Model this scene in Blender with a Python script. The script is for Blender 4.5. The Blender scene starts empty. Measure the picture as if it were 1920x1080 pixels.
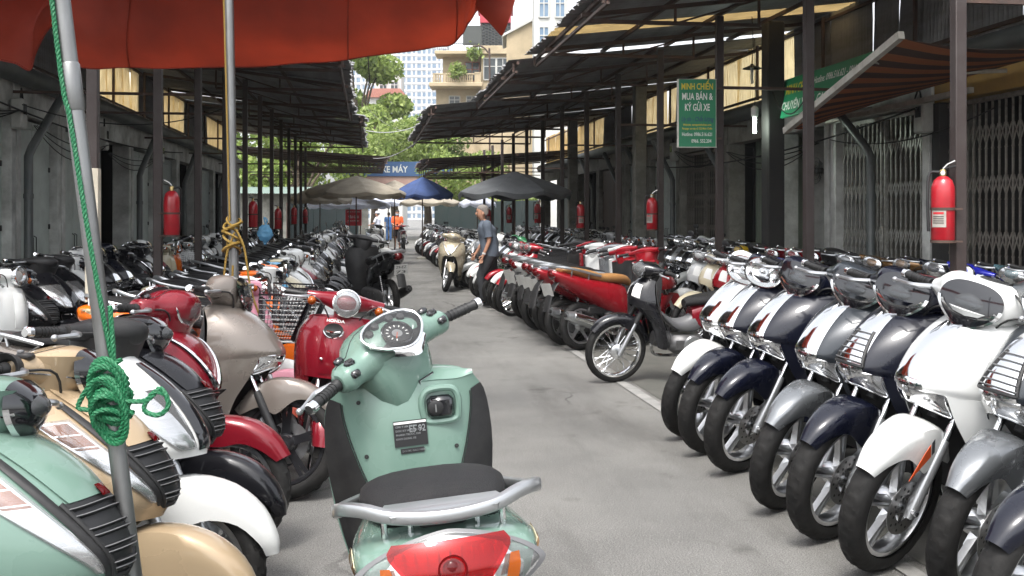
import bpy, math, random
import numpy as np
from mathutils import Vector, Matrix
R = math.radians
PI = math.pi
random.seed(11)
SC = bpy.context.scene
COL = SC.collection

# ------------------------------------------------------------------ camera
cam_d = bpy.data.cameras.new('camera')
cam = bpy.data.objects.new('camera', cam_d)
COL.objects.link(cam)
CAM_H = 1.45
YAW = math.atan(270 / 1900)
cam.location = (0, 0, CAM_H)
cam.rotation_euler = (R(90), 0, -YAW)
cam_d.sensor_width = 36
cam_d.lens = 36 * 1900 / 1920
cam_d.shift_y = -135 / 1920
cam_d.clip_start = 0.05
cam_d.clip_end = 1500
SC.camera = cam

# ------------------------------------------------------------------ sky, sun, exposure (bright overcast)
world = bpy.data.worlds.new('World')
SC.world = world
world.use_nodes = True
wn = world.node_tree
for n in list(wn.nodes):
    wn.nodes.remove(n)
w_out = wn.nodes.new('ShaderNodeOutputWorld')
w_bg = wn.nodes.new('ShaderNodeBackground')
w_sky = wn.nodes.new('ShaderNodeTexSky')
w_hs = wn.nodes.new('ShaderNodeHueSaturation')
w_sky.sky_type = 'NISHITA'
w_sky.sun_disc = False
SUN_EL, SUN_AZ = 62, 205       # azimuth clockwise from +Y
w_sky.sun_elevation = R(SUN_EL)
w_sky.sun_rotation = R(SUN_AZ)
w_sky.dust_density = 4
w_sky.air_density = 1.0
w_hs.inputs['Saturation'].default_value = 0.22
wn.links.new(w_sky.outputs[0], w_hs.inputs['Color'])
wn.links.new(w_hs.outputs[0], w_bg.inputs['Color'])
wn.links.new(w_bg.outputs[0], w_out.inputs['Surface'])
w_bg.inputs['Strength'].default_value = 0.15
sun_d = bpy.data.lights.new('sun', 'SUN')
sun_d.energy = 0.9
sun_d.angle = R(14)
sun_d.color = (1.0, 0.96, 0.90)
sun = bpy.data.objects.new('sun', sun_d)
COL.objects.link(sun)
_az = R(SUN_AZ)
_sd = Vector((math.sin(_az) * math.cos(R(SUN_EL)), math.cos(_az) * math.cos(R(SUN_EL)), math.sin(R(SUN_EL))))
sun.rotation_euler = _sd.to_track_quat('Z', 'Y').to_euler()
SC.view_settings.view_transform = 'Standard'
SC.view_settings.look = 'None'
SC.view_settings.gamma = 1
SC.view_settings.use_curve_mapping = False
SC.view_settings.exposure = 1.66
SC.cycles.use_denoising = True
SC.cycles.max_bounces = 7
SC.cycles.diffuse_bounces = 3
SC.cycles.glossy_bounces = 3
SC.cycles.transparent_max_bounces = 12
SC.cycles.sample_clamp_indirect = 6
SC.cycles.caustics_reflective = False
SC.cycles.caustics_refractive = False


def at(px, dist_cam=None, py=None, X=None, Z=None):
    """world point seen at photograph pixel (px, py): at camera depth, or on plane X=.. or Z=.."""
    s, c = math.sin(YAW), math.cos(YAW)
    u = (px - 960) / 1900
    v = (405 - (py if py is not None else 405)) / 1900
    d = Vector((c * u + s, -s * u + c, v))
    if X is not None:
        t = X / d.x
    elif Z is not None:
        t = (Z - CAM_H) / v
    else:
        t = dist_cam
    return Vector((0, 0, CAM_H)) + d * t


# ------------------------------------------------------------------ materials
MATS = {}


def nodes_of(name):
    m = bpy.data.materials.new(name)
    m.use_nodes = True
    nt = m.node_tree
    b = nt.nodes['Principled BSDF']
    MATS[name] = m
    return m, nt, b


def mat(name, col, rough=0.5, metal=0.0, coat=0.0, noise=None, bump=None, spec=None, emit=None):
    """plain principled; noise=(scale, colour2, amount[, stretch]) mottles the colour; bump=(scale, strength)"""
    m, nt, b = nodes_of(name)
    col = tuple(col) + (1,)
    b.inputs['Base Color'].default_value = col
    b.inputs['Roughness'].default_value = rough
    b.inputs['Metallic'].default_value = metal
    b.inputs['Coat Weight'].default_value = coat
    b.inputs['Coat Roughness'].default_value = 0.04
    if spec is not None:
        b.inputs['Specular IOR Level'].default_value = spec
    if emit:
        b.inputs['Emission Color'].default_value = tuple(emit[0]) + (1,)
        b.inputs['Emission Strength'].default_value = emit[1]
    tc = None
    if noise or bump:
        tc = nt.nodes.new('ShaderNodeTexCoord')
    if noise:
        nz = nt.nodes.new('ShaderNodeTexNoise')
        nz.inputs['Scale'].default_value = noise[0]
        nz.inputs['Detail'].default_value = 6
        nz.inputs['Roughness'].default_value = 0.65
        src = tc.outputs['Object']
        if len(noise) > 3:
            mp = nt.nodes.new('ShaderNodeMapping')
            mp.inputs['Scale'].default_value = noise[3]
            nt.links.new(src, mp.inputs['Vector'])
            src = mp.outputs[0]
        nt.links.new(src, nz.inputs['Vector'])
        rp = nt.nodes.new('ShaderNodeValToRGB')
        rp.color_ramp.elements[0].position = 0.38
        rp.color_ramp.elements[1].position = 0.68
        rp.color_ramp.elements[0].color = col
        c2 = [col[i] * (1 - noise[2]) + noise[1][i] * noise[2] for i in range(3)]
        rp.color_ramp.elements[1].color = (*c2, 1)
        nt.links.new(nz.outputs['Fac'], rp.inputs['Fac'])
        nt.links.new(rp.outputs[0], b.inputs['Base Color'])
    if bump:
        nb = nt.nodes.new('ShaderNodeTexNoise')
        nb.inputs['Scale'].default_value = bump[0]
        nb.inputs['Detail'].default_value = 4
        nt.links.new(tc.outputs['Object'], nb.inputs['Vector'])
        bp = nt.nodes.new('ShaderNodeBump')
        bp.inputs['Strength'].default_value = bump[1]
        bp.inputs['Distance'].default_value = 0.01
        nt.links.new(nb.outputs['Fac'], bp.inputs['Height'])
        nt.links.new(bp.outputs[0], b.inputs['Normal'])
    return m


def make_paint():
    # lacquer whose colour is the object's own colour; alpha says how metallic the flake is
    m, nt, b = nodes_of('paint')
    oi = nt.nodes.new('ShaderNodeObjectInfo')
    nt.links.new(oi.outputs['Color'], b.inputs['Base Color'])
    mt = nt.nodes.new('ShaderNodeMath'); mt.operation = 'MULTIPLY_ADD'
    mt.inputs[1].default_value = -1.0; mt.inputs[2].default_value = 1.0
    nt.links.new(oi.outputs['Alpha'], mt.inputs[0])
    nt.links.new(mt.outputs[0], b.inputs['Metallic'])
    # light dust: roughness wanders a little
    tc = nt.nodes.new('ShaderNodeTexCoord')
    nz = nt.nodes.new('ShaderNodeTexNoise'); nz.inputs['Scale'].default_value = 7; nz.inputs['Detail'].default_value = 5
    nt.links.new(tc.outputs['Object'], nz.inputs['Vector'])
    mr = nt.nodes.new('ShaderNodeMapRange')
    mr.inputs['From Min'].default_value = 0.35; mr.inputs['From Max'].default_value = 0.75
    mr.inputs['To Min'].default_value = 0.22; mr.inputs['To Max'].default_value = 0.4
    nt.links.new(nz.outputs['Fac'], mr.inputs['Value'])
    nt.links.new(mr.outputs[0], b.inputs['Roughness'])
    b.inputs['Coat Weight'].default_value = 0.8
    b.inputs['Coat IOR'].default_value = 1.42
    b.inputs['Specular IOR Level'].default_value = 0.22
    mr2 = nt.nodes.new('ShaderNodeMapRange')
    mr2.inputs['From Min'].default_value = 0.4; mr2.inputs['From Max'].default_value = 0.8
    mr2.inputs['To Min'].default_value = 0.02; mr2.inputs['To Max'].default_value = 0.12
    nt.links.new(nz.outputs['Fac'], mr2.inputs['Value'])
    nt.links.new(mr2.outputs[0], b.inputs['Coat Roughness'])


def make_lens(name, tint, clear=0.75, rough=0.02):
    # thin clear plastic: mostly see-through with a mirror-like skin
    m = bpy.data.materials.new(name); m.use_nodes = True
    nt = m.node_tree
    for n in list(nt.nodes):
        nt.nodes.remove(n)
    o = nt.nodes.new('ShaderNodeOutputMaterial')
    tr = nt.nodes.new('ShaderNodeBsdfTransparent'); tr.inputs[0].default_value = (*tint, 1)
    gl = nt.nodes.new('ShaderNodeBsdfGlossy'); gl.inputs['Roughness'].default_value = rough
    df = nt.nodes.new('ShaderNodeBsdfDiffuse'); df.inputs[0].default_value = (*tint, 1)
    fr = nt.nodes.new('ShaderNodeFresnel'); fr.inputs[0].default_value = 1.5
    m1 = nt.nodes.new('ShaderNodeMixShader'); m1.inputs[0].default_value = clear
    m2 = nt.nodes.new('ShaderNodeMixShader')
    nt.links.new(df.outputs[0], m1.inputs[1]); nt.links.new(tr.outputs[0], m1.inputs[2])
    nt.links.new(fr.outputs[0], m2.inputs[0])
    nt.links.new(m1.outputs[0], m2.inputs[1]); nt.links.new(gl.outputs[0], m2.inputs[2])
    nt.links.new(m2.outputs[0], o.inputs[0])
    MATS[name] = m


make_paint()
make_lens('clear_lens', (0.95, 0.95, 0.95), 0.92)
make_lens('dash_lens', (0.95, 0.95, 0.95), 0.985)
make_lens('red_lens', (0.16, 0.002, 0.004), 0.55)
make_lens('red_clear', (0.62, 0.012, 0.016), 0.85)
make_lens('amber_lens', (0.45, 0.10, 0.01), 0.4)
make_lens('smoke_lens', (0.25, 0.26, 0.27), 0.8)
mat('chrome', (0.78, 0.79, 0.8), 0.09, 1.0)
mat('reflector', (0.7, 0.71, 0.72), 0.16, 1.0)
mat('alloy', (0.62, 0.63, 0.64), 0.3, 1.0, noise=(30, (0.45, 0.45, 0.46), 0.5))
mat('alloy_paint', (0.40, 0.41, 0.42), 0.3, 0.8, coat=0.2)
mat('steel', (0.4, 0.4, 0.4), 0.38, 1.0, noise=(18, (0.25, 0.22, 0.2), 0.6))
mat('black_wheel', (0.012, 0.012, 0.014), 0.3, 0.0, coat=0.5)
mat('black_gloss', (0.006, 0.006, 0.008), 0.12, 0.0, coat=1.0)
mat('black_plastic', (0.014, 0.014, 0.015), 0.48, spec=.35, noise=(12, (0.035, 0.034, 0.033), 0.6), bump=(260, 0.08))
mat('grey_plastic', (0.12, 0.12, 0.125), 0.45, noise=(12, (0.16, 0.16, 0.16), 0.6))
mat('rubber', (0.009, 0.009, 0.009), 0.66, noise=(9, (0.026, 0.024, 0.022), 0.5), bump=(90, 0.15), spec=.25)
mat('grip_rubber', (0.012, 0.012, 0.012), 0.5)
mat('seat_vinyl', (0.010, 0.010, 0.011), 0.5, noise=(15, (0.018, 0.017, 0.017), 0.6), bump=(300, 0.6), spec=.3)
mat('seat_tan', (0.34, 0.17, 0.06), 0.45, noise=(12, (0.26, 0.13, 0.05), 0.6), bump=(300, 0.2))
mat('engine_grey', (0.16, 0.16, 0.165), 0.42, 0.5, noise=(14, (0.07, 0.065, 0.06), 0.7), bump=(60, 0.2))
mat('plate_white', (0.5, 0.5, 0.48), 0.45, noise=(6, (0.3, 0.29, 0.27), .7))
mat('ink', (0.012, 0.012, 0.013), 0.5)
mat('white_print', (0.72, 0.72, 0.7), 0.5)
mat('orange_print', (0.55, 0.08, 0.015), 0.4)
mat('gold_print', (0.32, 0.19, 0.1), 0.28, 0.8)
mat('cream_print', (0.6, 0.55, 0.38), 0.35)
mat('helmet_white', (0.7, 0.7, 0.68), 0.25, coat=0.6)


# ------------------------------------------------------------------ geometry collector
def crom(P, m, closed=False):
    """Catmull-Rom through the rows of P (n, ...) resampled to m rows"""
    P = np.asarray(P, float)
    n = len(P)
    if n == 2 and not closed:
        t = np.linspace(0, 1, m).reshape((-1,) + (1,) * (P.ndim - 1))
        return P[0] * (1 - t) + P[1] * t
    if closed:
        t = np.arange(m) * n / m
        i = np.floor(t).astype(int); u = t - i
        p0, p1, p2, p3 = P[(i - 1) % n], P[i % n], P[(i + 1) % n], P[(i + 2) % n]
    else:
        Q = np.concatenate([[2 * P[0] - P[1]], P, [2 * P[-1] - P[-2]]])
        t = np.linspace(0, n - 1, m)
        i = np.minimum(np.floor(t).astype(int), n - 2); u = t - i
        p0, p1, p2, p3 = Q[i], Q[i + 1], Q[i + 2], Q[i + 3]
    u = u.reshape((-1,) + (1,) * (P.ndim - 1))
    return 0.5 * ((2 * p1) + (-p0 + p2) * u + (2 * p0 - 5 * p1 + 4 * p2 - p3) * u ** 2 + (-p0 + 3 * p1 - 3 * p2 + p3) * u ** 3)


class G:
    """shapes gathered into one mesh"""

    def __init__(s):
        s.v, s.f, s.m, s.n = [], [], [], 0

    def add(s, verts, faces, m):
        verts = np.asarray(verts, float).reshape(-1, 3)
        s.v.append(verts)
        for f in faces:
            s.f.append([int(i) + s.n for i in f])
        s.m += [m] * len(faces)
        s.n += len(verts)
        return s

    def merge(s, o):
        if o.n:
            V = np.concatenate(o.v)
            s.v.append(V)
            s.f += [[i + s.n for i in f] for f in o.f]
            s.m += o.m
            s.n += o.n
        return s

    def moved(s, M):
        r = G()
        if s.n:
            V = np.concatenate(s.v)
            A = np.array(M)
            r.v = [V @ A[:3, :3].T + A[:3, 3]]
            r.f, r.m, r.n = s.f, s.m, s.n
        return r

    def mirrored(s):
        r = G()
        if s.n:
            V = np.concatenate(s.v) * np.array([1, -1, 1])
            r.v = [V]; r.f = [list(reversed(f)) for f in s.f]; r.m, r.n = list(s.m), s.n
        return r

    def mesh(s, name, sharp=38):
        me = bpy.data.meshes.new(name)
        V = np.concatenate(s.v) if s.v else np.zeros((0, 3))
        lens = np.fromiter((len(f) for f in s.f), int, len(s.f))
        loops = np.fromiter((i for f in s.f for i in f), int, int(lens.sum()))
        me.vertices.add(len(V)); me.vertices.foreach_set('co', V.astype(np.float32).ravel())
        me.loops.add(len(loops)); me.loops.foreach_set('vertex_index', loops.astype(np.int32))
        me.polygons.add(len(lens))
        st = np.concatenate([[0], np.cumsum(lens)[:-1]]) if len(lens) else np.zeros(0)
        me.polygons.foreach_set('loop_start', st.astype(np.int32))
        names = list(dict.fromkeys(s.m))
        for k in names:
            me.materials.append(MATS[k])
        idx = {k: i for i, k in enumerate(names)}
        me.polygons.foreach_set('material_index', np.fromiter((idx[k] for k in s.m), np.int32, len(s.m)))
        me.polygons.foreach_set('use_smooth', np.ones(len(lens), bool))
        me.update(calc_edges=True)
        me.validate()
        if sharp < 179:
            me.set_sharp_from_angle(angle=R(sharp))
        return me


def grid_faces(nu, nv, cu=False, cv=False):
    fs = []
    for i in range(nu if cu else nu - 1):
        for j in range(nv if cv else nv - 1):
            a, b = i * nv + j, i * nv + (j + 1) % nv
            c, d = ((i + 1) % nu) * nv + (j + 1) % nv, ((i + 1) % nu) * nv + j
            fs.append((a, b, c, d))
    return fs


def sheet(g, P, m, thick=0.0, flip=False):
    """P (nu, nv, 3) grid; thick gives it a back and a rim"""
    P = np.asarray(P, float)
    nu, nv = P.shape[:2]
    F = grid_faces(nu, nv)
    if flip:
        F = [f[::-1] for f in F]
    if not thick:
        g.add(P, F, m)
        return
    du = np.gradient(P, axis=0); dv = np.gradient(P, axis=1)
    N = np.cross(dv, du) if not flip else np.cross(du, dv)
    # grid_faces winding (a,b,c,d): normal = dv x du
    N /= np.maximum(np.linalg.norm(N, axis=2, keepdims=True), 1e-9)
    B = P - N * thick
    n = nu * nv
    V = np.concatenate([P.reshape(-1, 3), B.reshape(-1, 3)])
    F2 = [tuple(reversed([i + n for i in f])) for f in F]
    rim = [(i * nv) for i in range(nu)]
    loop = [j for j in range(nv)] + [i * nv + nv - 1 for i in range(1, nu)] + [(nu - 1) * nv + j for j in range(nv - 2, -1, -1)] + [i * nv for i in range(nu - 2, 0, -1)]
    F3 = []
    for k in range(len(loop)):
        a, b = loop[k], loop[(k + 1) % len(loop)]
        q = (b, a, a + n, b + n)
        F3.append(q if not flip else q[::-1])
    g.add(V, F + F2 + F3, m)


def patch(g, ctrl, nu, nv, m, thick=0.0, flip=False):
    C = np.asarray(ctrl, float)
    P = crom(C, nu)
    P = np.swapaxes(crom(np.swapaxes(P, 0, 1), nv), 0, 1)
    sheet(g, P, m, thick, flip)


def sym(half):
    """control row given from the centre line to +y, mirrored to a full row from -y to +y"""
    h = [tuple(p) for p in half]
    return [(p[0], -p[1], p[2]) for p in reversed(h[1:])] + h


def ring_se(c, ax, ay, ra, rb_up, rb_dn, p, n):
    """superellipse ring; ax, ay unit axes; ay up"""
    c, ax, ay = np.array(c, float), np.array(ax, float), np.array(ay, float)
    out = []
    for k in range(n):
        t = 2 * PI * k / n
        ct, st = math.cos(t), math.sin(t)
        q = 2 / p
        a = ra * abs(ct) ** q * (1 if ct >= 0 else -1)
        b = (rb_up if st >= 0 else rb_dn) * abs(st) ** q * (1 if st >= 0 else -1)
        out.append(c + ax * a + ay * b)
    return np.array(out)


def loft(g, rings, m, nu=None, caps=True, smooth=True):
    """closed rings lofted; rings (k, n, 3)"""
    P = np.asarray(rings, float)
    if nu and smooth:
        P = crom(P, nu)
    nu, nv = P.shape[:2]
    F = grid_faces(nu, nv, cv=True)
    V = P.reshape(-1, 3)
    if caps:
        c0, c1 = P[0].mean(0), P[-1].mean(0)
        V = np.concatenate([V, [c0, c1]])
        n = nu * nv
        F = F + [((j + 1) % nv, j, n) for j in range(nv)] + [((nu - 1) * nv + j, (nu - 1) * nv + (j + 1) % nv, n + 1) for j in range(nv)]
    # make it face outward
    P0 = P.mean((0, 1))
    k = nu // 2 if nu > 2 else 0
    f = F[k * nv if k * nv < (nu - 1) * nv else 0]
    a, b, c = V[f[0]], V[f[1]], V[f[2]]
    if np.dot(np.cross(b - a, c - a), a - P[min(k, nu - 1)].mean(0)) < 0:
        F = [q[::-1] for q in F]
    g.add(V, F, m)


def body_x(g, st, m, nu=24, n=20, caps=True):
    """loft along x: stations (x, zc, half_w, up, down, power)"""
    st = crom(np.array(st, float), nu)
    rings = [ring_se((x, 0, z), (0, 1, 0), (0, 0, 1), max(w, .001), max(u, .001), max(d, .001), max(p, 1.6), n) for x, z, w, u, d, p in st]
    loft(g, rings, m, caps=caps, smooth=False)


def tube(g, pts, r, m, n=8, smooth=0, closed=False, caps=True):
    P = np.asarray(pts, float)
    rr = np.full(len(P), r, float) if np.isscalar(r) else np.asarray(r, float)
    if smooth:
        mm = smooth
        rr = crom(rr.reshape(-1, 1), mm, closed).ravel()
        P = crom(P, mm, closed)
    k = len(P)
    if closed:
        T = np.roll(P, -1, 0) - np.roll(P, 1, 0)
    else:
        T = np.gradient(P, axis=0)
    T /= np.maximum(np.linalg.norm(T, axis=1, keepdims=True), 1e-9)
    ref = np.array([0, 0, 1.0]) if abs(T[0][2]) < 0.9 else np.array([1.0, 0, 0])
    rings = []
    nrm = ref - T[0] * np.dot(ref, T[0])
    for i in range(k):
        nrm = nrm - T[i] * np.dot(nrm, T[i])
        l = np.linalg.norm(nrm)
        if l < 1e-6:
            nrm = np.cross(T[i], [0.3, 0.8, 0.5])
            l = np.linalg.norm(nrm)
        nrm = nrm / l
        bn = np.cross(T[i], nrm)
        rings.append([P[i] + rr[i] * (math.cos(2 * PI * j / n) * nrm + math.sin(2 * PI * j / n) * bn) for j in range(n)])
    A = np.array(rings)
    F = grid_faces(k, n, cu=closed, cv=True)
    if caps and not closed:
        F += [tuple(reversed(range(n))), tuple((k - 1) * n + j for j in range(n))]
    g.add(A, F, m)


def lathe(g, prof, origin, axis, m, n=24, closed=False):
    """prof: (radius, height along axis)"""
    ax = Vector(axis).normalized()
    q = ax.to_track_quat('Z', 'Y').to_matrix()
    X, Y, Z = np.array(q.col[0]), np.array(q.col[1]), np.array(q.col[2])
    o = np.array(origin, float)
    P = np.array([[o + Z * h + r * (math.cos(2 * PI * k / n) * X + math.sin(2 * PI * k / n) * Y) for k in range(n)] for r, h in prof])
    F = grid_faces(len(prof), n, cu=closed, cv=True)
    g.add(P, F, m)


def box(g, c, s, m, bev=0.0, M=None):
    hx, hy, hz = s[0] / 2, s[1] / 2, s[2] / 2
    b = min(bev, hx * .9, hy * .9, hz * .9)
    if b <= 0:
        V = np.array([[x * hx, y * hy, z * hz] for x in (-1, 1) for y in (-1, 1) for z in (-1, 1)])
        F = [(0, 1, 3, 2), (4, 6, 7, 5), (0, 4, 5, 1), (2, 3, 7, 6), (0, 2, 6, 4), (1, 5, 7, 3)]
    else:
        V, I = [], {}
        for x in (-1, 1):
            for y in (-1, 1):
                for z in (-1, 1):
                    for a in range(3):
                        p = [x * (hx - b), y * (hy - b), z * (hz - b)]
                        p[a] = (x, y, z)[a] * (hx, hy, hz)[a]
                        I[(x, y, z, a)] = len(V); V.append(p)
        V = np.array(V)
        F = []
        for a in range(3):
            o = [i for i in range(3) if i != a]
            for sg in (-1, 1):
                q = []
                for u, w in ((-1, -1), (1, -1), (1, 1), (-1, 1)):
                    t = [0, 0, 0]; t[a] = sg; t[o[0]] = u; t[o[1]] = w
                    q.append(I[(*t, a)])
                F.append(q)
            for u in (-1, 1):
                for w in (-1, 1):
                    q = []
                    for e, a2 in ((-1, o[0]), (1, o[0]), (1, o[1]), (-1, o[1])):
                        t = [0, 0, 0]; t[a] = e; t[o[0]] = u; t[o[1]] = w
                        q.append(I[(*t, a2)])
                    F.append(q)
        for x in (-1, 1):
            for y in (-1, 1):
                for z in (-1, 1):
                    F.append([I[(x, y, z, a)] for a in range(3)])
        F2 = []
        for f in F:
            p = V[f]
            nn = np.cross(p[1] - p[0], p[2] - p[0])
            F2.append(f if np.dot(nn, p.mean(0)) > 0 else f[::-1])
        F = F2
    if M is not None:
        A = np.array(M)
        V = V @ A[:3, :3].T
        if A.shape[0] == 4:
            V = V + A[:3, 3]
    g.add(V + np.array(c, float), F, m)


def bar(g, a, b, w, h, m, up=(0, 0, 1)):
    """rectangular bar from a to b"""
    a, b = Vector(a), Vector(b)
    d = (b - a)
    L = d.length
    d.normalize()
    u = Vector(up)
    if abs(d.dot(u)) > 0.98:
        u = Vector((1, 0, 0))
    s = d.cross(u).normalized()
    u = s.cross(d)
    M = Matrix((d, s, u)).transposed()
    box(g, (a + b) / 2, (L, w, h), m, 0, M)


def ellipsoid(g, c, r, m, nu=12, nv=16, M=None):
    P = []
    for i in range(nu + 1):
        t = -PI / 2 + PI * i / nu
        P.append([[r[0] * math.cos(t) * math.cos(2 * PI * j / nv), r[1] * math.cos(t) * math.sin(2 * PI * j / nv), r[2] * math.sin(t)] for j in range(nv)])
    P = np.array(P)
    if M is not None:
        P = P @ np.array(M)[:3, :3].T
    g.add(P + np.array(c, float), grid_faces(nu + 1, nv, cv=True), m)


def prism(g, outline, depth, m, M=None):
    """2-D outline (x, y) extruded +-depth/2 along z, then placed by M (4x4)"""
    n = len(outline)
    ar = sum(outline[i][0] * outline[(i + 1) % n][1] - outline[(i + 1) % n][0] * outline[i][1] for i in range(n))
    if ar < 0:
        outline = outline[::-1]
    V = np.array([[x, y, -depth / 2] for x, y in outline] + [[x, y, depth / 2] for x, y in outline])
    F = [tuple(range(n))[::-1], tuple(range(n, 2 * n))] + [(i, (i + 1) % n, n + (i + 1) % n, n + i) for i in range(n)]
    if M is not None:
        A = np.array(M)
        V = V @ A[:3, :3].T + A[:3, 3]
    g.add(V, F, m)


def frame(o, xd, yd):
    """4x4 with local x along xd, y along yd (both world), origin o"""
    x = Vector(xd).normalized()
    z = x.cross(Vector(yd)).normalized()
    y = z.cross(x)
    M = Matrix((x, y, z)).transposed().to_4x4()
    M.translation = Vector(o)
    return M


_tcache = {}


def text_geo(g, body, size, m, M, width=None, bold=0.0, shear=0.0, depth=0.0015, align='CENTER', space=1.0):
    """lettering as thin relief; M places its local xy plane"""
    key = (body, bold, shear, align, space)
    if key not in _tcache:
        cu = bpy.data.curves.new('lettering', 'FONT')
        cu.body = body; cu.size = 1; cu.align_x = align; cu.align_y = 'CENTER'
        cu.offset = bold; cu.shear = shear; cu.resolution_u = 2; cu.space_character = space
        o = bpy.data.objects.new('lettering', cu)
        COL.objects.link(o)
        dg = bpy.context.evaluated_depsgraph_get()
        me = bpy.data.meshes.new_from_object(o.evaluated_get(dg))
        V = np.array([v.co[:] for v in me.vertices]).reshape(-1, 3)
        F = [tuple(p.vertices) for p in me.polygons]
        bpy.data.objects.remove(o); bpy.data.meshes.remove(me)
        _tcache[key] = (V, F)
    V, F = _tcache[key]
    if not len(V):
        return
    V = V.copy()
    sx = size
    if width:
        sx = width / max(V[:, 0].max() - V[:, 0].min(), 1e-6)
    V = V * np.array([sx, size, 1]) + np.array([0, 0, depth])
    A = np.array(M)
    g.add(V @ A[:3, :3].T + A[:3, 3], F, m)


# ------------------------------------------------------------------ objects
def link(name, me, parent=None, color=None):
    o = bpy.data.objects.new(name, me)
    COL.objects.link(o)
    if parent is not None:
        o.parent = parent
    if color is not None:
        o.color = color
    return o


def obj(name, g, parent=None, color=None, sharp=38):
    return link(name, g.mesh(name, sharp), parent, color)


def tag(o, label=None, cat=None, group=None, kind=None):
    if label: o['label'] = label
    if cat: o['category'] = cat
    if group: o['group'] = group
    if kind: o['kind'] = kind
    return o


def thing(name, label, cat, loc=(0, 0, 0), rz=0, group=None):
    o = bpy.data.objects.new(name, None)
    COL.objects.link(o)
    o.location = loc
    o.rotation_euler = (0, 0, rz)
    o.empty_display_size = 0.2
    return tag(o, label, cat, group)


def copy_tree(o, parent=None):
    c = o.copy()
    COL.objects.link(c)
    c.parent = parent
    for ch in list(o.children):
        copy_tree(ch, c)
    return c

# ------------------------------------------------------------------ setting materials
mat('asphalt_base', (0.05, 0.05, 0.05), 0.8)
def make_asphalt():
    m, nt, b = nodes_of('asphalt')
    L = nt.links.new
    tc = nt.nodes.new('ShaderNodeTexCoord')
    def noise(sc, det=5, rough=.6, vec=None):
        n = nt.nodes.new('ShaderNodeTexNoise'); n.inputs['Scale'].default_value = sc; n.inputs['Detail'].default_value = det
        n.inputs['Roughness'].default_value = rough
        L(vec or tc.outputs['Object'], n.inputs['Vector']); return n
    def ramp(src, p0, c0, p1, c1):
        r = nt.nodes.new('ShaderNodeValToRGB'); e = r.color_ramp.elements
        e[0].position, e[1].position = p0, p1
        e[0].color = (*c0, 1); e[1].color = (*c1, 1)
        L(src, r.inputs['Fac']); return r
    def mix(t, a, bb, fac):
        x = nt.nodes.new('ShaderNodeMix'); x.data_type = 'RGBA'; x.blend_type = t
        if isinstance(fac, float): x.inputs['Factor'].default_value = fac
        else: L(fac, x.inputs['Factor'])
        for k, v in ((6, a), (7, bb)):
            if isinstance(v, tuple): x.inputs[k].default_value = (*v, 1)
            else: L(v, x.inputs[k])
        return x.outputs[2]
    big = ramp(noise(.55, 6).outputs['Fac'], .35, (.13, .13, .128), .7, (.21, .209, .204))
    grit = noise(150, 3, .8)
    sp = ramp(grit.outputs['Fac'], .34, (.35, .35, .35), .70, (2.1, 2.05, 1.95))
    col = mix('MULTIPLY', big.outputs[0], sp.outputs[0], 1.0)
    vo = nt.nodes.new('ShaderNodeTexVoronoi'); vo.inputs['Scale'].default_value = 95
    L(tc.outputs['Object'], vo.inputs['Vector'])
    stone = ramp(vo.outputs['Distance'], .12, (1, 1, 1), .25, (0, 0, 0))
    pick = ramp(noise(40, 2).outputs['Fac'], .52, (0, 0, 0), .6, (1, 1, 1))
    f = nt.nodes.new('ShaderNodeMath'); f.operation = 'MULTIPLY'
    L(stone.outputs[0], f.inputs[0]); L(pick.outputs[0], f.inputs[1])
    col = mix('MIX', col, (.42, .41, .39), f.outputs[0])
    # oil stains and lighter worn bands along the lane
    mp = nt.nodes.new('ShaderNodeMapping'); mp.inputs['Scale'].default_value = (1.0, .16, 1)
    L(tc.outputs['Object'], mp.inputs['Vector'])
    st = ramp(noise(1.3, 7, .7, mp.outputs[0]).outputs['Fac'], .5, (1, 1, 1), .74, (.5, .49, .48))
    col = mix('MULTIPLY', col, st.outputs[0], .9)
    sp2 = ramp(noise(3.1, 6, .75).outputs['Fac'], .63, (1, 1, 1), .72, (.5, .49, .47))
    col = mix('MULTIPLY', col, sp2.outputs[0], .7)
    # cracks and a few oil blots
    wn_ = noise(2.2, 4)
    wm = nt.nodes.new('ShaderNodeMix'); wm.data_type = 'RGBA'; wm.blend_type = 'LINEAR_LIGHT'; wm.inputs['Factor'].default_value = .22
    L(tc.outputs['Object'], wm.inputs[6]); L(wn_.outputs['Color'], wm.inputs[7])
    vc = nt.nodes.new('ShaderNodeTexVoronoi'); vc.feature = 'DISTANCE_TO_EDGE'; vc.inputs['Scale'].default_value = .55
    L(wm.outputs[2], vc.inputs['Vector'])
    ck = ramp(vc.outputs['Distance'], .004, (1, 1, 1), .012, (0, 0, 0))
    cm = ramp(noise(.35, 3).outputs['Fac'], .5, (0, 0, 0), .6, (1, 1, 1))
    cf = nt.nodes.new('ShaderNodeMath'); cf.operation = 'MULTIPLY'
    L(ck.outputs[0], cf.inputs[0]); L(cm.outputs[0], cf.inputs[1])
    col = mix('MIX', col, (.045, .043, .04), cf.outputs[0])
    ob = ramp(noise(1.7, 4, .6).outputs['Fac'], .61, (1, 1, 1), .72, (.45, .44, .43))
    col = mix('MULTIPLY', col, ob.outputs[0], .9)
    L(col, b.inputs['Base Color'])
    rr = ramp(noise(.9, 5).outputs['Fac'], .3, (.48,) * 3, .7, (.72,) * 3)
    L(rr.outputs[0], b.inputs['Roughness'])
    bp = nt.nodes.new('ShaderNodeBump'); bp.inputs['Strength'].default_value = .8; bp.inputs['Distance'].default_value = .012
    L(grit.outputs['Fac'], bp.inputs['Height']); L(bp.outputs[0], b.inputs['Normal'])
make_asphalt()
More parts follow.
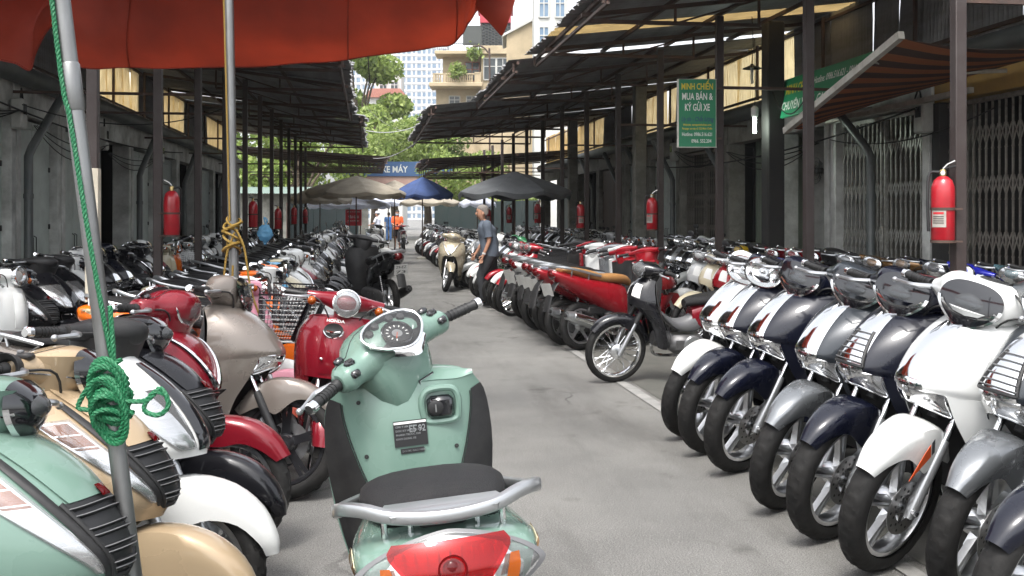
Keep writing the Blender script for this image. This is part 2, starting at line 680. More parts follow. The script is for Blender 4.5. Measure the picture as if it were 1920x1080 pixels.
mat('concrete_floor', (0.11, 0.106, 0.096), 0.75, noise=(1.6, (0.06, 0.064, 0.054), 0.8), bump=(40, .3))
mat('road_paint', (0.29, 0.285, 0.27), 0.7, noise=(5, (0.17, 0.17, 0.165), 1.0), bump=(70, .3))
mat('plaster', (0.72, 0.73, 0.70), 0.8, noise=(1.8, (0.22, 0.22, 0.2), 0.8), bump=(25, .15))
mat('plaster_old', (0.33, 0.32, 0.28), 0.85, noise=(2.6, (0.12, 0.12, 0.1), 0.8), bump=(25, .2))
mat('plaster_green', (0.33, 0.38, 0.30), 0.8, noise=(1.4, (0.22, 0.26, 0.2), 0.7), bump=(25, .15))
mat('plaster_yellow', (0.42, 0.26, 0.07), 0.8, noise=(2.2, (0.25, 0.16, 0.06), 0.7))
mat('door_sheet', (0.52, 0.58, 0.54), 0.5, noise=(1.2, (0.25, 0.27, 0.25), 0.7))
mat('door_grey', (0.24, 0.29, 0.28), 0.5, noise=(1.2, (0.12, 0.13, 0.12), 0.7))
mat('wood_brown', (0.11, 0.075, 0.05), 0.65, noise=(3, (0.06, 0.04, 0.03), 0.7, (1, 1, .12)))
mat('gate_steel', (0.58, 0.58, 0.55), 0.45, 0.5, noise=(14, (0.2, 0.17, 0.13), 0.7))
mat('gate_steel_dark', (0.26, 0.24, 0.21), 0.5, 0.3, noise=(14, (0.09, 0.07, 0.06), 0.7))
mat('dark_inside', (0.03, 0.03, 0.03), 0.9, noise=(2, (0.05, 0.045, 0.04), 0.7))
mat('post_brown', (0.030, 0.019, 0.017), 0.6, noise=(6, (0.045, 0.035, 0.033), 0.8), bump=(50, .2))
mat('rust_steel', (0.085, 0.048, 0.035), 0.7, noise=(5, (0.04, 0.03, 0.027), 0.8), bump=(40, .2))
mat('post_cream', (0.55, 0.5, 0.4), 0.6, noise=(5, (0.4, 0.36, 0.28), 0.8))
mat('roof_zinc', (0.27, 0.275, 0.28), 0.5, 0.2, noise=(1.1, (0.13, 0.115, 0.105), 0.75, (3, .4, 1)), bump=(30, .1))
mat('roof_rusty', (0.17, 0.12, 0.10), 0.6, 0.2, noise=(2.2, (0.11, 0.07, 0.05), 0.8))
mat('roof_green', (0.25, 0.33, 0.30), 0.5, 0.1, noise=(2.2, (0.18, 0.22, 0.2), 0.8))
mat('pipe_pvc', (0.085, 0.10, 0.10), 0.4, noise=(4, (0.14, 0.14, 0.13), 0.6))
mat('gutter', (0.13, 0.145, 0.14), 0.5, 0.3, noise=(2, (0.07, 0.07, 0.065), 0.7))
mat('galvanised', (0.23, 0.235, 0.235), 0.42, 0.8, noise=(11, (0.13, 0.125, 0.12), 0.8, (1, 1, .25)))
mat('white_bar', (0.6, 0.58, 0.52), 0.5, noise=(6, (0.35, 0.32, 0.27), 0.8))
mat('meter_box', (0.5, 0.5, 0.47), 0.5, noise=(8, (0.36, 0.36, 0.33), 0.7))
mat('extinguisher_red', (0.42, 0.012, 0.022), 0.32, 0.0, 0.4, noise=(9, (0.28, 0.015, 0.02), 0.7))
mat('brass', (0.45, 0.34, 0.15), 0.35, 0.9)
mat('sign_green', (0.012, 0.20, 0.09), 0.5, noise=(3, (0.01, 0.15, 0.07), 0.6))
mat('sign_yellow', (0.62, 0.5, 0.03), 0.5)
mat('sign_white', (0.68, 0.70, 0.66), 0.5)
mat('sign_blue', (0.05, 0.11, 0.24), 0.5, noise=(2, (0.05, 0.13, 0.33), 0.6))
mat('sign_navy', (0.01, 0.05, 0.13), 0.5)
mat('sign_red', (0.5, 0.02, 0.03), 0.5)
mat('cable', (0.012, 0.012, 0.012), 0.6)
mat('wire_grey', (0.4, 0.4, 0.4), 0.5)
mat('tube_lit', (0.9, 1.0, 0.92), 0.4, emit=((0.85, 1.0, 0.88), 45.0))
mat('lamp_white', (0.7, 0.7, 0.68), 0.4)
mat('enamel_dark', (0.05, 0.055, 0.05), 0.4)
mat('bark', (0.10, 0.075, 0.05), 0.9, noise=(9, (0.05, 0.04, 0.03), 0.8), bump=(20, .5))
mat('terracotta', (0.36, 0.15, 0.11), 0.7, noise=(4, (0.26, 0.1, 0.08), 0.7))
mat('house_cream', (0.46, 0.37, 0.24), 0.8, noise=(1.2, (0.32, 0.26, 0.17), 0.75))
mat('house_white', (0.55, 0.55, 0.52), 0.8, noise=(.6, (0.42, 0.42, 0.4), 0.7))
mat('tower_white', (0.6, 0.6, 0.6), 0.7)
mat('glass_blue', (0.10, 0.17, 0.26), 0.12, noise=(.4, (0.2, 0.28, 0.36), 0.8))
mat('glass_dark', (0.04, 0.05, 0.055), 0.12)
mat('red_facade', (0.40, 0.04, 0.06), 0.6)
mat('pink_wall', (0.5, 0.33, 0.28), 0.8, noise=(1.2, (0.4, 0.25, 0.22), 0.7))
mat('fence_teal', (0.016, 0.03, 0.03), 0.6, noise=(1.5, (0.03, 0.035, 0.033), 0.7))


def make_cloth(name, col, trans=0.35, stripe=None, rough=.8):
    m = bpy.data.materials.new(name); m.use_nodes = True
    nt = m.node_tree
    b = nt.nodes['Principled BSDF']; o = nt.nodes['Material Output']
    b.inputs['Roughness'].default_value = rough
    b.inputs['Base Color'].default_value = (*col, 1)
    tr = nt.nodes.new('ShaderNodeBsdfTranslucent'); tr.inputs[0].default_value = (*col, 1)
    tc = nt.nodes.new('ShaderNodeTexCoord')
    nz = nt.nodes.new('ShaderNodeTexNoise'); nz.inputs['Scale'].default_value = 3; nz.inputs['Detail'].default_value = 6
    nt.links.new(tc.outputs['Object'], nz.inputs['Vector'])
    rp = nt.nodes.new('ShaderNodeValToRGB')
    rp.color_ramp.elements[0].position = .35; rp.color_ramp.elements[1].position = .7
    rp.color_ramp.elements[0].color = (*[c * .7 for c in col], 1); rp.color_ramp.elements[1].color = (*col, 1)
    nt.links.new(nz.outputs['Fac'], rp.inputs['Fac'])
    src = rp.outputs[0]
    if stripe:
        wv = nt.nodes.new('ShaderNodeTexWave'); wv.bands_direction = 'Y'; wv.inputs['Scale'].default_value = stripe[0]
        nt.links.new(tc.outputs['Object'], wv.inputs['Vector'])
        r2 = nt.nodes.new('ShaderNodeValToRGB'); r2.color_ramp.interpolation = 'CONSTANT'
        r2.color_ramp.elements[1].position = .5
        r2.color_ramp.elements[0].color = (*col, 1); r2.color_ramp.elements[1].color = (*stripe[1], 1)
        nt.links.new(wv.outputs['Fac'], r2.inputs['Fac'])
        mx = nt.nodes.new('ShaderNodeMix'); mx.data_type = 'RGBA'; mx.blend_type = 'MULTIPLY'; mx.inputs['Factor'].default_value = .0
        nt.links.new(r2.outputs[0], mx.inputs[6])
        src = mx.outputs[2]
    nt.links.new(src, b.inputs['Base Color']); nt.links.new(src, tr.inputs[0])
    mx = nt.nodes.new('ShaderNodeMixShader'); mx.inputs[0].default_value = trans
    nt.links.new(b.outputs[0], mx.inputs[1]); nt.links.new(tr.outputs[0], mx.inputs[2])
    bn = nt.nodes.new('ShaderNodeTexNoise'); bn.inputs['Scale'].default_value = 9
    nt.links.new(tc.outputs['Object'], bn.inputs['Vector'])
    bp = nt.nodes.new('ShaderNodeBump'); bp.inputs['Strength'].default_value = .25; bp.inputs['Distance'].default_value = .02
    nt.links.new(bn.outputs['Fac'], bp.inputs['Height']); nt.links.new(bp.outputs[0], b.inputs['Normal'])
    nt.links.new(mx.outputs[0], o.inputs[0])
    MATS[name] = m


make_cloth('tarp_red', (0.25, 0.027, 0.010), .48)
make_cloth('yellow_sheet', (0.92, 0.74, 0.42), .88)
_n = MATS['yellow_sheet'].node_tree
_o = _n.nodes['Material Output']; _src = _o.inputs[0].links[0].from_socket
_t = _n.nodes.new('ShaderNodeBsdfTransparent'); _t.inputs[0].default_value = (.98, .80, .48, 1)
_m = _n.nodes.new('ShaderNodeMixShader'); _m.inputs[0].default_value = .42
_n.links.new(_src, _m.inputs[1]); _n.links.new(_t.outputs[0], _m.inputs[2]); _n.links.new(_m.outputs[0], _o.inputs[0])
make_cloth('awning_stripe', (0.50, 0.20, 0.10), .45, (1.0, (0.14, 0.095, 0.075)))
make_cloth('fibre_dirty', (0.42, 0.30, 0.13), .5)
make_cloth('parasol_beige', (0.46, 0.41, 0.33), .3)
make_cloth('parasol_pale', (0.62, 0.65, 0.74), .3)
make_cloth('parasol_blue', (0.07, 0.12, 0.30), .3)
make_cloth('parasol_grey', (0.16, 0.17, 0.18), .25)
make_cloth('plastic_bag', (0.2, 0.5, 0.75), .5, rough=.3)
make_cloth('plastic_film', (0.42, 0.48, 0.55), .4, rough=.15)


def make_leaves(name, c0, c1):
    m = bpy.data.materials.new(name); m.use_nodes = True
    nt = m.node_tree
    b = nt.nodes['Principled BSDF']; o = nt.nodes['Material Output']
    gi = nt.nodes.new('ShaderNodeNewGeometry')
    rp = nt.nodes.new('ShaderNodeValToRGB')
    rp.color_ramp.elements[0].color = (*c0, 1); rp.color_ramp.elements[1].color = (*c1, 1)
    nt.links.new(gi.outputs['Random Per Island'], rp.inputs['Fac'])
    nt.links.new(rp.outputs[0], b.inputs['Base Color'])
    b.inputs['Roughness'].default_value = .5
    tr = nt.nodes.new('ShaderNodeBsdfTranslucent'); nt.links.new(rp.outputs[0], tr.inputs[0])
    mx = nt.nodes.new('ShaderNodeMixShader'); mx.inputs[0].default_value = .4
    nt.links.new(b.outputs[0], mx.inputs[1]); nt.links.new(tr.outputs[0], mx.inputs[2])
    nt.links.new(mx.outputs[0], o.inputs[0])
    MATS[name] = m


make_leaves('leaves_bright', (0.12, 0.19, 0.03), (0.34, 0.42, 0.12))
make_leaves('leaves_deep', (0.07, 0.13, 0.025), (0.2, 0.29, 0.07))

# ------------------------------------------------------------------ ground
HAZE = .0005
XL, XR = -4.4, 6.5            # faces of the two rows of shops
PL, PR = -2.15, 4.2           # the two lines of steel posts
g = G(); box(g, (0, 205, -.1), (400, 450, .2), 'asphalt')
tag(obj('ground', g), kind='structure')
g = G(); box(g, (PR + .1, 21.0, .006), (3.7, 44, .012), 'concrete_floor')
g = G()
sheet(g, [[(2.28, -2, .004), (2.28, 46, .004)], [(XR + .2, -2, .006), (XR + .2, 46, .006)]], 'concrete_floor', flip=True)
tag(obj('pavement', g), kind='structure')
g = G()
sheet(g, [[(-4.6, -2, .006), (-4.6, 44, .006)], [(-.75, -2, .004), (-.75, 44, .004)]], 'concrete_floor', flip=True)
tag(obj('pavement', g), kind='structure')
g = G()
rr_ = random.Random(3)
P = []
for k in range(110):
    y0 = 1.5 + k * .4
    P.append([(2.135 + rr_.uniform(-.006, .006), y0, .008), (2.225 + rr_.uniform(-.012, .012), y0, .008)])
sheet(g, P, 'road_paint')
tag(obj('road_marking', g), kind='structure')

# ------------------------------------------------------------------ shops either side
_bar_mesh = {}


def shop(side, y0, y1, kind, label, z1=2.75, wall='plaster', depth=2.6, fascia=None):
    """one shop front; side +1 right, -1 left. Returns its Empty"""
    X = XR if side > 0 else XL
    t = thing('shop_unit', label, 'shop', (X, (y0 + y1) / 2, 0), 0, 'shop fronts along the %s of the alley' % ('right' if side > 0 else 'left'))
    h = (y1 - y0) / 2
    pw = .16
    for s in (-1, 1):
        g = G(); box(g, (side * .12, s * (h - pw / 2), z1 / 2), (.30, pw - .006, z1), wall, .008)
        obj('pilaster', g, t)
    g = G(); box(g, (side * .125, 0, z1 + .30), (.25, 2 * h - .006, .596), fascia or wall, .006)
    obj('lintel', g, t)
    g = G()
    D = depth
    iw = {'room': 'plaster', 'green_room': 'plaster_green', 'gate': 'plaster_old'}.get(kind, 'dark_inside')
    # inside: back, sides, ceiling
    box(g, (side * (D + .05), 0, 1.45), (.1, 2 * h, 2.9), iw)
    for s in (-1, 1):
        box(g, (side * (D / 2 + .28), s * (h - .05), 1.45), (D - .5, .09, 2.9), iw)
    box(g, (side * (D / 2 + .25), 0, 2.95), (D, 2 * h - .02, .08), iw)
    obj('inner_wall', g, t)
    w = 2 * h - 2 * pw
    x = side * .10
    if kind in ('gate', 'dark_gate'):
        m = 'gate_steel' if kind == 'gate' else 'gate_steel_dark'
        fg = G()
        for zz in (.06, z1 - .04):
            box(fg, (x, 0, zz), (.05, w, .05), m)
        for s in (-1, 1):
            box(fg, (x, s * .05, z1 / 2), (.05, .03, z1 - .12), m)
        gate = obj('folding_gate', fg, t)
        n = max(8, int(w / .115))
        key = (m, round(z1, 2))
        if key not in _bar_mesh:
            bg = G(); box(bg, (0, 0, z1 / 2), (.016, .022, z1 - .12), m)
            # crossing lattice strips on each bar
            _bar_mesh[key] = bg.mesh('gate_bar')
        for k in range(n + 1):
            o = link('gate_bar', _bar_mesh[key], gate)
            o.location = (x, -w / 2 + w * k / n, 0)
        lg = G()
        st = w / n
        for zc in (.55, 1.15, 1.75, 2.3):
            for k in range(n):
                ya = -w / 2 + k * st
                for a, b, xx in ((0, 1, .014), (1, 0, -.014)):
                    bar(lg, (x + xx, ya + a * st, zc - .13), (x + xx, ya + b * st, zc + .13), .006, .016, m)
        lat = obj('gate_lattice', lg, gate); lat['kind'] = 'stuff'
        hg = G(); box(hg, (x - side * .03, .02, 1.15), (.02, .09, .32), m, .01); obj('lock_plate', hg, gate)
    elif kind in ('door', 'grey_door', 'wood_door'):
        m = {'door': 'door_sheet', 'grey_door': 'door_grey', 'wood_door': 'wood_brown'}[kind]
        n = 2 if w > 1.1 else 1
        for k in range(n):
            c = -w / 2 + w * (k + .5) / n
            dg = G(); box(dg, (x, c, z1 / 2 - .01), (.035, w / n - .02, z1 - .06), m, .004)
            for zz in (.12, z1 - .12):
                box(dg, (x - side * .02, c, zz), (.02, w / n - .05, .05), m, .003)
            d = obj('door_leaf', dg, t)
            hg = G(); yy = c + (w / n * .42) * (1 if k == 0 else -1)
            tube(hg, [(x - side * .02, yy, .95), (x - side * .055, yy, .97), (x - side * .055, yy, 1.16), (x - side * .02, yy, 1.18)], .007, 'black_plastic', n=6)
            obj('handle', hg, d)
            bg = G()
            for zz in (.5, 1.3, 2.1):
                box(bg, (x - side * .025, c - (w / n * .44) * (1 if k == 0 else -1), zz), (.02, .04, .07), 'black_plastic', .004)
            obj('bolt', bg, d)
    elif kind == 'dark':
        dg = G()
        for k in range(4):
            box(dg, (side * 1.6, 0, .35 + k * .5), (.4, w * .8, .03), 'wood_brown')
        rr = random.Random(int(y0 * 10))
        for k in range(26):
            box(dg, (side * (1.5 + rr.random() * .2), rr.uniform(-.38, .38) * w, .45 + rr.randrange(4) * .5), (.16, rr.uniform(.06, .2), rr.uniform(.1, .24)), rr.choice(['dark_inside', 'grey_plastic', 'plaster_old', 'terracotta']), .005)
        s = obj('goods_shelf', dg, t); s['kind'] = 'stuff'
    return t


RB = [(4.4, 7.7, 'dark_gate', 'right shop behind dark folding gate nearest the camera, mostly out of frame'),
      (7.75, 10.95, 'dark_gate', 'right shop with dark brown folding gate under an ochre fascia'),
      (11.0, 13.55, 'gate', 'right shop with pale steel folding gate below the striped awning'),
      (13.6, 15.45, 'room', 'open whitewashed shop with a wall fan, beside the pale folding gate'),
      (15.5, 17.75, 'green_room', 'open pale green shop lit by a lamp tube behind the green signboard'),
      (17.8, 20.6, 'dark_gate', 'right shop with narrow dark gate just left of the green signboard'),
      (20.65, 22.9, 'door', 'right shop with pale double door behind the second red extinguisher'),
      (22.95, 25.2, 'grey_door', 'right shop with teal grey door left of the second red extinguisher'),
      (25.25, 28.2, 'wood_door', 'right shop with brown wooden door past the grey parasol'),
      (28.25, 31.2, 'dark', 'dark open shop on the right behind the grey parasol'),
      (31.25, 34.2, 'grey_door', 'far right shop with grey door, second from the end'),
      (34.25, 37.5, 'dark', 'far right dark shop, last of its row')]
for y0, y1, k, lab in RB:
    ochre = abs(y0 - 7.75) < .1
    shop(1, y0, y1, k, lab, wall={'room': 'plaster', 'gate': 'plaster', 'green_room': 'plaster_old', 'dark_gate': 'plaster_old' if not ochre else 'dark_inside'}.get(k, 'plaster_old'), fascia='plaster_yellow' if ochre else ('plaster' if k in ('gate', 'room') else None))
LB = [(8.6, 11.2, 'wood_door', 'left shop with brown door nearest the camera, outside the frame edge'),
      (11.25, 13.45, 'door', 'left shop with pale door at the edge of the photo'),
      (13.5, 15.35, 'door', 'left shop with wide pale sheet door beside the slanting drainpipe'),
      (15.4, 17.3, 'door', 'left shop with pale sheet door behind the leaning pole'),
      (17.35, 19.7, 'dark', 'dark open left shop under the first yellow skylight'),
      (19.75, 21.9, 'door', 'left shop with pale door left of the first red extinguisher'),
      (21.95, 24.4, 'grey_door', 'left shop with grey door behind the first red extinguisher'),
      (24.45, 27.4, 'dark', 'dark open left shop with a second slanting drainpipe'),
      (27.45, 30.0, 'grey_door', 'left shop with grey door behind the yellow rope pole'),
      (30.05, 33.0, 'dark', 'dark far left shop past the yellow rope pole'),
      (33.05, 36.0, 'grey_door', 'far left shop with grey door, last of its row')]
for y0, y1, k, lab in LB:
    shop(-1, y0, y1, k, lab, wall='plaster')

# ------------------------------------------------------------------ roofs of corrugated sheet on steel frames
_sheet_cache = {}


def corr_mesh(L, W, m, sag=0.0, seed=0):
    """corrugated sheet: length L along x (sloped by placing), width W along y; edges slightly torn"""
    key = (round(L, 2), round(W, 2), m, seed)
    if key in _sheet_cache:
        return _sheet_cache[key]
    rr = random.Random(seed * 77 + 5)
    n = int(W / .0255) + 1
    xs = np.linspace(0, L, 7)
    P = []
    for i, x in enumerate(xs):
        row = []
        for j in range(n):
            y = -W / 2 + W * j / (n - 1)
            e = rr.uniform(-.05, .03) if i == 0 else 0
            row.append((x + e, y, .014 * math.cos(PI * j / 1.5) + rr.uniform(-.003, .003) - sag * math.sin(PI * i / 6)))
        P.append(row)
    g = G()
    sheet(g, P, m)
    me = g.mesh('corrugated_sheet', 60)
    _sheet_cache[key] = me
    return me


def roof(side, y0, y1, xe, ze, zw, label, m='roof_zinc', posts=(), yellow=(), seed=1, fr=True, td=.16):
    X = XR + .3 if side > 0 else XL - .3
    t = thing('shed_roof', label, 'roof', (0, (y0 + y1) / 2, 0), 0, 'tin roofs over the parked bikes')
    yc = (y0 + y1) / 2
    L = math.hypot(X - xe, zw - ze)
    ang = math.atan2(zw - ze, abs(X - xe))
    n = max(1, round((y1 - y0) / .82))
    W = (y1 - y0) / n
    rr = random.Random(seed)
    for k in range(n):
        ex = rr.uniform(-.10, .10)
        mm = 'fibre_dirty' if k in yellow else m
        me = corr_mesh(L + .1, W + .07, mm, .01, rr.randrange(5))
        o = link('corrugated_sheet', me, t)
        o.location = (xe + side * ex * .6, y0 + W * (k + .5) - yc, ze + (k % 2) * .016 + ex * .03)
        o.rotation_euler = (0, -ang + rr.uniform(-.004, .004), 0 if side > 0 else 0)
        if side < 0:
            o.rotation_euler = (0, -ang, PI)
    zr = lambda x: ze + (zw - ze) * abs(x - xe) / abs(X - xe)
    # purlins along the alley
    npur = max(3, int(abs(X - xe) / .95))
    for k in range(npur + 1):
        x = xe + (X - xe) * (.03 + .94 * k / npur)
        g = G(); box(g, (x, 0, zr(x) - .045), (.04, y1 - y0 + .1, .05), 'rust_steel')
        obj('purlin', g, t)
    # frames at the posts
    PX = PR if side > 0 else PL
    for yp in posts:
        g = G()
        y = yp - yc
        zb = ze - td
        top0, top1 = (xe + side * .05, y, zr(xe) - .095), (X - side * .32, y, zr(X) - .095 - .02)
        bar(g, top0, top1, .045, .05, 'rust_steel')
        bar(g, (xe + side * .12, y, zb), (PX + side * .5, y, zb), .045, .045, 'rust_steel')
        xw = PX + side * .5
        m_ = max(2, int(abs(xw - xe) / .8))
        for k in range(m_ + 1):
            x = xe + side * .15 + (xw - xe - side * .15) * k / m_
            bar(g, (x, y, zb), (x, y, zr(x) - .1), .028, .028, 'rust_steel', up=(1, 0, 0))
            if k < m_:
                x2 = xe + side * .15 + (xw - xe - side * .15) * (k + 1) / m_
                bar(g, (x, y, zb), (x2, y, zr(x2) - .1), .022, .022, 'rust_steel')
        # tie from post to wall lower down
        if yp in posts[::2]:
            bar(g, (PX, y, 3.0), (X - side * .32, y, 3.0), .035, .035, 'rust_steel')
        obj('truss', g, t)
    for s in ((0,) if not fr else (-1, 1)):
        g = G()
        bar(g, (xe + side * .08, s * (y1 - y0) * .5 - s * .05, ze - .16), (xe + side * .08, s * (y1 - y0) * .5 - s * .05, ze - .02), .03, .03, 'rust_steel', up=(1, 0, 0))
        obj('end_strut', g, t)
    g = G()
    bar(g, (xe + side * .12, -(y1 - y0) / 2, ze - .16), (xe + side * .12, (y1 - y0) / 2, ze - .16), .035, .035, 'rust_steel')
    obj('edge_tie', g, t)
    return t


RPY = [6.76 + 2.5 * k for k in range(13)]
LPY = [8.39 + 2.5 * k for k in range(12)]
roof(1, 6.4, 10.6, 2.75, 3.98, 4.45, 'rusty tin roof section nearest the camera on the right', posts=RPY[0:2], seed=3, yellow=())
roof(1, 10.7, 15.4, 2.45, 3.92, 4.42, 'tin roof section on the right holding the yellowed sheet', posts=RPY[2:4], seed=4, yellow=(3,))
roof(1, 15.5, 20.9, 2.15, 3.84, 4.38, 'tin roof section on the right above the green signboard', posts=RPY[4:6], seed=5)
roof(1, 21.0, 31.2, 1.22, 3.72, 4.34, 'long tin roof section on the right reaching over the lane', posts=RPY[6:10], seed=6)
roof(1, 32.2, 38.2, 1.75, 3.25, 3.6, 'low brown tin roof at the far right end', m='roof_rusty', posts=[32.4, 33.8, 35.2, 36.6, 38], seed=7, td=.4)
roof(-1, 7.2, 15.3, -.42, 3.9, 4.4, 'tin roof on the left behind the red canopy', posts=LPY[0:3], seed=8)
roof(-1, 15.4, 24.3, -.30, 3.86, 4.38, 'tin roof on the left past the yellow rope pole', posts=LPY[3:7], seed=9)
roof(-1, 24.4, 36.0, -.06, 3.84, 4.36, 'tin roof on the left with a torn eave, before the far gap', posts=LPY[7:11], seed=10)
roof(-1, 36.3, 41.5, .72, 3.55, 3.9, 'lower tin roof at the far left end', m='roof_rusty', posts=[36.6, 37.8, 39, 40.2, 41.3], seed=12, td=.36)


def clerestory(side, spans, y0, y1, label):
    """sheet wall between shop tops and roof; spans = yellow intervals"""
    X = XR + .12 if side > 0 else XL - .12
    yc = (y0 + y1) / 2
    t = thing('clerestory_wall', label, 'wall', (X, yc, 0), 0)
    W = .62
    n = int((y1 - y0) / W)
    yel = lambda y: any(a <= y <= b for a, b in spans)
    for k in range(n):
        y = y0 + W * (k + .5)
        yl = yel(y)
        me = corr_mesh(.98, W + .04, 'yellow_sheet' if yl else 'roof_zinc', 0, k % 4)
        o = link('yellow_sheet' if yl else 'wall_sheet', me, t)
        o.rotation_euler = (0, -PI / 2 + side * random.uniform(-.01, .05), 0)
        o.location = (random.uniform(-.01, .01), y - yc, 3.40)
    g = G()
    for z in (3.46, 4.28):
        box(g, (-side * .05, 0, z), (.04, y1 - y0, .04), 'rust_steel')
    obj('rail', g, t)
    for k in range(int((y1 - y0) / 2.5) + 1):
        g = G(); box(g, (-side * .095, y0 + 2.5 * k - yc, 3.87), (.04, .04, .92), 'rust_steel')
        obj('stud', g, t)
    g = G()
    lathe(g, [(.13, -(y1 - y0) / 2), (.13, (y1 - y0) / 2), (.12, (y1 - y0) / 2), (.12, -(y1 - y0) / 2)], (-side * .22, 0, 3.22), (0, 1, 0), 'gutter', 14, closed=True)
    obj('gutter', g, t)


clerestory(1, [(14.9, 19.8), (21.2, 23.6), (28.0, 38)], 6.4, 37.5, 'sheet metal upper wall with yellow panels above the right shops')
clerestory(-1, [(17.9, 20.7), (23.4, 26.0), (29.4, 36)], 8.6, 36.0, 'sheet metal upper wall with yellow panels above the left shops')

# ------------------------------------------------------------------ steel posts
def post_mesh(h):
    g = G()
    box(g, (0, 0, h / 2), (.085, .085, h), 'post_brown', .006)
    return g.mesh('shaft')


_foot = G(); box(_foot, (0, 0, .01), (.2, .2, .02), 'rust_steel', .003)
for sx in (-1, 1):
    for sy in (-1, 1):
        lathe(_foot, [(.001, .02), (.012, .018), (.012, 0)], (sx * .075, sy * .075, .02), (0, 0, 1), 'steel', 6)
_foot = _foot.mesh('base_plate')
ORD = ['first', 'second', 'third', 'fourth', 'fifth', 'sixth', 'seventh', 'eighth', 'ninth', 'tenth', 'eleventh', 'twelfth', 'thirteenth']
for side, ys, X in ((1, RPY, PR), (-1, LPY, PL)):
    me = post_mesh(3.86)
    for k, y in enumerate(ys):
        where = 'right' if side > 0 else 'left'
        lab = 'brown steel roof post, %s from the camera on the %s' % (ORD[k], where)
        if side > 0 and k == 2: lab = 'brown steel roof post carrying the green signboard on the right'
        if side < 0 and k == 0: lab = 'brown steel roof post with cream painted lower half on the left'
        t = thing('steel_post', lab, 'post', (X, y, 0), 0, 'roof posts on the %s' % where)
        link('shaft', me, t); link('base_plate', _foot, t)
        if side < 0 and k == 0:
            g = G(); box(g, (0, 0, .95), (.098, .098, 1.75), 'post_cream', .004); obj('painted_sleeve', g, t)
# bare concrete columns
for X, y, lab in ((5.62, 13.55, 'thick dark concrete column beside the hanging lamp'), (5.62, 27.6, 'thick dark concrete column behind the grey parasol'), (5.62, 20.6, 'dark concrete column beyond the green signboard')):
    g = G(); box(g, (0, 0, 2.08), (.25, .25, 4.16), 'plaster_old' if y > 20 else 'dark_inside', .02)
    box(g, (0, 0, .25), (.252, .252, .5), 'plaster_old', .02)
    o = obj('concrete_column', g); o.location = (X, y, 0); tag(o, lab, 'column')

# drainpipes
for side, ys in ((1, (12.1, 17.6, 20.55, 22.9, 25.2, 28.2)), (-1, (13.45, 19.7, 24.4, 30.0))):
    X = XR - .18 if side > 0 else XL + .18
    for k, y in enumerate(ys):
        g = G()
        tube(g, [(X - side * .12, y - .05 + 1.1, 3.1), (X - side * .1, y + .85, 2.95), (X - side * .02, y + .08, 2.32), (X, y, 2.2), (X, y, .05)], .055, 'pipe_pvc', n=12)
        for z in (.8, 1.7):
            lathe(g, [(.064, -.03), (.064, .03)], (X, y, z), (0, 0, 1), 'pipe_pvc', 12)
        o = obj('drainpipe', g)
        tag(o, 'grey drainpipe slanting from the gutter, %s along the %s shops' % (ORD[k], 'right' if side > 0 else 'left'), 'drainpipe', 'drainpipes on the %s shop fronts' % ('right' if side > 0 else 'left'))

# meter boxes and cable tangles on the lintels
def meter_box(side, y, z, lab):
    X = XR - .02 if side > 0 else XL + .02
    t = thing('meter_box', lab, 'meter box', (X - side * .08, y, z), 0)
    g = G(); box(g, (0, 0, 0), (.14, .22, .38), 'meter_box', .02); obj('case', g, t)
    g = G(); box(g, (-side * .072, 0, .06), (.006, .13, .13), 'glass_dark', .002); obj('window', g, t)
    g = G(); tube(g, [(0, .05, .19), (0, .08, .3), (side * .03, .18, .33), (side * .05, .3, .2)], .012, 'cable', n=6, smooth=12); obj('cable', g, t)


meter_box(-1, 13.35, 2.72, 'pale electricity meter box over the slanting drainpipe on the left')
meter_box(-1, 17.4, 2.72, 'pale electricity meter box behind the cream and brown post')
meter_box(-1, 22.0, 2.75, 'pale electricity meter box above the first left extinguisher')
meter_box(1, 11.0, 2.6, 'grey meter box at the corner of the pale folding gate')
for k, (a_, b_, sg_) in enumerate((((XL + .15, 9.5, 2.6), (XL + .15, 13.2, 2.75), .2), ((XL + .2, 13.6, 2.6), (XL + .2, 17.2, 2.6), .35), ((XL + .12, 17.6, 2.5), (XL + .12, 21.8, 2.7), .3), ((XR - .12, 13.8, 2.5), (XR - .12, 17.5, 2.6), .35), ((XR - .15, 17.7, 2.6), (XR - .15, 20.5, 2.8), .3))):
    g = G()
    for q_ in range(3):
        A_, B_ = Vector(a_), Vector(b_)
        tube(g, [tuple(A_ + (B_ - A_) * u + Vector((.02 * q_, 0, -(sg_ * (1 - .3 * q_)) * 4 * u * (1 - u)))) for u in np.linspace(0, 1, 14)], .008, 'cable', n=4)
    o = obj('cable_bundle', g); tag(o, 'drooping bundle of black cables on the %s shop fronts, %s from the camera' % ('left' if a_[0] < 0 else 'right', ('first', 'second', 'third', 'first', 'second')[k]), 'cable', 'cables')
meter_box(1, 20.7, 2.8, 'small grey meter box right of the second right extinguisher')

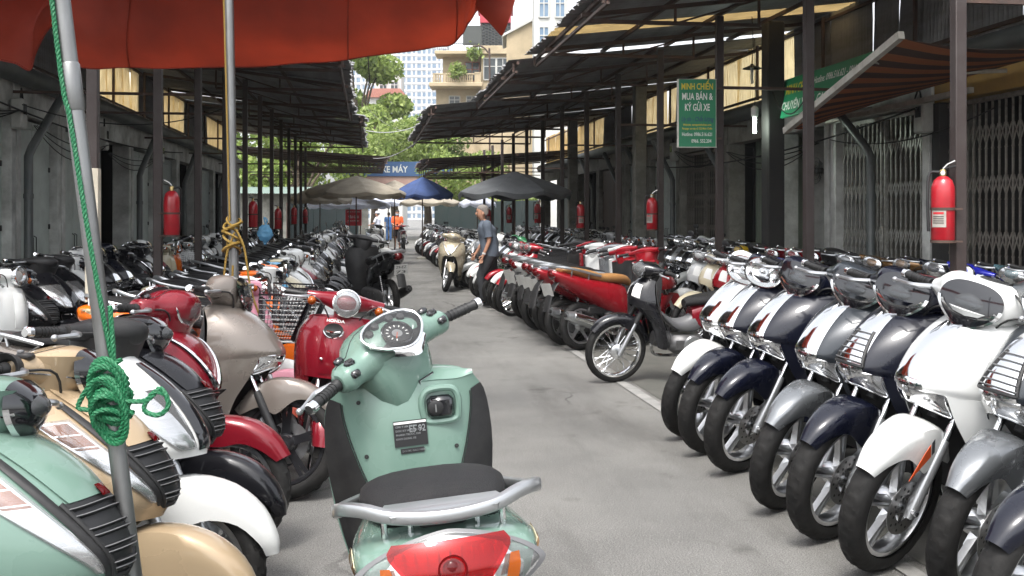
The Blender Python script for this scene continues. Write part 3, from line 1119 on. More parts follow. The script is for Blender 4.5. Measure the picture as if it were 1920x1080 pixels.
# ------------------------------------------------------------------ beyond the alley
def tree(x, y, h, r, m, label, seed, n=5200, leaf=.22, z0=.35):
    rr = random.Random(seed)
    t = thing('tree', label, 'tree', (x, y, 0), 0, 'trees beyond the alley')
    g = G()
    tube(g, [(0, 0, 0), (.1, .05, h * .2), (-.1, .1, h * .45), (0, 0, h * .7)], [.32, .26, .2, .08], 'bark', n=10, smooth=14)
    cl = []
    for k in range(11):
        a = rr.uniform(0, 2 * PI); zz = h * rr.uniform(.35, .95)
        q = r * rr.uniform(.35, .95) * (1 - .45 * abs(zz / h - .6))
        c = (q * math.cos(a), q * math.sin(a), zz)
        cl.append((c, r * rr.uniform(.28, .5)))
        tube(g, [(0, 0, h * rr.uniform(.25, .5)), (c[0] * .5, c[1] * .5, zz * .85), c], [.1, .06, .02], 'bark', n=6, smooth=8)
    obj('trunk', g, t)
    rs = np.random.RandomState(seed)
    V, F = [], []
    for k in range(n):
        c, q = cl[rs.randint(len(cl))]
        d = rs.normal(size=3); d /= np.linalg.norm(d)
        rad = q * (1 - .55 * rs.rand() ** 2.2)
        p = np.array(c) + d * rad * np.array((1.15, 1.15, .8))
        if p[2] < h * z0:
            continue
        a = rs.normal(size=3); a /= np.linalg.norm(a)
        b = np.cross(a, d + rs.normal(size=3) * .4); b /= max(np.linalg.norm(b), 1e-6)
        s = leaf * (.6 + .8 * rs.rand())
        i = len(V)
        V += [p - a * s * .5, p + b * s * .28, p + a * s * .5, p - b * s * .28]
        F.append((i, i + 1, i + 2, i + 3))
    g = G(); g.add(np.array(V), F, m)
    obj('crown', g, t, sharp=180)
    return t


q = at(668, 58); tree(q.x, q.y, 11.6, 2.5, 'leaves_bright', 'tall bright green tree at the end of the alley, left of the tower', 1, 9000, .3)
q = at(738, 66); tree(q.x, q.y, 7.4, 4.2, 'leaves_bright', 'broad green tree above the blue gate sign', 2, 9000, .3)
q = at(800, 70); tree(q.x, q.y, 7.8, 3.0, 'leaves_deep', 'green tree behind the far end of the right roof', 3, 6500, .3)
q = at(560, 52); tree(q.x, q.y, 6.6, 4.2, 'leaves_bright', 'leafy tree behind the green roofed shed on the left', 4, 7000, .28)
q = at(478, 56); tree(q.x, q.y, 7.5, 4.0, 'leaves_deep', 'leafy tree seen between the far left posts', 5, 6000, .3)
q = at(700, 78); tree(q.x, q.y, 9.6, 3.2, 'leaves_deep', 'darker tree in the gap below the tower', 6, 6500, .3)
q = at(905, 60); tree(q.x, q.y, 6.0, 3.2, 'leaves_bright', 'leafy tree behind the right posts near the gate', 7, 5000, .28)

# gate with the blue name board across the lane
q0, q1 = at(655, 60), at(850, 60)
t = thing('market_gate', 'pink gate wall with blue name board across the end of the lane', 'gate', ((q0.x + q1.x) / 2, (q0.y + q1.y) / 2, 0), -YAW)
wd = (q1 - q0).length
g = G()
for x in (-wd / 2 + .3, wd / 2 - .3):
    box(g, (x, 0, 1.75), (.5, .5, 3.5), 'pink_wall', .03)
box(g, (0, 0, 3.6), (wd, .4, 1.0), 'pink_wall', .02)
obj('gate_frame', g, t)
bo = G(); box(bo, (-.2, -.26, 4.22), (wd + .3, .08, .86), 'sign_blue', .01)
bo = obj('name_board', bo, t)
g = G(); text_geo(g, 'XE MÁY', .52, 'sign_white', frame((-.38, -.305, 4.18), (1, 0, 0), (0, 0, 1)), width=1.6, bold=.02)
obj('lettering', g, bo)

# vehicles, walls far down the lane
def wall_thing(a, b, h, m, label, panels=0, name='fence'):
    a, b = Vector(a), Vector(b)
    d = b - a
    t = thing(name, label, 'fence' if name == 'fence' else 'wall', tuple((a + b) / 2), math.atan2(d.y, d.x))
    n = max(1, int(d.length / 1.2))
    for k in range(n):
        g = G(); x = -d.length / 2 + d.length * (k + .5) / n
        box(g, (x, 0, h / 2), (d.length / n - .02, .05, h), m, .005)
        obj('panel', g, t)
    for k in range(n + 1):
        g = G(); box(g, (-d.length / 2 + d.length * k / n, .045, h / 2), (.06, .04, h + .05), 'rust_steel')
        obj('fence_post', g, t)


q0, q1 = at(540, 43), at(672, 47)
wall_thing((q0.x, q0.y, 0), (q1.x, q1.y, 0), 2.0, 'fence_teal', 'dark green sheet fence behind the pale parasols on the left')
q0, q1 = at(815, 49), at(1010, 42)
wall_thing((q0.x, q0.y, 0), (q1.x, q1.y, 0), 2.1, 'fence_teal', 'dark green sheet fence under the far end of the right roof')
q = at(545, 46)
t = thing('shed', 'low shed with pale green tin roof beyond the left posts', 'shed', (q.x, q.y + 3, 0), 0)
g = G(); box(g, (0, 0, 1.25), (7, 3, 2.5), 'plaster_old'); obj('wall', g, t)
me = corr_mesh(4.2, 8.4, 'roof_green', 0, 2)
o = link('roof', me, t); o.location = (0, 1.6, 2.9); o.rotation_euler = (0, .10, -PI / 2)

# houses and tower
def windows(parent, x0, x1, nx, z0, z1, nz, y, w, h, glass, name='window', frame_m='house_white', shared={}):
    key = (w, h, glass, frame_m)
    if key not in shared:
        fg = G()
        for a, b, c, d in ((0, h / 2, w, .07), (0, -h / 2, w, .07), (-w / 2, 0, .07, h), (w / 2, 0, .07, h), (0, 0, .05, h), (0, h * .12, w, .05)):
            box(fg, (a, -.03, b), (c + .004, .1, d + .003), frame_m)
        pg = G(); box(pg, (0, 0, 0), (w, .04, h), glass)
        shared[key] = (fg.mesh('window'), pg.mesh('pane'))
    for i in range(nx):
        for k in range(nz):
            o = link('window', shared[key][0], parent)
            o.location = (x0 + (x1 - x0) * (i + .5) / nx, y, z0 + (z1 - z0) * (k + .5) / nz)
            link('pane', shared[key][1], o)


# cream house with balconies
q = at(885, 84)
t = thing('balcony_house', 'cream house with balustraded balconies and climbing plants above the right roof', 'house', (q.x, q.y, 0), -YAW)
k = 84 / 1900
zf = lambda py: CAM_H + (405 - py) * k
xf = lambda px: (px - 885) * k
def fbox(g, px0, px1, py0, py1, y0, y1, m, bev=0):
    box(g, ((xf(px0) + xf(px1)) / 2, (y0 + y1) / 2, (zf(py0) + zf(py1)) / 2), (xf(px1) - xf(px0), y1 - y0, zf(py0) - zf(py1)), m, bev)
g = G(); box(g, ((xf(815) + xf(905)) / 2, 4, zf(158) / 2), (xf(905) - xf(815), 5, zf(158)), 'house_cream'); fbox(g, 828, 900, 98, 158, 1.5, 6, 'house_cream'); obj('wall', g, t)
g = G(); box(g, ((xf(902) + xf(965)) / 2, 3.2, zf(84) / 2), (xf(965) - xf(902), 6, zf(84)), 'house_cream'); obj('wall', g, t)
g = G(); fbox(g, 805, 905, 155, 163, -.4, 2.5, 'house_cream', .05); obj('balcony_slab', g, t)
g = G(); fbox(g, 815, 905, 95, 102, -.2, 2.5, 'house_cream', .05); obj('balcony_slab', g, t)
g = G(); fbox(g, 812, 900, 138, 141, -.3, -.1, 'house_cream', .02); fbox(g, 812, 816, 138, 155, -.3, -.1, 'house_cream'); fbox(g, 890, 902, 136, 155, -.3, -.1, 'house_cream'); fbox(g, 832, 836, 138, 155, -.3, -.1, 'house_cream'); rail = obj('balustrade', g, t)
for i in range(17):
    px = 818 + i * 4.2
    if 830 < px < 838: continue
    g = G(); lathe(g, [(.05, 0), (.09, .12), (.05, .3), (.08, .42), (.06, .6)], (xf(px), -.2, zf(155)), (0, 0, 1), 'house_cream', 8); obj('baluster', g, rail)
g = G()
for i in range(22):
    px = 820 + i * 3.6
    fbox(g, px, px + .6, 82, 95, -.15, -.1, 'enamel_dark')
fbox(g, 820, 900, 81, 82.2, -.15, -.1, 'enamel_dark'); o = obj('railing', g, t); o['kind'] = 'stuff'
g = G(); fbox(g, 868, 903, 48, 84, .0, .3, 'enamel_dark')
for i in range(9):
    for j in range(8):
        px, py = 903 + i * 6, 44 + j * 5.2
        fbox(g, px, px + 1.2, py, py + 5, -.1, .05, 'enamel_dark'); fbox(g, px, px + 5.6, py + (i % 2) * 2.5, py + 1 + (i % 2) * 2.5, -.1, .05, 'enamel_dark')
fbox(g, 903, 957, 44, 86, .1, .15, 'glass_dark'); o = obj('breeze_block_screen', g, t); o['kind'] = 'stuff'
g = G(); fbox(g, 900, 958, 16, 44, -.3, 3, 'red_facade', .03); fbox(g, 895, 962, 12, 17, -.5, 3, 'red_facade'); obj('roof_terrace', g, t)
g = G(); fbox(g, 902, 960, 86, 102, -.2, .2, 'house_cream', .05); obj('cornice', g, t)
windows(t, xf(906), xf(955), 2, zf(150), zf(108), 1, .15, 1.0, 1.8, 'glass_dark')
windows(t, xf(834), xf(900), 2, zf(196), zf(176), 1, 1.45, .9, .85, 'glass_dark')
windows(t, xf(866), xf(902), 1, zf(150), zf(110), 1, 1.4, 1.2, 1.6, 'glass_dark', frame_m='terracotta')
for nm, lab, cx, cz, n in (('climbing_plant', 'climbing plant spilling over the lower balcony of the cream house', 858, 134, 420), ('climbing_plant', 'climbing plant on the upper balcony of the cream house', 890, 100, 260)):
    rs = np.random.RandomState(cx)
    V, F = [], []
    for i in range(n):
        p = np.array((xf(cx + rs.normal() * 7), -.4 + rs.normal() * .2, zf(cz + rs.normal() * 6)))
        a = rs.normal(size=3) * .1; b = rs.normal(size=3) * .08
        j = len(V); V += [p - a, p + b, p + a, p - b]; F.append((j, j + 1, j + 2, j + 3))
    g = G(); g.add(np.array(V), F, 'leaves_bright')
    # hangs on the balcony slab
    tube(g, [(xf(cx) - .3, -.3, zf(cz + 12)), (xf(cx), -.35, zf(cz)), (xf(cx) + .3, -.3, zf(cz - 10))], .03, 'bark', n=5)
    o = obj(nm, g, None, sharp=180); o.location = t.location; o.rotation_euler = t.rotation_euler; tag(o, lab, 'plant')
# street lamp before the house
q = at(918, 78)
g = G(); kk = 78 / 1900
tube(g, [(0, 0, 0), (0, 0, CAM_H + 285 * kk), (-.1, 0, CAM_H + 305 * kk), (-.6, 0, CAM_H + 318 * kk), (-1.3, 0, CAM_H + 318 * kk)], .07, 'rust_steel', n=8, smooth=20)
box(g, (-1.6, 0, CAM_H + 318 * kk), (.6, .2, .12), 'lamp_white', .04)
o = obj('street_lamp', g); o.location = (q.x, q.y, 0); o.rotation_euler = (0, 0, -YAW); tag(o, 'curved rusty street lamp in front of the cream house', 'lamp')

# tower of flats
q = at(748, 390)
t = thing('apartment_tower', 'pale tower of flats far behind the trees, gridded with blue windows', 'building', (q.x, q.y, 0), -YAW)
W, H = 37, 96
g = G(); box(g, (0, 8, H / 2), (W, 16, H), 'tower_white'); obj('wall', g, t)
g = G()
for r_ in range(34):
    z = 1.5 + r_ * 2.75
    for c_ in range(19):
        x = -W / 2 + 1 + c_ * (W - 2) / 18
        box(g, (x, -.02, z), ((1.1, 1.35, .8, 1.35, 1.1)[c_ % 5], .14, 1.6 if (c_ + r_) % 7 else 1.2), 'glass_blue')
o = obj('window_grid', g, t); o['kind'] = 'stuff'
for c_ in range(20):
    g = G(); box(g, (-W / 2 + 1 + (c_ - .5) * (W - 2) / 18, -.2, H / 2), (.26 if c_ % 5 else .6, .5, H), 'tower_white'); obj('pier', g, t)
for r_ in range(35):
    g = G(); box(g, (0, -.12, r_ * 2.75 + .1), (W, .35, .4), 'tower_white'); obj('floor_band', g, t)
# white house with red tiled roof
q = at(724, 105); k = 105 / 1900
t = thing('white_house', 'white house with red tiled roof among the trees below the tower', 'house', (q.x, q.y, 0), -YAW)
z = CAM_H + (405 - 183) * k
g = G(); box(g, (0, 2.5, z / 2), (3.4, 5, z), 'house_white'); obj('wall', g, t)
g = G(); prism(g, [(-2.3, 0), (2.3, 0), (1.5, .9), (-1.5, .9)], 5.6, 'terracotta', frame((0, 2.4, z), (1, 0, 0), (0, 0, 1))); obj('roof', g, t)
g = G(); box(g, (-.3, 5.5, z / 2 + 1.6), (2.9, 3, z + 3.2), 'house_white'); obj('upper_floor', g, t)
windows(t, -1.4, 1.0, 2, z + .4, z + 3, 1, 3.94, .8, 1.0, 'glass_dark')
# pale houses at the upper right
q = at(985, 70); k = 70 / 1900
t = thing('gabled_house', 'pale yellow gabled house behind the right tin roof', 'house', (q.x, q.y, 0), -YAW)
z = CAM_H + (405 - 62) * k
g = G(); prism(g, [(-1.3, 0), (2.2, 0), (2.2, z + 1.9), (-1.3, z)], 5, 'house_cream', frame((0, 3, 0), (1, 0, 0), (0, 0, 1))); obj('wall', g, t)
g = G(); bar(g, (-1.6, 3, z - .1), (2.4, 3, z + 2.0), 5.4, .15, 'house_white', up=(0, 0, 1)); obj('roof', g, t)
q = at(1030, 62); k = 62 / 1900
t = thing('white_flats', 'white block of flats at the top edge above the right roof', 'building', (q.x, q.y, 0), -YAW)
g = G(); box(g, (.2, 4, 9), (2.2, 6, 18), 'house_white'); obj('wall', g, t)
windows(t, -.8, 1.2, 2, 11.5, 17.5, 3, .97, .6, 1.4, 'glass_blue')

# thin summer haze: one closed box round everything
m = bpy.data.materials.new('haze'); m.use_nodes = True
nt = m.node_tree
for n in list(nt.nodes):
    nt.nodes.remove(n)
o_ = nt.nodes.new('ShaderNodeOutputMaterial'); v_ = nt.nodes.new('ShaderNodeVolumePrincipled')
v_.inputs['Color'].default_value = (.95, .96, .98, 1); v_.inputs['Density'].default_value = HAZE; v_.inputs['Anisotropy'].default_value = .2
nt.links.new(v_.outputs[0], o_.inputs['Volume'])
MATS['haze'] = m
g = G(); box(g, (0, 205, 49), (420, 470, 101), 'haze')
tag(obj('haze', g), kind='stuff')

# ------------------------------------------------------------------ motorbikes (local axes: x forward, y left, z up)
def pat(ctrl, us, vs):
    """points of a control patch at chosen parameters"""
    C = np.asarray(ctrl, float)

    def cr(P, t):
        n = len(P)
        Q = np.concatenate([[2 * P[0] - P[1]], P, [2 * P[-1] - P[-2]]])
        t = np.asarray(t, float)
        i = np.clip(np.floor(t).astype(int), 0, n - 2)
        u = (t - i).reshape((-1,) + (1,) * (P.ndim - 1))
        p0, p1, p2, p3 = Q[i], Q[i + 1], Q[i + 2], Q[i + 3]
        return 0.5 * ((2 * p1) + (-p0 + p2) * u + (2 * p0 - 5 * p1 + 4 * p2 - p3) * u ** 2 + (-p0 + 3 * p1 - 3 * p2 + p3) * u ** 3)
    P = cr(C, us)
    return np.swapaxes(cr(np.swapaxes(P, 0, 1), vs), 0, 1)


def normals(P):
    N = np.cross(np.gradient(P, axis=1), np.gradient(P, axis=0))
    return N / np.maximum(np.linalg.norm(N, axis=2, keepdims=True), 1e-9)


def overlay(g, ctrl, us, vs, m, off=0.003, thick=0.003, out=(1, 0, 0.3), crown=0.0):
    """a piece lying off the surface of a control patch"""
    P = pat(ctrl, us, vs) if not callable(vs) else np.array([pat(ctrl, [u], vs(i / (len(us) - 1)))[0] for i, u in enumerate(us)])
    N = normals(P)
    fl = (N.mean((0, 1)) @ np.array(out)) < 0
    if fl:
        N = -N
    h = np.full(P.shape[:2], off)
    if crown:
        a = np.sin(np.linspace(0, PI, P.shape[0]))[:, None] * np.sin(np.linspace(0, PI, P.shape[1]))[None]
        h = h + crown * a
    sheet(g, P + N * h[..., None], m, thick, flip=fl)


def dome(g, c, nrm, up, rw, rh, bulge, m, p=2.3, n=28, k=6, s0=0.0, s1=1.0, t0=0.0, t1=1.0, off=0.0, sag=0.0, chin=0.0):
    """shallow dome with a superellipse outline facing nrm"""
    nrm = np.array(nrm, float); nrm /= np.linalg.norm(nrm)
    up = np.array(up, float); up -= nrm * up.dot(nrm); up /= np.linalg.norm(up)
    rt = np.cross(up, nrm)
    P = []
    full = (t1 - t0) >= 0.999
    nn = n + (0 if full else 1)
    for i in range(k + 1):
        s = s0 + (s1 - s0) * i / k
        row = []
        for j in range(nn):
            t = 2 * PI * (t0 + (t1 - t0) * j / n)
            ct, st = math.cos(t), math.sin(t)
            a = rw * abs(ct) ** (2 / p) * (1 if ct > 0 else -1) * s
            b = rh * abs(st) ** (2 / p) * (1 if st > 0 else -1) * s
            if chin and b < 0:
                a *= 1 - chin * (-b / rh) ** 1.5
                b *= 1 + .45 * chin
            row.append(np.array(c) + rt * a + up * b + nrm * (bulge * (1 - s * s) + off - sag * a * a))
        P.append(row)
    P = np.array(P)
    F = grid_faces(k + 1, nn, cv=full)
    # facing: u outward, v counter-clockwise seen from outside
    F = [f[::-1] for f in F]
    g.add(P, F, m)


def tyre(g, ax, az, Rr, w, hi, m='rubber'):
    n = 132 if hi else 40
    rs = w / 2
    k = 13 if hi else 9
    th = np.linspace(-R(118), R(118), k)
    P = []
    for i in range(n):
        a = 2 * PI * i / n
        row = []
        for j, t in enumerate(th):
            jj = abs(j - k // 2)
            r = Rr - rs * 0.96 + rs * 0.96 * math.cos(t)
            if hi:
                if jj in (1, 2, 3) and (i - jj * 2 + (3 if j < k // 2 else 0)) % 6 == 0:
                    r -= 0.0085
                if j == k // 2:
                    r -= 0.005
            y = rs * math.sin(t)
            row.append((ax + r * math.cos(a), y, az + r * math.sin(a)))
        P.append(row)
    g.add(np.array(P), [f[::-1] for f in grid_faces(n, k, cu=True)], m)


def wheel(P, name, ax, az, Rr, w, kind, hi, steer, rim_m='alloy', disc=True, side=1):
    gt = P(name, None, steer)
    tyre(gt, ax, az, Rr, w, hi)
    Ri = Rr - w * 0.78
    g = P('rim', name, steer)
    n = 48 if hi else 28
    hw = w * 0.36
    prof = [(Ri + .004, -hw), (Ri - .012, -hw), (Ri - .020, -hw * .55), (Ri - .020, hw * .55), (Ri - .012, hw), (Ri + .004, hw), (Ri + .006, hw * .4), (Ri + .006, -hw * .4)]
    lathe(g, prof, (ax, 0, az), (0, 1, 0), rim_m, n, closed=True)

    def spoke(a0, a1, r0, r1, w0, w1, y0, y1, t):
        c0 = (ax + r0 * math.cos(a0), y0, az + r0 * math.sin(a0)); c1 = (ax + r1 * math.cos(a1), y1, az + r1 * math.sin(a1))
        d = (Vector(c1) - Vector(c0)).normalized(); s = d.cross(Vector((0, 1, 0))).normalized()
        V = []
        for c, ww in ((c0, w0), (c1, w1)):
            for u, q in ((-1, -1), (1, -1), (.6, 1), (-.6, 1), (0, 1.3)):
                V.append(Vector(c) + s * (u * ww) + Vector((0, q * t * side, 0)))
        F = [(0, 1, 6, 5), (1, 2, 7, 6), (2, 4, 9, 7), (4, 3, 8, 9), (3, 0, 5, 8)]
        g.add([tuple(v) for v in V], F, rim_m)
    if kind == 'wire':
        lathe(g, [(.012, -.06), (.05, -.055), (.058, -.04), (.058, .03), (.065, .04), (.03, .06), (.012, .062)], (ax, 0, az), (0, 1, 0), 'alloy', 20)
        for q in range(18):
            a = 2 * PI * q / 18
            for sg, dy in ((1, .035), (-1, -.035)):
                a1 = a + sg * .42
                tube(g, [(ax + .055 * math.cos(a), dy, az + .055 * math.sin(a)), (ax + (Ri - .01) * math.cos(a1), 0, az + (Ri - .01) * math.sin(a1))], .0022, 'chrome', n=4, caps=False)
    else:
        lathe(g, [(.012, -.05), (.04, -.05), (.048, -.03), (.05, .02), (.036, .045), (.012, .05)], (ax, 0, az), (0, 1, 0), rim_m, 20)
        if kind == 'double':
            for q in range(5):
                a = 2 * PI * q / 5 + .3
                for s in (-.10, .10):
                    spoke(a + s * 1.2, a + s * .9, .03, Ri - .012, .015, .010, .012 * side, .0, .012)
                spoke(a, a, .035, Ri * .45, .026, .02, .008 * side, .004 * side, .012)
        elif kind == 'fork':
            for q in range(6):
                a = 2 * PI * q / 6 + .2
                spoke(a, a, .035, Ri * .55, .012, .009, .01 * side, .006 * side, .01)
                for s in (-.2, .2):
                    spoke(a, a + s, Ri * .52, Ri - .012, .008, .008, .006 * side, 0, .008)
        else:
            for q in range(5):
                a = 2 * PI * q / 5 + .1
                spoke(a, a + .12, .035, Ri - .012, .020, .013, .012 * side, 0, .012)
    if disc:
        g = P('brake_disc', name, steer)
        yd = side * (w * .5 + .006)
        N = 30
        prof = [(.055, yd - .002), (.108, yd - .002), (.108, yd + .002), (.055, yd + .002)]
        lathe(g, prof, (ax, 0, az), (0, 1, 0), 'steel', N, closed=True)
        for q in range(5):
            a = 2 * PI * q / 5
            bar(g, (ax + .02 * math.cos(a), yd, az + .02 * math.sin(a)), (ax + .062 * math.cos(a), yd, az + .062 * math.sin(a)), .004, .016, 'black_plastic', up=(-math.sin(a), 0, math.cos(a)))
        if hi:
            for q in range(20):
                a = 2 * PI * q / 20
                r = .07 if q % 2 else .09
                lathe(g, [(.0001, 0), (.006, 0), (.006, side * .0005)], (ax + r * math.cos(a), yd + side * .0026, az + r * math.sin(a)), (0, 1, 0), 'ink', 6)


class Parts:
    def __init__(s):
        s.list, s.key = [], {}

    def __call__(s, name, parent=None, steer=False):
        k = (name, parent, steer)
        if k not in s.key:
            s.key[k] = G()
            s.list.append((name, parent, steer, s.key[k]))
        return s.key[k]

    def new(s, name, parent=None, steer=False):
        g = G()
        s.list.append((name, parent, steer, g))
        return g


def fender(g, ax, az, rows, m='paint', thick=.003, nu=22, nv=15):
    """rows: (angle deg, crown radius, half width, side drop)"""
    C = []
    for a, r, w, d in rows:
        ca, sa = math.cos(R(a)), math.sin(R(a))
        half = [(0, r), (w * .62, r - .006), (w * .95, r - .03), (w, r - max(d, .035))]
        C.append(sym([(ax + q * ca, y, az + q * sa) for y, q in half]))
    patch(g, C, nu, nv, m, thick, flip=True)


def grips(P, hi, S, cz, cx, steer=True):
    """grips, bar ends, levers either side; S gives reach and sweep"""
    y0, y1 = S.get('gy', (.215, .335))
    for sg in (1, -1):
        g = P.new('grip', None, steer)
        a = np.array((cx, sg * y0, cz)); b = np.array((cx - .035, sg * y1, cz - .005))
        pts = [a, a + (b - a) * .06, a + (b - a) * .12, a + (b - a) * .5, a + (b - a) * .9, b]
        tube(g, pts, [.020, .021, .0165, .0175, .0165, .0185], 'grip_rubber', n=12)
        if hi:
            d = (b - a) / np.linalg.norm(b - a)
            for q in range(6):
                c = a + (b - a) * (.2 + .11 * q)
                tube(g, [c, c + d * .004], .0188, 'grip_rubber', n=12)
        e = (b - a) / np.linalg.norm(b - a)
        tube(g, [b, b + e * .004, b + e * .022, b + e * .028], [.012, .0195, .0195, .014], 'chrome', n=14)
        g = P.new('brake_cable', None, steer)
        tube(g, [(cx + .03, sg * y0 * .95, cz - .005), (cx + .10, sg * .15, cz - .01), (cx + .09, sg * .08, cz - .10), (cx + .07, sg * .05, cz - .20)], .0042, 'cable', n=5, smooth=12)
        g = P.new('brake_lever', None, steer)
        l0 = a + np.array((.03, -sg * .02, -.004)); l1 = a + np.array((.075, sg * .03, -.008)); l2 = b + np.array((.088, -sg * .02, -.012)); l3 = b + np.array((.08, sg * .008, -.016))
        tube(g, [l0, l1, (l1 + l2) / 2 + np.array((.004, 0, 0)), l2, l3], [.011, .0095, .0078, .007, .007], 'alloy_paint', n=8, smooth=12)
        ellipsoid(g, l3, (.0115, .0115, .0115), 'alloy_paint', 6, 8)


def mirror_pair(P, cx, cz, steer=True, round_=True, dx=0.0):
    for sg in (1, -1):
        g = P.new('mirror', None, steer)
        a = (cx + .02, sg * .19, cz + .03); b = (cx + .035, sg * .22, cz + .12); c = (cx + .02 + dx, sg * .27, cz + .2)
        tube(g, [a, b, c], .005, 'black_gloss', n=6, smooth=8)
        ellipsoid(g, c, (.012, .055, .036), 'black_plastic', 8, 14)
        dome(g, (c[0] - .0125, c[1], c[2]), (-1, 0, 0), (0, 0, 1), .046, .029, .001, 'chrome', n=16, k=2)


def engine_rear(P, S, hi, rx, rz, Rr):
    # transmission case with swing arm on the left, silencer on the right, damper, stand
    g = P('engine')
    st = [(-.05, .28, .10, .10), (-.2, .285, .10, .12), (-.45, .28, .06, .10), (rx + .02, rz + .005, .055, .095), (rx - .09, rz, .03, .05)]
    rings = [ring_se((x, S.get('cvt_y', .125), z), (0, 1, 0), (0, 0, 1), w * .6, h, h, 3, 14) for x, z, w, h in st]
    loft(g, rings, 'engine_grey', nu=14)
    for q in range(6):
        lathe(g, [(.001, 0), (.009, 0), (.009, .006), (.001, .006)], (-.12 - q * .09, S.get('cvt_y', .125) + .052 - abs(q - 2) * .004, .33 - .09 * (q % 2)), (0, 1, 0), 'steel', 6)
    box(g, (-.22, 0, .33), (.26, .2, .16), 'black_plastic', .03)
    box(g, (-.42, .02, .42), (.3, .16, .12), 'black_plastic', .03)
    g = P('muffler')
    y = -S.get('muf_y', .15)
    tube(g, [(-.12, -.06, .2), (-.25, -.11, .16), (-.4, y, .2)], .017, 'steel', n=8, smooth=8)
    pts = [(-.38, y, .215), (-.46, y, .25), (-.62, y - .005, .30), (-.82, y - .01, .365), (-.92, y - .01, .39)]
    tube(g, pts, [.03, .052, .062, .06, .046], S.get('muf_m', 'black_plastic'), n=14, smooth=12)
    hs = [(-.44, y - .025, .25), (-.62, y - .032, .31), (-.84, y - .036, .375)]
    tube(g, hs, [.034, .046, .04], S.get('shield_m', 'chrome'), n=12, smooth=9)
    tube(g, [(-.91, y - .01, .385), (-.945, y - .01, .395)], .02, 'black_plastic', n=10)
    g = P('rear_damper')
    for q in range(S.get('dampers', 1)):
        yy = (.105, -.105)[q]
        a, b = np.array((rx - .02, yy, rz + .03)), np.array((rx + .08, yy, rz + .34))
        tube(g, [a, b], .012, 'steel', n=8)
        N = 40 if hi else 20
        tube(g, [a + (b - a) * (.2 + .7 * k / N) + np.array((math.cos(k * 1.35) * .022, math.sin(k * 1.35) * .022, 0)) for k in range(N)], .0045, S.get('spring_m', 'black_gloss'), n=5)
    g = P('stand')
    tube(g, [(-.2, .11, .2), (-.27, .12, .08), (-.3, .17, .012)], .011, 'black_plastic', n=7)
    tube(g, [(-.2, -.11, .2), (-.27, -.12, .06)], .011, 'black_plastic', n=7)
    box(g, (-.3, .185, .01), (.06, .05, .012), 'black_plastic', .004)


def tail_parts(P, S, hi, tx, tz, tw):
    """mudguard and number plate under the tail"""
    g = P('rear_mudguard')
    C = []
    for x, z, w in ((tx + .1, tz - .06, .05), (tx + .0, tz - .15, .055), (tx - .06, tz - .27, .06), (tx - .10, tz - .40, .06)):
        C.append(sym([(x, 0, z), (x + .006, w * .8, z), (x + .02, w, z)]))
    patch(g, C, 10, 7, 'black_plastic', .004)
    if S.get('plate'):
        g = P('number_plate')
        M = frame((tx - .055, 0, tz - .17), (0, -1, 0), (-.3, 0, 1))
        prism(g, [(-.095, -.07), (.095, -.07), (.095, .07), (-.095, .07)], .003, 'plate_white', M)
        if hi and S.get('plate_text'):
            for k, tline in enumerate(S['plate_text']):
                text_geo(g, tline, .052, 'ink', M @ Matrix.Translation((0, .032 - .066 * k, .002)), width=.15 if k == 0 else .14, bold=.01)


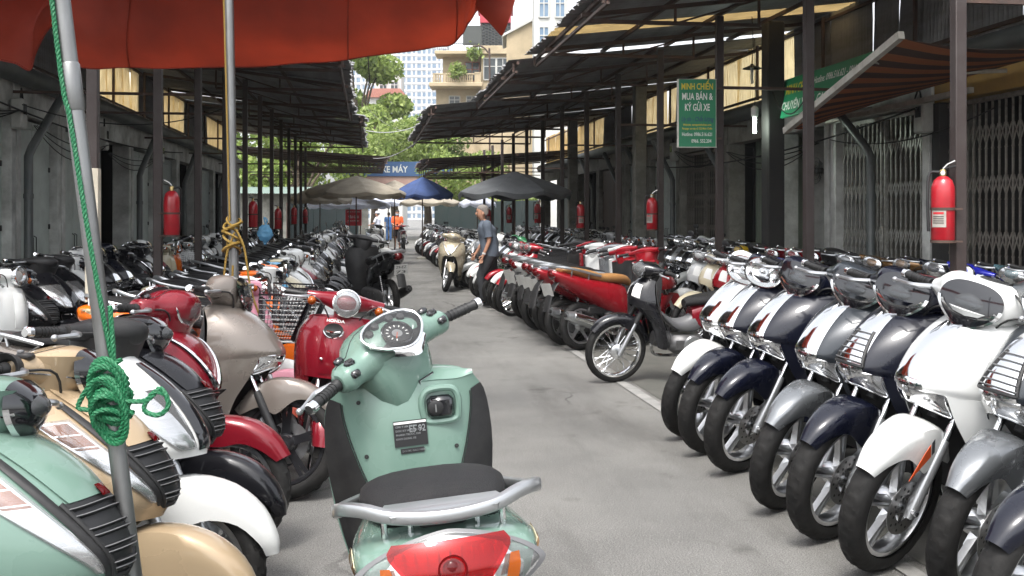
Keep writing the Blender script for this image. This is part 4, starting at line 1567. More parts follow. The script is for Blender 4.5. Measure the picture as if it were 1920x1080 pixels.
def scooter(S, hi=True):
    P = Parts()
    fx, fz, fR, fw = S['front']
    rx, rz, rR, rw = S['rear']
    # ---- front end that turns with the bars
    wheel(P, 'front_wheel', fx, fz, fR, fw, S['spokes'], hi, True, S.get('rim_m', 'alloy'), S.get('disc', True))
    rk = S.get('rake', 26)
    ux, uz = -math.sin(R(rk)), math.cos(R(rk))
    for sg in (1, -1):
        g = P.new('fork_leg', None, True)
        y = sg * (fw * .5 + .028)
        a = np.array((fx - .015, y, fz)); d = np.array((ux, 0, uz))
        tube(g, [a - d * .035, a + d * .0, a + d * .27, a + d * .29], [.020, .024, .021, .017], S.get('fork_m', 'alloy_paint'), n=12)
        tube(g, [a + d * .28, a + d * .42], .0145, 'chrome', n=10)
        lathe(g, [(.001, -.012), (.011, -.012), (.012, .0), (.011, .012), (.001, .014)], (fx, y + sg * .022, fz), (0, 1, 0), 'chrome', 6)
    if S.get('disc', True):
        c = (fx - .075, fw * .5 + .012, fz + .06)
        g = P('brake_caliper', None, True)
        box(g, c, (.07, .04, .05), 'black_plastic', .012)
    g = P('steering_stem', None, True)
    tube(g, [(fx - .015 + ux * .35, 0, fz + uz * .35), (fx - .03 + ux * .8, 0, fz + uz * .8)], .024, 'black_plastic', n=10)
    g = P('front_fender', None, True)
    fender(g, fx, fz, [(a, fR + c, w, d) for a, c, w, d in S['fender']])
    if S.get('fender_mark') and hi:
        gm = P('fender_decal', 'front_fender', True)
        M = frame((fx + .02, fw * .5 + .052, fz + fR - .07), (-1, 0, .42), (.35, 0, 1))
        prism(gm, [(-.09, -.028), (.045, -.004), (.05, .05), (.01, .032)], .002, 'orange_print', M)
        prism(gm, [(.052, -.002), (.068, .002), (.076, .06), (.058, .052)], .002, 'black_gloss', M)
    # ---- handlebar cowl
    g = P('handlebar_cowl', None, True)
    st = S['cowl']                       # (y, x, z, rx, up, dn, p) centre outwards
    full = [(-q[0], *q[1:]) for q in reversed(st[1:])] + list(st)
    full = crom(np.array(full, float), 27)
    loft(g, [ring_se((x, y, z), (1, 0, 0), (0, 0, 1), a, u, d, p, 22) for y, x, z, a, u, d, p in full], S.get('cowl_m', 'paint'), smooth=False)
    cx, cz = st[-1][1], st[-1][2]
    # bars and neck
    g2 = P('neck', None, True)
    loft(g2, [ring_se((x, 0, z), (1, 0, 0), (0, 1, 0), a, b, b, 2.5, 14) for x, z, a, b in S['neck']], S.get('neck_m', 'paint'), nu=10)
    grips(P, hi, S, cz, cx)
    h = S.get('headlight')
    if h:
        c, nrm, rw_, rh_, bul, style = h
        g = P('headlight', None, True)
        if style == 'dark':
            ch = S.get('chin', 0)
            dome(g, c, nrm, (0, 0, 1), rw_, rh_, bul, 'black_gloss', p=2.6, n=40, k=8, chin=ch)
            dome(g, c, nrm, (0, 0, 1), rw_, rh_, bul, 'chrome', p=2.6, n=30, k=2, s0=.92, s1=1.03, t0=.5, t1=1.0, off=.004, chin=ch)
            dome(g, c, nrm, (0, 0, 1), rw_ * .98, rh_ * .66, bul, 'chrome', p=2.6, n=26, k=2, s0=.86, s1=1.0, t0=.52, t1=.98, off=.005, chin=ch)
            dome(g, c, nrm, (0, 0, 1), rw_ * .45, rh_ * .42, bul * .3, 'reflector', p=2, n=18, k=3, off=bul * .78)
            dome(g, c, nrm, (0, 0, 1), rw_ * .45, rh_ * .42, bul * .5, 'smoke_lens', p=2, n=18, k=3, off=bul * .82)
        elif style == 'round':
            lathe(g, [(rw_ * .5, -.09), (rw_ * .9, -.05), (rw_ * 1.05, .0), (rw_ * 1.06, .012), (rw_ * .97, .016)], c, nrm, S.get('head_m', 'chrome'), 26)
            dome(g, c, nrm, (0, 0, 1), rw_, rh_, -.03, 'reflector', p=2, n=26, k=5)
            dome(g, c, nrm, (0, 0, 1), rw_, rh_, bul, 'clear_lens', p=2, n=26, k=5, off=.008)
        else:
            dome(g, c, nrm, (0, 0, 1), rw_, rh_, bul * .3, 'reflector', p=2.3, n=30, k=6)
            dome(g, c, nrm, (0, 0, 1), rw_ * .5, rh_ * .7, -.02, 'chrome', p=2, n=22, k=4, off=.018)
            for q in (-1, 1):
                dome(g, (c[0], c[1] + q * rw_ * .68, c[2]), nrm, (0, 0, 1), rw_ * .22, rh_ * .5, -.01, 'chrome', p=2, n=16, k=3, off=.012)
            ellipsoid(g, (c[0] + .012, c[1], c[2] + .006), (.012, .012, .012), 'chrome', 6, 10)
            dome(g, c, nrm, (0, 0, 1), rw_, rh_ * .3, bul * .4, 'black_plastic', p=2.3, n=26, k=1, s0=.9, s1=1.0, off=.004)
            dome(g, c, nrm, (0, 0, 1), rw_, rh_, bul, 'clear_lens', p=2.3, n=30, k=7, off=.004)
            dome(g, c, nrm, (0, 0, 1), rw_, rh_, bul, 'chrome', p=2.3, n=30, k=1, s0=.98, s1=1.04, off=.004)
    if S.get('mirrors'):
        mirror_pair(P, cx, cz)
    if S.get('bar_signals'):
        for sg in (1, -1):
            g = P.new('turn_signal', None, True)
            c = (cx + .06, sg * .19, cz - .02)
            ellipsoid(g, c, (.028, .028, .028), 'chrome', 8, 12)
            dome(g, (c[0] + .012, c[1], c[2]), (1, 0, 0), (0, 0, 1), .024, .024, .02, 'amber_lens', p=2, n=14, k=4, off=.006)
    # ---- apron, garnish, lamps
    A = [sym(r) for r in S['apron']]
    nr = len(A); nc = len(A[0])
    mid = (nc - 1) / 2
    g = P('front_apron')
    patch(g, A, 26, 37, 'paint', .004, flip=True)
    for ov in S.get('overlays', []):
        name, m, u0, u1, v0, v1, off, crown, mir = ov[:9]
        sides = (1, -1) if mir else (1,)
        for sg in sides:
            g = P.new(name)
            va, vb = (v0 if isinstance(v0, tuple) else (v0, v0)), (v1 if isinstance(v1, tuple) else (v1, v1))

            def vr(t, pad=0.0):
                return [mid + sg * v for v in np.linspace(va[0] + (va[1] - va[0]) * t + pad, vb[0] + (vb[1] - vb[0]) * t - pad, 10)]
            overlay(g, A, np.linspace(u0, u1, 12), vr, m, off, .003, crown=crown)
            if len(ov) > 9 and m == 'clear_lens':
                overlay(g, A, np.linspace(u0 + .05, u1 - .05, 8), lambda t: vr(t, .04), 'reflector', .001, .0015)
                overlay(g, A, np.linspace(u0 + .1, u0 + (u1 - u0) * .3, 4), lambda t: vr(t * .3, .1), ov[9], .0025, .001)
                for t in np.linspace(.15, .9, 7):
                    overlay(g, A, np.linspace(u0 + (u1 - u0) * t - .02, u0 + (u1 - u0) * t + .02, 3), lambda q, t=t: vr(t, .06), 'chrome', .003, .001)
    if S.get('grille'):
        u0, u1, vw0, vw1, ns = S['grille']
        g = P('grille')
        for q in range(2):
            pass
        us = np.linspace(u0, u1, 14)
        Pg = np.array([pat(A, [u], [mid + t * (vw0 + (vw1 - vw0) * (u - u0) / (u1 - u0)) for t in np.linspace(-1, 1, 14)])[0] for u in us])
        N = normals(Pg)
        if N.mean((0, 1))[0] < 0:
            N = -N
        sheet(g, Pg + N * .003, 'ink', .002, flip=True)
        for sg in (-1, 1):
            tube(g, list(Pg[:, 0 if sg < 0 else -1] + N[:, 0 if sg < 0 else -1] * .004), .008, 'black_plastic', n=8)
        tube(g, list(Pg[-1] + N[-1] * .004), .008, 'black_plastic', n=8)
        for q in range(ns):
            s = P.new('slat', 'grille')
            i = 1 + q * 12.0 / ns
            k = int(i)
            a = Pg[k] + N[k] * .007
            w = np.array(a)
            off = np.array((.010, 0, -.004))
            rows = np.array([w - N[k] * .006 + np.array((0, 0, .003)), w + N[k] * .006, w + N[k] * .006 - np.array((0, 0, .003)), w - N[k] * .006 - np.array((.0, 0, .008))])
            sheet(s, rows, S.get('slat_m', 'black_plastic'), 0)
            tube(s, list(rows[1]), .0016, 'grey_plastic', n=4)
    for k, (rows, m, mir) in enumerate(S.get('front_lamps', [])):
        for sg in ((1, -1) if mir else (1,)):
            g = P.new('front_lamp')
            C = np.array(rows, float) * np.array((1, sg, 1))
            inn = C + np.array((-.022, 0, 0.0))
            patch(g, inn, 6, 6, 'reflector', 0, flip=sg < 0)
            patch(g, C, 10, 10, m, 0, flip=sg < 0)
            e = crom(np.concatenate([C[:, 0], C[-1, 1:], C[::-1, -1][1:], C[0][::-1][1:-1]]), 40, closed=True)
            tube(g, list(e), .0035, 'chrome', n=5, closed=True)
            if hi:
                q = C.mean((0, 1)) + np.array((-.014, 0, 0))
                ellipsoid(g, q, (.014, .016, .014), 'chrome', 6, 10)
    for sg in (1, -1):
        g = P.new('leg_shield')
        C = np.array(S['sidepanel'], float) * np.array((1, sg, 1))
        patch(g, C, 18, 14, 'paint', .004, flip=sg < 0)
    g = P('wheel_well')
    W = [sym([(x, 0, z), (x, y * .6, z), (x + .005, y, z)]) for x, y, z in S['well']]
    patch(g, W, 12, 9, 'black_plastic', .004)
    # ---- rider side of the shield
    g = P('inner_shield')
    I = [sym(r) for r in S['inner']]
    patch(g, I, 20, 25, S.get('inner_m', 'black_plastic'), .004)
    g = P('shield_top')
    T0, T2 = np.array(A[0]), np.array(I[0])
    patch(g, [T0 - (0, 0, .002), (T0 + T2) / 2 + (0, 0, .014), T2 + (-.002, 0, .002)], 7, 25, 'paint', .003)
    if S.get('inner_dark'):
        u0, u1, v0, v1 = S['inner_dark']
        m2 = (len(I[0]) - 1) / 2
        for sg in (1, -1):
            g = P.new('knee_panel')
            us = np.linspace(u0, u1, 12)
            Pk = np.array([pat(I, [u], [m2 + sg * (v0 + (v1 - v0) * t + (1 - t) * S.get('knee_taper', 0) * ((u - u0) / (u1 - u0))) for t in np.linspace(0, 1, 8)])[0] for u in us])
            Nk = normals(Pk)
            if Nk.mean((0, 1))[0] > 0:
                Nk = -Nk
            sheet(g, Pk + Nk * .004, 'black_plastic', .003, flip=sg > 0)
    # ---- floor
    g = P('floorboard')
    fl = S['floor']
    C = [sym([(x, 0, z), (x, w * .6, z), (x, w, z - .008)]) for x, z, w in fl]
    patch(g, C, 14, 9, S.get('floor_m', 'black_plastic'), .03, flip=False)
    for sg in (1, -1):
        g = P.new('floor_skirt')
        C = [[(x, sg * (w - .01), z - .005), (x, sg * (w + .006), z - .04), (x, sg * (w - .03), z - .12)] for x, z, w in fl]
        patch(g, C, 14, 6, S.get('skirt_m', 'paint'), .004, flip=sg < 0)
    # ---- rear body, seat
    g = P('rear_body')
    body_x(g, S['body'], 'paint', 26, 24)
    if S.get('underseat'):
        g = P('underseat_panel')
        body_x(g, S['underseat'], S.get('underseat_m', 'black_plastic'), 14, 18)
    g = P('seat')
    body_x(g, S['seat'], S.get('seat_m', 'seat_vinyl'), 30, 22)
    if hi:
        g = P('seat_seam', 'seat')
        ss = crom(np.array(S['seat'], float), 30)[3:27]
        for sg in (1, -1):
            tube(g, [(x, sg * w * .93, z + u * .28) for x, z, w, u, d, p in ss], .003, 'ink', n=5)
    # ---- tail
    T = S['tail']
    tx, tz, tw, thh = T['x'], T['z'], T['w'], T['h']
    g = P('tail_light')
    nt = T.get('n', (-1, 0, .25))
    for nm, m, a, b, off in (('a', 'smoke_lens' if T.get('wide') else 'red_lens', tw, thh, 0),):
        dome(g, (tx, 0, tz), nt, (0, 0, 1), a, b, .03, 'reflector' if T.get('wide') else 'red_lens', p=T.get('p', 2), n=36, k=6, off=-.006, sag=T.get('sag', 2.5))
        dome(g, (tx, 0, tz), nt, (0, 0, 1), a, b, .03, 'clear_lens' if T.get('wide') else 'red_lens', p=T.get('p', 2), n=36, k=6, off=.004, sag=T.get('sag', 2.5))
        dome(g, (tx, 0, tz), nt, (0, 0, 1), a, b, .03, 'grey_plastic', p=T.get('p', 2), n=36, k=1, s0=.97, s1=1.05, off=.005, sag=T.get('sag', 2.5))
    if T.get('wide'):
        S['tail_detail'](P, hi, T)
    if S.get('rail'):
        g = P('grab_rail')
        S['rail'](g, hi)
    tail_parts(P, S, hi, tx, tz, tw)
    wheel(P, 'rear_wheel', rx, rz, rR, rw, S['spokes'] if S['spokes'] != 'double' else 'plain', hi, False, S.get('rim_m', 'alloy'), False)
    engine_rear(P, S, hi, rx, rz, rR)
    if S.get('extra'):
        S['extra'](P, hi, S)
    axis = ((fx - .035, 0, fz), (ux, 0, uz))
    return P, axis


# ---- the tall scooter with chrome front of the right kerb row
def rail_plain(g, hi):
    tube(g, [(-.58, .15, .765), (-.72, .165, .80), (-.86, .13, .825), (-.90, 0, .83), (-.86, -.13, .825), (-.72, -.165, .80), (-.58, -.15, .765)], .014, 'alloy_paint', n=8, smooth=26)
    for s in (1, -1):
        tube(g, [(-.80, s * .1, .74), (-.83, s * .1, .82)], .01, 'alloy_paint', n=6)


TALL = dict(
    front=(.68, .285, .285, .10), rear=(-.675, .285, .285, .12), spokes='double', rake=26,
    fender=[(38, .028, .036, .042), (54, .036, .056, .06), (74, .044, .068, .10), (94, .050, .078, .17), (108, .050, .080, .18), (124, .044, .074, .11), (148, .03, .062, .05)],
    cowl=[(0, .345, 1.055, .072, .078, .100, 3.4), (.075, .342, 1.058, .074, .078, .090, 3.4), (.125, .335, 1.062, .074, .074, .070, 3.2), (.16, .322, 1.062, .058, .056, .05, 2.6), (.19, .312, 1.052, .042, .04, .04, 2.3), (.222, .30, 1.046, .026, .026, .026, 2)],
    neck=[(.36, .94, .05, .06), (.36, .98, .07, .09), (.37, 1.03, .09, .10)],
    headlight=((.424, 0, 1.054), (.93, 0, .24), .128, .082, .012, 'dark'), chin=.45,
    gy=(.235, .365),
    apron=[
        [(.405, 0, .985), (.39, 0.0744, .984), (.345, 0.1395, .974), (.285, 0.1814, .955)],
        [(.505, 0, .925), (.488, 0.08184, .922), (.42, 0.16, .912), (.315, 0.2102, .895)],
        [(.588, 0, .848), (.568, 0.08556, .845), (.475, 0.1721, .836), (.325, 0.226, .82)],
        [(.645, 0, .768), (.622, 0.0837, .764), (.51, 0.1655, .752), (.325, 0.2297, .735)],
        [(.652, 0, .732), (.628, 0.07812, .73), (.505, 0.1562, .71), (.32, 0.2278, .675)]],
    overlays=[('garnish', 'chrome', .35, 3.95, (-.55, -.95), (.55, .95), .004, .004, False)],
    front_lamps=[([[(.655, 0.00372, .732), (.640, 0.04185, .732), (.628, 0.07812, .73), (.565, 0.119, .722)], [(.652, 0.00372, .705), (.638, 0.04185, .702), (.615, 0.07905, .695), (.56, 0.119, .69)], [(.632, 0.00372, .675), (.615, 0.04185, .668), (.588, 0.07905, .655), (.535, 0.1256, .635)]], 'clear_lens', True)],
    sidepanel=[
        [(.565, 0.1209, .722), (.48, 0.1655, .712), (.40, 0.2046, .70), (.32, 0.2278, .675)],
        [(.52, 0.1302, .62), (.45, 0.1693, .615), (.385, 0.2009, .605), (.315, 0.2213, .58)],
        [(.455, 0.1395, .51), (.41, 0.1655, .50), (.36, 0.1906, .49), (.305, 0.2093, .48)],
        [(.42, 0.1442, .40), (.38, 0.16, .40), (.335, 0.1767, .39), (.285, 0.1906, .39)],
        [(.40, 0.1442, .30), (.36, 0.1535, .30), (.315, 0.1674, .30), (.265, 0.1767, .30)]],
    well=[(.58, .09, .69), (.46, .13, .60), (.39, .145, .50), (.36, .15, .40), (.36, .15, .29)],
    inner=[
        [(.25, 0, .975), (.25, .08, .975), (.265, .14, .968), (.282, .195, .953)],
        [(.225, 0, .86), (.235, .09, .86), (.275, .17, .855), (.31, .236, .85)],
        [(.205, 0, .70), (.215, .10, .70), (.265, .18, .70), (.315, .24, .69)],
        [(.20, 0, .52), (.205, .09, .52), (.25, .16, .51), (.30, .222, .50)],
        [(.19, 0, .33), (.20, .08, .33), (.225, .14, .33), (.26, .187, .33)]],
    floor=[(.28, .33, .185), (.18, .31, .19), (.0, .305, .185), (-.12, .31, .18), (-.2, .33, .17)],
    body=[(-.10, .50, .095, .17, .20, 3), (-.2, .545, .135, .17, .2, 2.8), (-.4, .60, .165, .14, .17, 2.6), (-.6, .66, .17, .10, .14, 2.5), (-.8, .705, .14, .075, .10, 2.4), (-.92, .72, .105, .06, .07, 2.2), (-.94, .72, .09, .05, .06, 2.2)],
    seat=[(.0, .70, .06, .03, .05, 2.2), (-.06, .72, .10, .05, .05, 2.3), (-.25, .755, .145, .05, .06, 2.6), (-.42, .765, .16, .05, .06, 2.6), (-.52, .785, .16, .055, .06, 2.6), (-.70, .80, .145, .05, .05, 2.5), (-.80, .80, .115, .035, .04, 2.3), (-.82, .80, .09, .01, .02, 2.2)],
    tail=dict(x=-.945, z=.715, w=.09, h=.05, p=2.4),
    rail=rail_plain, plate=False, dampers=2, shield_m='alloy_paint', fender_mark=False)


def strap(g, pts, w, h, m, n=10, smooth=30, p=3.0):
    """flat bar (w sideways, h upright) swept along pts"""
    Q = crom(np.asarray(pts, float), smooth)
    T = np.gradient(Q, axis=0)
    T /= np.linalg.norm(T, axis=1, keepdims=True)
    rings = []
    for q, t in zip(Q, T):
        s = np.cross(t, (0, 0, 1.0)); s /= max(np.linalg.norm(s), 1e-6)
        u = np.cross(s, t)
        rings.append(ring_se(q, s, u, w / 2, h / 2, h / 2, p, n))
    loft(g, rings, m, smooth=False)


# ---- the mint scooter with the wide tail lamp (also the champagne one)
def mode_rail(g, hi):
    pts = [(-.46, .165, .775), (-.56, .205, .79), (-.68, .221, .815), (-.78, .212, .848), (-.84, .165, .856), (-.872, .115, .846), (-.885, .06, .84), (-.89, 0, .838)]
    pts = pts + [(x, -y, z) for x, y, z in reversed(pts[:-1])]
    strap(g, pts, .024, .028, 'alloy_paint', 12, 44, 4.0)
    patch(g, [[(-.80, y, .850) for y in (-.12, -.05, .05, .12)], [(-.86, y, .853) for y in (-.13, -.05, .05, .13)], [(-.89, y, .848) for y in (-.11, -.05, .05, .11)]], 6, 8, 'alloy_paint', .012)
    for y in (.125, .07):
        for s in (1, -1):
            tube(g, [(-.835, s * y, .77), (-.845, s * y, .84)], .007, 'chrome', n=8)
    box(g, (-.80, 0, .80), (.06, .10, .07), 'black_plastic', .01)


def mode_tail(P, hi, T):
    tx, tz, tw, th = T['x'], T['z'], T['w'], T['h']
    nt, sag = T['n'], T['sag']
    nn = np.array(nt, float); nn /= np.linalg.norm(nn)
    up = np.array((0, 0, 1.0)); up -= nn * up.dot(nn); up /= np.linalg.norm(up)

    def pt(a, b, off):
        s2 = min((abs(a) / tw) ** 2 + (abs(b) / th) ** 2, 1)
        return np.array((tx, 0, tz)) + np.array((0, 1, 0)) * a + up * b + nn * (.03 * (1 - s2) + off - sag * a * a)
    g = P('red_lamp', 'tail_light')
    C = []
    for b, w in ((.82, .60), (.55, .66), (.1, .53), (-.35, .36), (-.75, .17), (-.93, .03)):
        C.append([pt(w * tw * t, b * th, .009) for t in (-1, -.5, 0, .5, 1)])
    patch(g, C, 14, 14, 'red_clear', 0)
    for q in range(9):
        bar(P('lamp_rib', 'tail_light'), pt((q - 4) * .024, .62 * th, -.001), pt((q - 4) * .020, -.5 * th, -.001), .004, .006, 'reflector', up=nn)
    for sg in (1, -1):
        g = P.new('amber_signal', 'tail_light')
        C = []
        for b, a0, a1 in ((.28, .64, .74), (-.05, .60, .74), (-.4, .56, .70)):
            C.append([pt(sg * tw * (a0 + (a1 - a0) * t), b * th, .006) for t in (0, .5, 1)])
        patch(g, C, 8, 8, 'amber_lens', 0, flip=sg < 0)
    g = P('lamp_bulb', 'tail_light')
    c = pt(0, .12 * th, .012)
    lathe(g, [(.026, 0), (.03, .0015), (.03, .003), (.026, .003)], c, nn, 'red_lens', 24)
    ellipsoid(g, pt(0, .12 * th, -.002), (.012, .02, .02), 'red_lens', 8, 12)
    if hi:
        M = frame(pt(0, -.42 * th, .0135), (0, -1, 0), up)
        text_geo(P('lamp_lettering', 'tail_light'), 'HONDA', .017, 'alloy', M, width=.07, bold=.02)
        st = crom(np.array(MODE['body'], float), 60)
        st = st[np.argsort(st[:, 0])]
        for sg in (1, -1):
            e = P.new('emblem')
            d = G()
            M = Matrix.Identity(4)
            prism(d, [(-.055, -.018), (.05, -.022), (.06, .010), (.0, .02), (-.048, .015)], .002, 'cream_print', M)
            text_geo(d, 'SH mode', .046, 'gold_print', M, width=.125, bold=.014, shear=.35, depth=.003)
            for V in d.v:
                u, v, w = V[:, 0], V[:, 1], V[:, 2]
                x = -.80 + u * (1 if sg < 0 else -1)
                z = .738 + v
                zc, hw, up, pw = (np.interp(x, st[:, 0], st[:, k]) for k in (1, 2, 3, 5))
                y = hw * np.clip(1 - np.clip(np.abs(z - zc) / up, 0, .97) ** pw, .02, 1) ** (1 / pw)
                e.add(np.stack([x, sg * (y + .003 + w), z + .0 * y], 1), [], 'cream_print')
            e.f = [list(f) for f in d.f]; e.m = list(d.m)


def mode_extra(P, hi, S):
    A = [sym(r) for r in S['apron']]
    mid = (len(A[0]) - 1) / 2
    for sg in (1, -1):
        g = P.new('chrome_trim')
        us = np.linspace(.5, 3.6, 14)
        path = [pat(A, [u], [mid + sg * (1.75 * (1 - ((u - .5) / 3.1) ** .8) + .06)])[0, 0] + np.array((.006, 0, .004)) for u in us]
        tube(g, path, list(np.linspace(.006, .017, 14)), 'chrome', n=8)
    # dashboard
    c = np.array((.262, 0, 1.105)); nn = np.array((-.62, 0, .785)); nn /= np.linalg.norm(nn)
    up = np.array((.785, 0, .62)); up /= np.linalg.norm(up); rt = np.cross(up, nn)

    def out(t, s, off):
        a, b = math.cos(t), math.sin(t)
        aa = .112 * abs(a) ** .9 * (1 if a > 0 else -1)
        bb = (.062 if b > 0 else .098) * abs(b) ** .95 * (1 if b > 0 else -1)
        if b < 0:
            aa *= 1 - .35 * (-b) ** 2
        return c + rt * aa * s + up * bb * s + nn * (off + .016 * (1 - s * s))
    n = 36
    g = P('dashboard', None, True)
    rows = [[out(2 * PI * j / n, s, -.022 + (0.018 if s > .9 else 0)) for j in range(n)] for s in (0, .3, .6, .88, 1)]
    g.add(np.array(rows), [f[::-1] for f in grid_faces(5, n, cv=True)], 'black_plastic')
    for t in (.6, 1.2, 1.9, 2.5):
        q = out(t, .72, -.008)
        lathe(g, [(.001, .004), (.012, .003), (.014, -.006)], q, nn, 'black_plastic', 12)
    d = P('dial', 'dashboard', True)
    dc = c - up * .028 + nn * .002
    lathe(d, [(.001, .0), (.040, .0), (.045, .008), (.048, .004), (.049, -.015)], dc, nn, 'ink', 30)
    lathe(d, [(.046, .003), (.049, .009), (.052, .004)], dc, nn, 'reflector', 30)
    lathe(d, [(.0005, .0015), (.017, .0015)], dc, nn, 'alloy_paint', 20)
    for k in range(11):
        t = PI * (1.25 - 1.5 * k / 10)
        p0 = dc + (rt * math.cos(t) + up * math.sin(t)) * .028 + nn * .002
        p1 = dc + (rt * math.cos(t) + up * math.sin(t)) * .036 + nn * .002
        bar(d, p0, p1, .003, .001, 'white_print', up=nn)
    bar(d, dc + nn * .004, dc + nn * .004 + (rt * -.02 + up * -.018), .002, .001, 'orange_print', up=nn)
    g = P('dashboard_lens', None, True)
    rows = [[out(2 * PI * j / n, s, .006) for j in range(n)] for s in (0, .35, .7, .95)]
    g.add(np.array(rows), [f[::-1] for f in grid_faces(4, n, cv=True)], 'dash_lens')
    g = P('dashboard_rim', None, True)
    ring = [out(2 * PI * j / n, 1.0, .004) for j in range(n)]
    tube(g, ring, .005, 'chrome', n=8, closed=True)
    # chrome chin below the dial
    C = [[out(-PI / 2 + t, 1.03, .002) + nn * .0 - up * q for t in (-.75, -.35, 0, .35, .75)] for q in (0, .012)]
    C.append([out(-PI / 2 + t, 1.03, -.012) - up * (.03 - abs(t) * .025) for t in (-.75, -.35, 0, .35, .75)])
    patch(g, C, 6, 12, 'chrome', .003)
    # switches
    for sg in (1, -1):
        for k, (x, y, z, w) in enumerate(((.318, .185, 1.086, .034), (.272, .182, 1.078, .036), (.246, .192, 1.046, .034))):
            s = P.new('switch', None, True)
            nrm = Vector((-.2 - .4 * k, sg * .05, 1 - .42 * k)).normalized()
            M = frame((x, sg * y, z), nrm.cross(Vector((1, 0, .3))).normalized(), (1, 0, .5))
            M = frame((x, sg * y, z), (0, 1, 0), nrm.cross(Vector((0, 1, 0))))
            box(s, (0, 0, 0), (w, .024, .02), 'black_gloss', .006)
            s.v[-1] = s.v[-1] @ np.array(M)[:3, :3].T + np.array(M)[:3, 3]
            box(s, (0, 0, 0), (w * .45, .012, .026), 'black_plastic', .003)
            s.v[-1] = s.v[-1] @ np.array(M)[:3, :3].T + np.array(M)[:3, 3]
    I = [sym(r) for r in S['inner']]
    m2 = (len(I[0]) - 1) / 2
    # key lock with its recess
    g = P('ignition_lock')
    kc = pat(I, [.95], [m2 - .95])[0, 0] + np.array((-.012, 0, 0))
    box(g, kc, (.035, .085, .072), 'black_gloss', .014)
    lathe(g, [(.001, .004), (.017, .004), (.024, .0), (.026, -.006)], kc + np.array((-.019, .016, 0)), (-1, 0, 0), 'black_plastic', 18)
    bar(g, kc + np.array((-.023, .016, -.012)), kc + np.array((-.023, .016, .012)), .004, .004, 'steel', up=(0, 1, 0))
    g = P('lock_surround')
    tube(g, [kc + np.array((.004, y, z)) for y, z in ((-.056, -.02), (-.056, .03), (-.035, .055), (.03, .055), (.055, .03), (.055, -.02), (.04, -.045), (-.04, -.045))], .011, 'paint', n=8, closed=True, smooth=32)
    g = P('panel_gap')
    for sg in (1, -1):
        tube(g, [pat(I, [u], [m2 + sg * (2.32 - 1.85 * (u - .55) / 3.35)])[0, 0] + np.array((-.0065, 0, 0)) for u in np.linspace(.6, 2.9, 12)], .0018, 'ink', n=4)
        for u, v in ((.5, 1.6), (1.9, 1.25), (2.6, .75)):
            lathe(g, [(.001, .002), (.006, .002), (.007, 0)], pat(I, [u], [m2 + sg * v])[0, 0] + np.array((-.005, 0, 0)), (-1, 0, 0), 'black_plastic', 10)
    g = P('cowl_seam', None, True)
    full = crom(np.array([(-q[0], *q[1:]) for q in reversed(S['cowl'][1:])] + S['cowl'], float), 27)
    tube(g, [(x + .012, y, z + u * 1.005) for y, x, z, a, u, d, p in full[3:-3]], .0017, 'ink', n=4)
    tube(g, [(x - .2 * a, y, z - d * .98) for y, x, z, a, u, d, p in full[3:-3]], .0017, 'ink', n=4)
    # printed notices
    g = P('warning_sticker')
    ck = pat(I, [1.5], [m2])[0, 0] + np.array((-.0055, 0, -.0))
    M = frame(ck, (0, -1, 0), (.05, 0, 1))
    prism(g, [(-.052, -.04), (.052, -.04), (.052, .04), (-.052, .04)], .0015, 'ink', M)
    prism(g, [(-.035, -.062), (.038, -.062), (.038, -.046), (-.035, -.046)], .0015, 'ink', M)
    prism(g, [(-.05, .030), (.05, .030), (.05, .037), (-.05, .037)], .0022, 'white_print', M)
    if hi:
        for k in range(5):
            text_geo(g, ('CHU Y AN TOAN', 'DOC KY HUONG DAN', 'PHANH TRUOC KHI', 'KHOI DONG XE', 'DOI MU BAO HIEM')[k], .0085, 'alloy', M @ Matrix.Translation((-.046 if k < 4 else -.03, .022 - .0125 * k if k < 4 else -.054, .001)), align='LEFT', bold=.01)
        text_geo(g, 'E5 92', .03, 'alloy', M @ Matrix.Translation((.022, .012, .001)), width=.05, bold=.01)
    g = P('neck_sticker', None, True)
    M = frame((.2275, -.04, .905), (0, -1, .0), (.03, 0, 1))
    prism(g, [(-.04, -.018), (.026, -.018), (.026, .018), (-.04, .018)], .002, 'ink', M)
    if hi:
        for k in range(4):
            text_geo(g, ('KIEM TRA DAU MAY', 'TRUOC KHI CHAY XE', 'AP SUAT LOP TRUOC', 'XEM SACH HUONG DAN')[k], .0065, 'alloy', M @ Matrix.Translation((-.037, .012 - .008 * k, .001)), align='LEFT', width=.058)


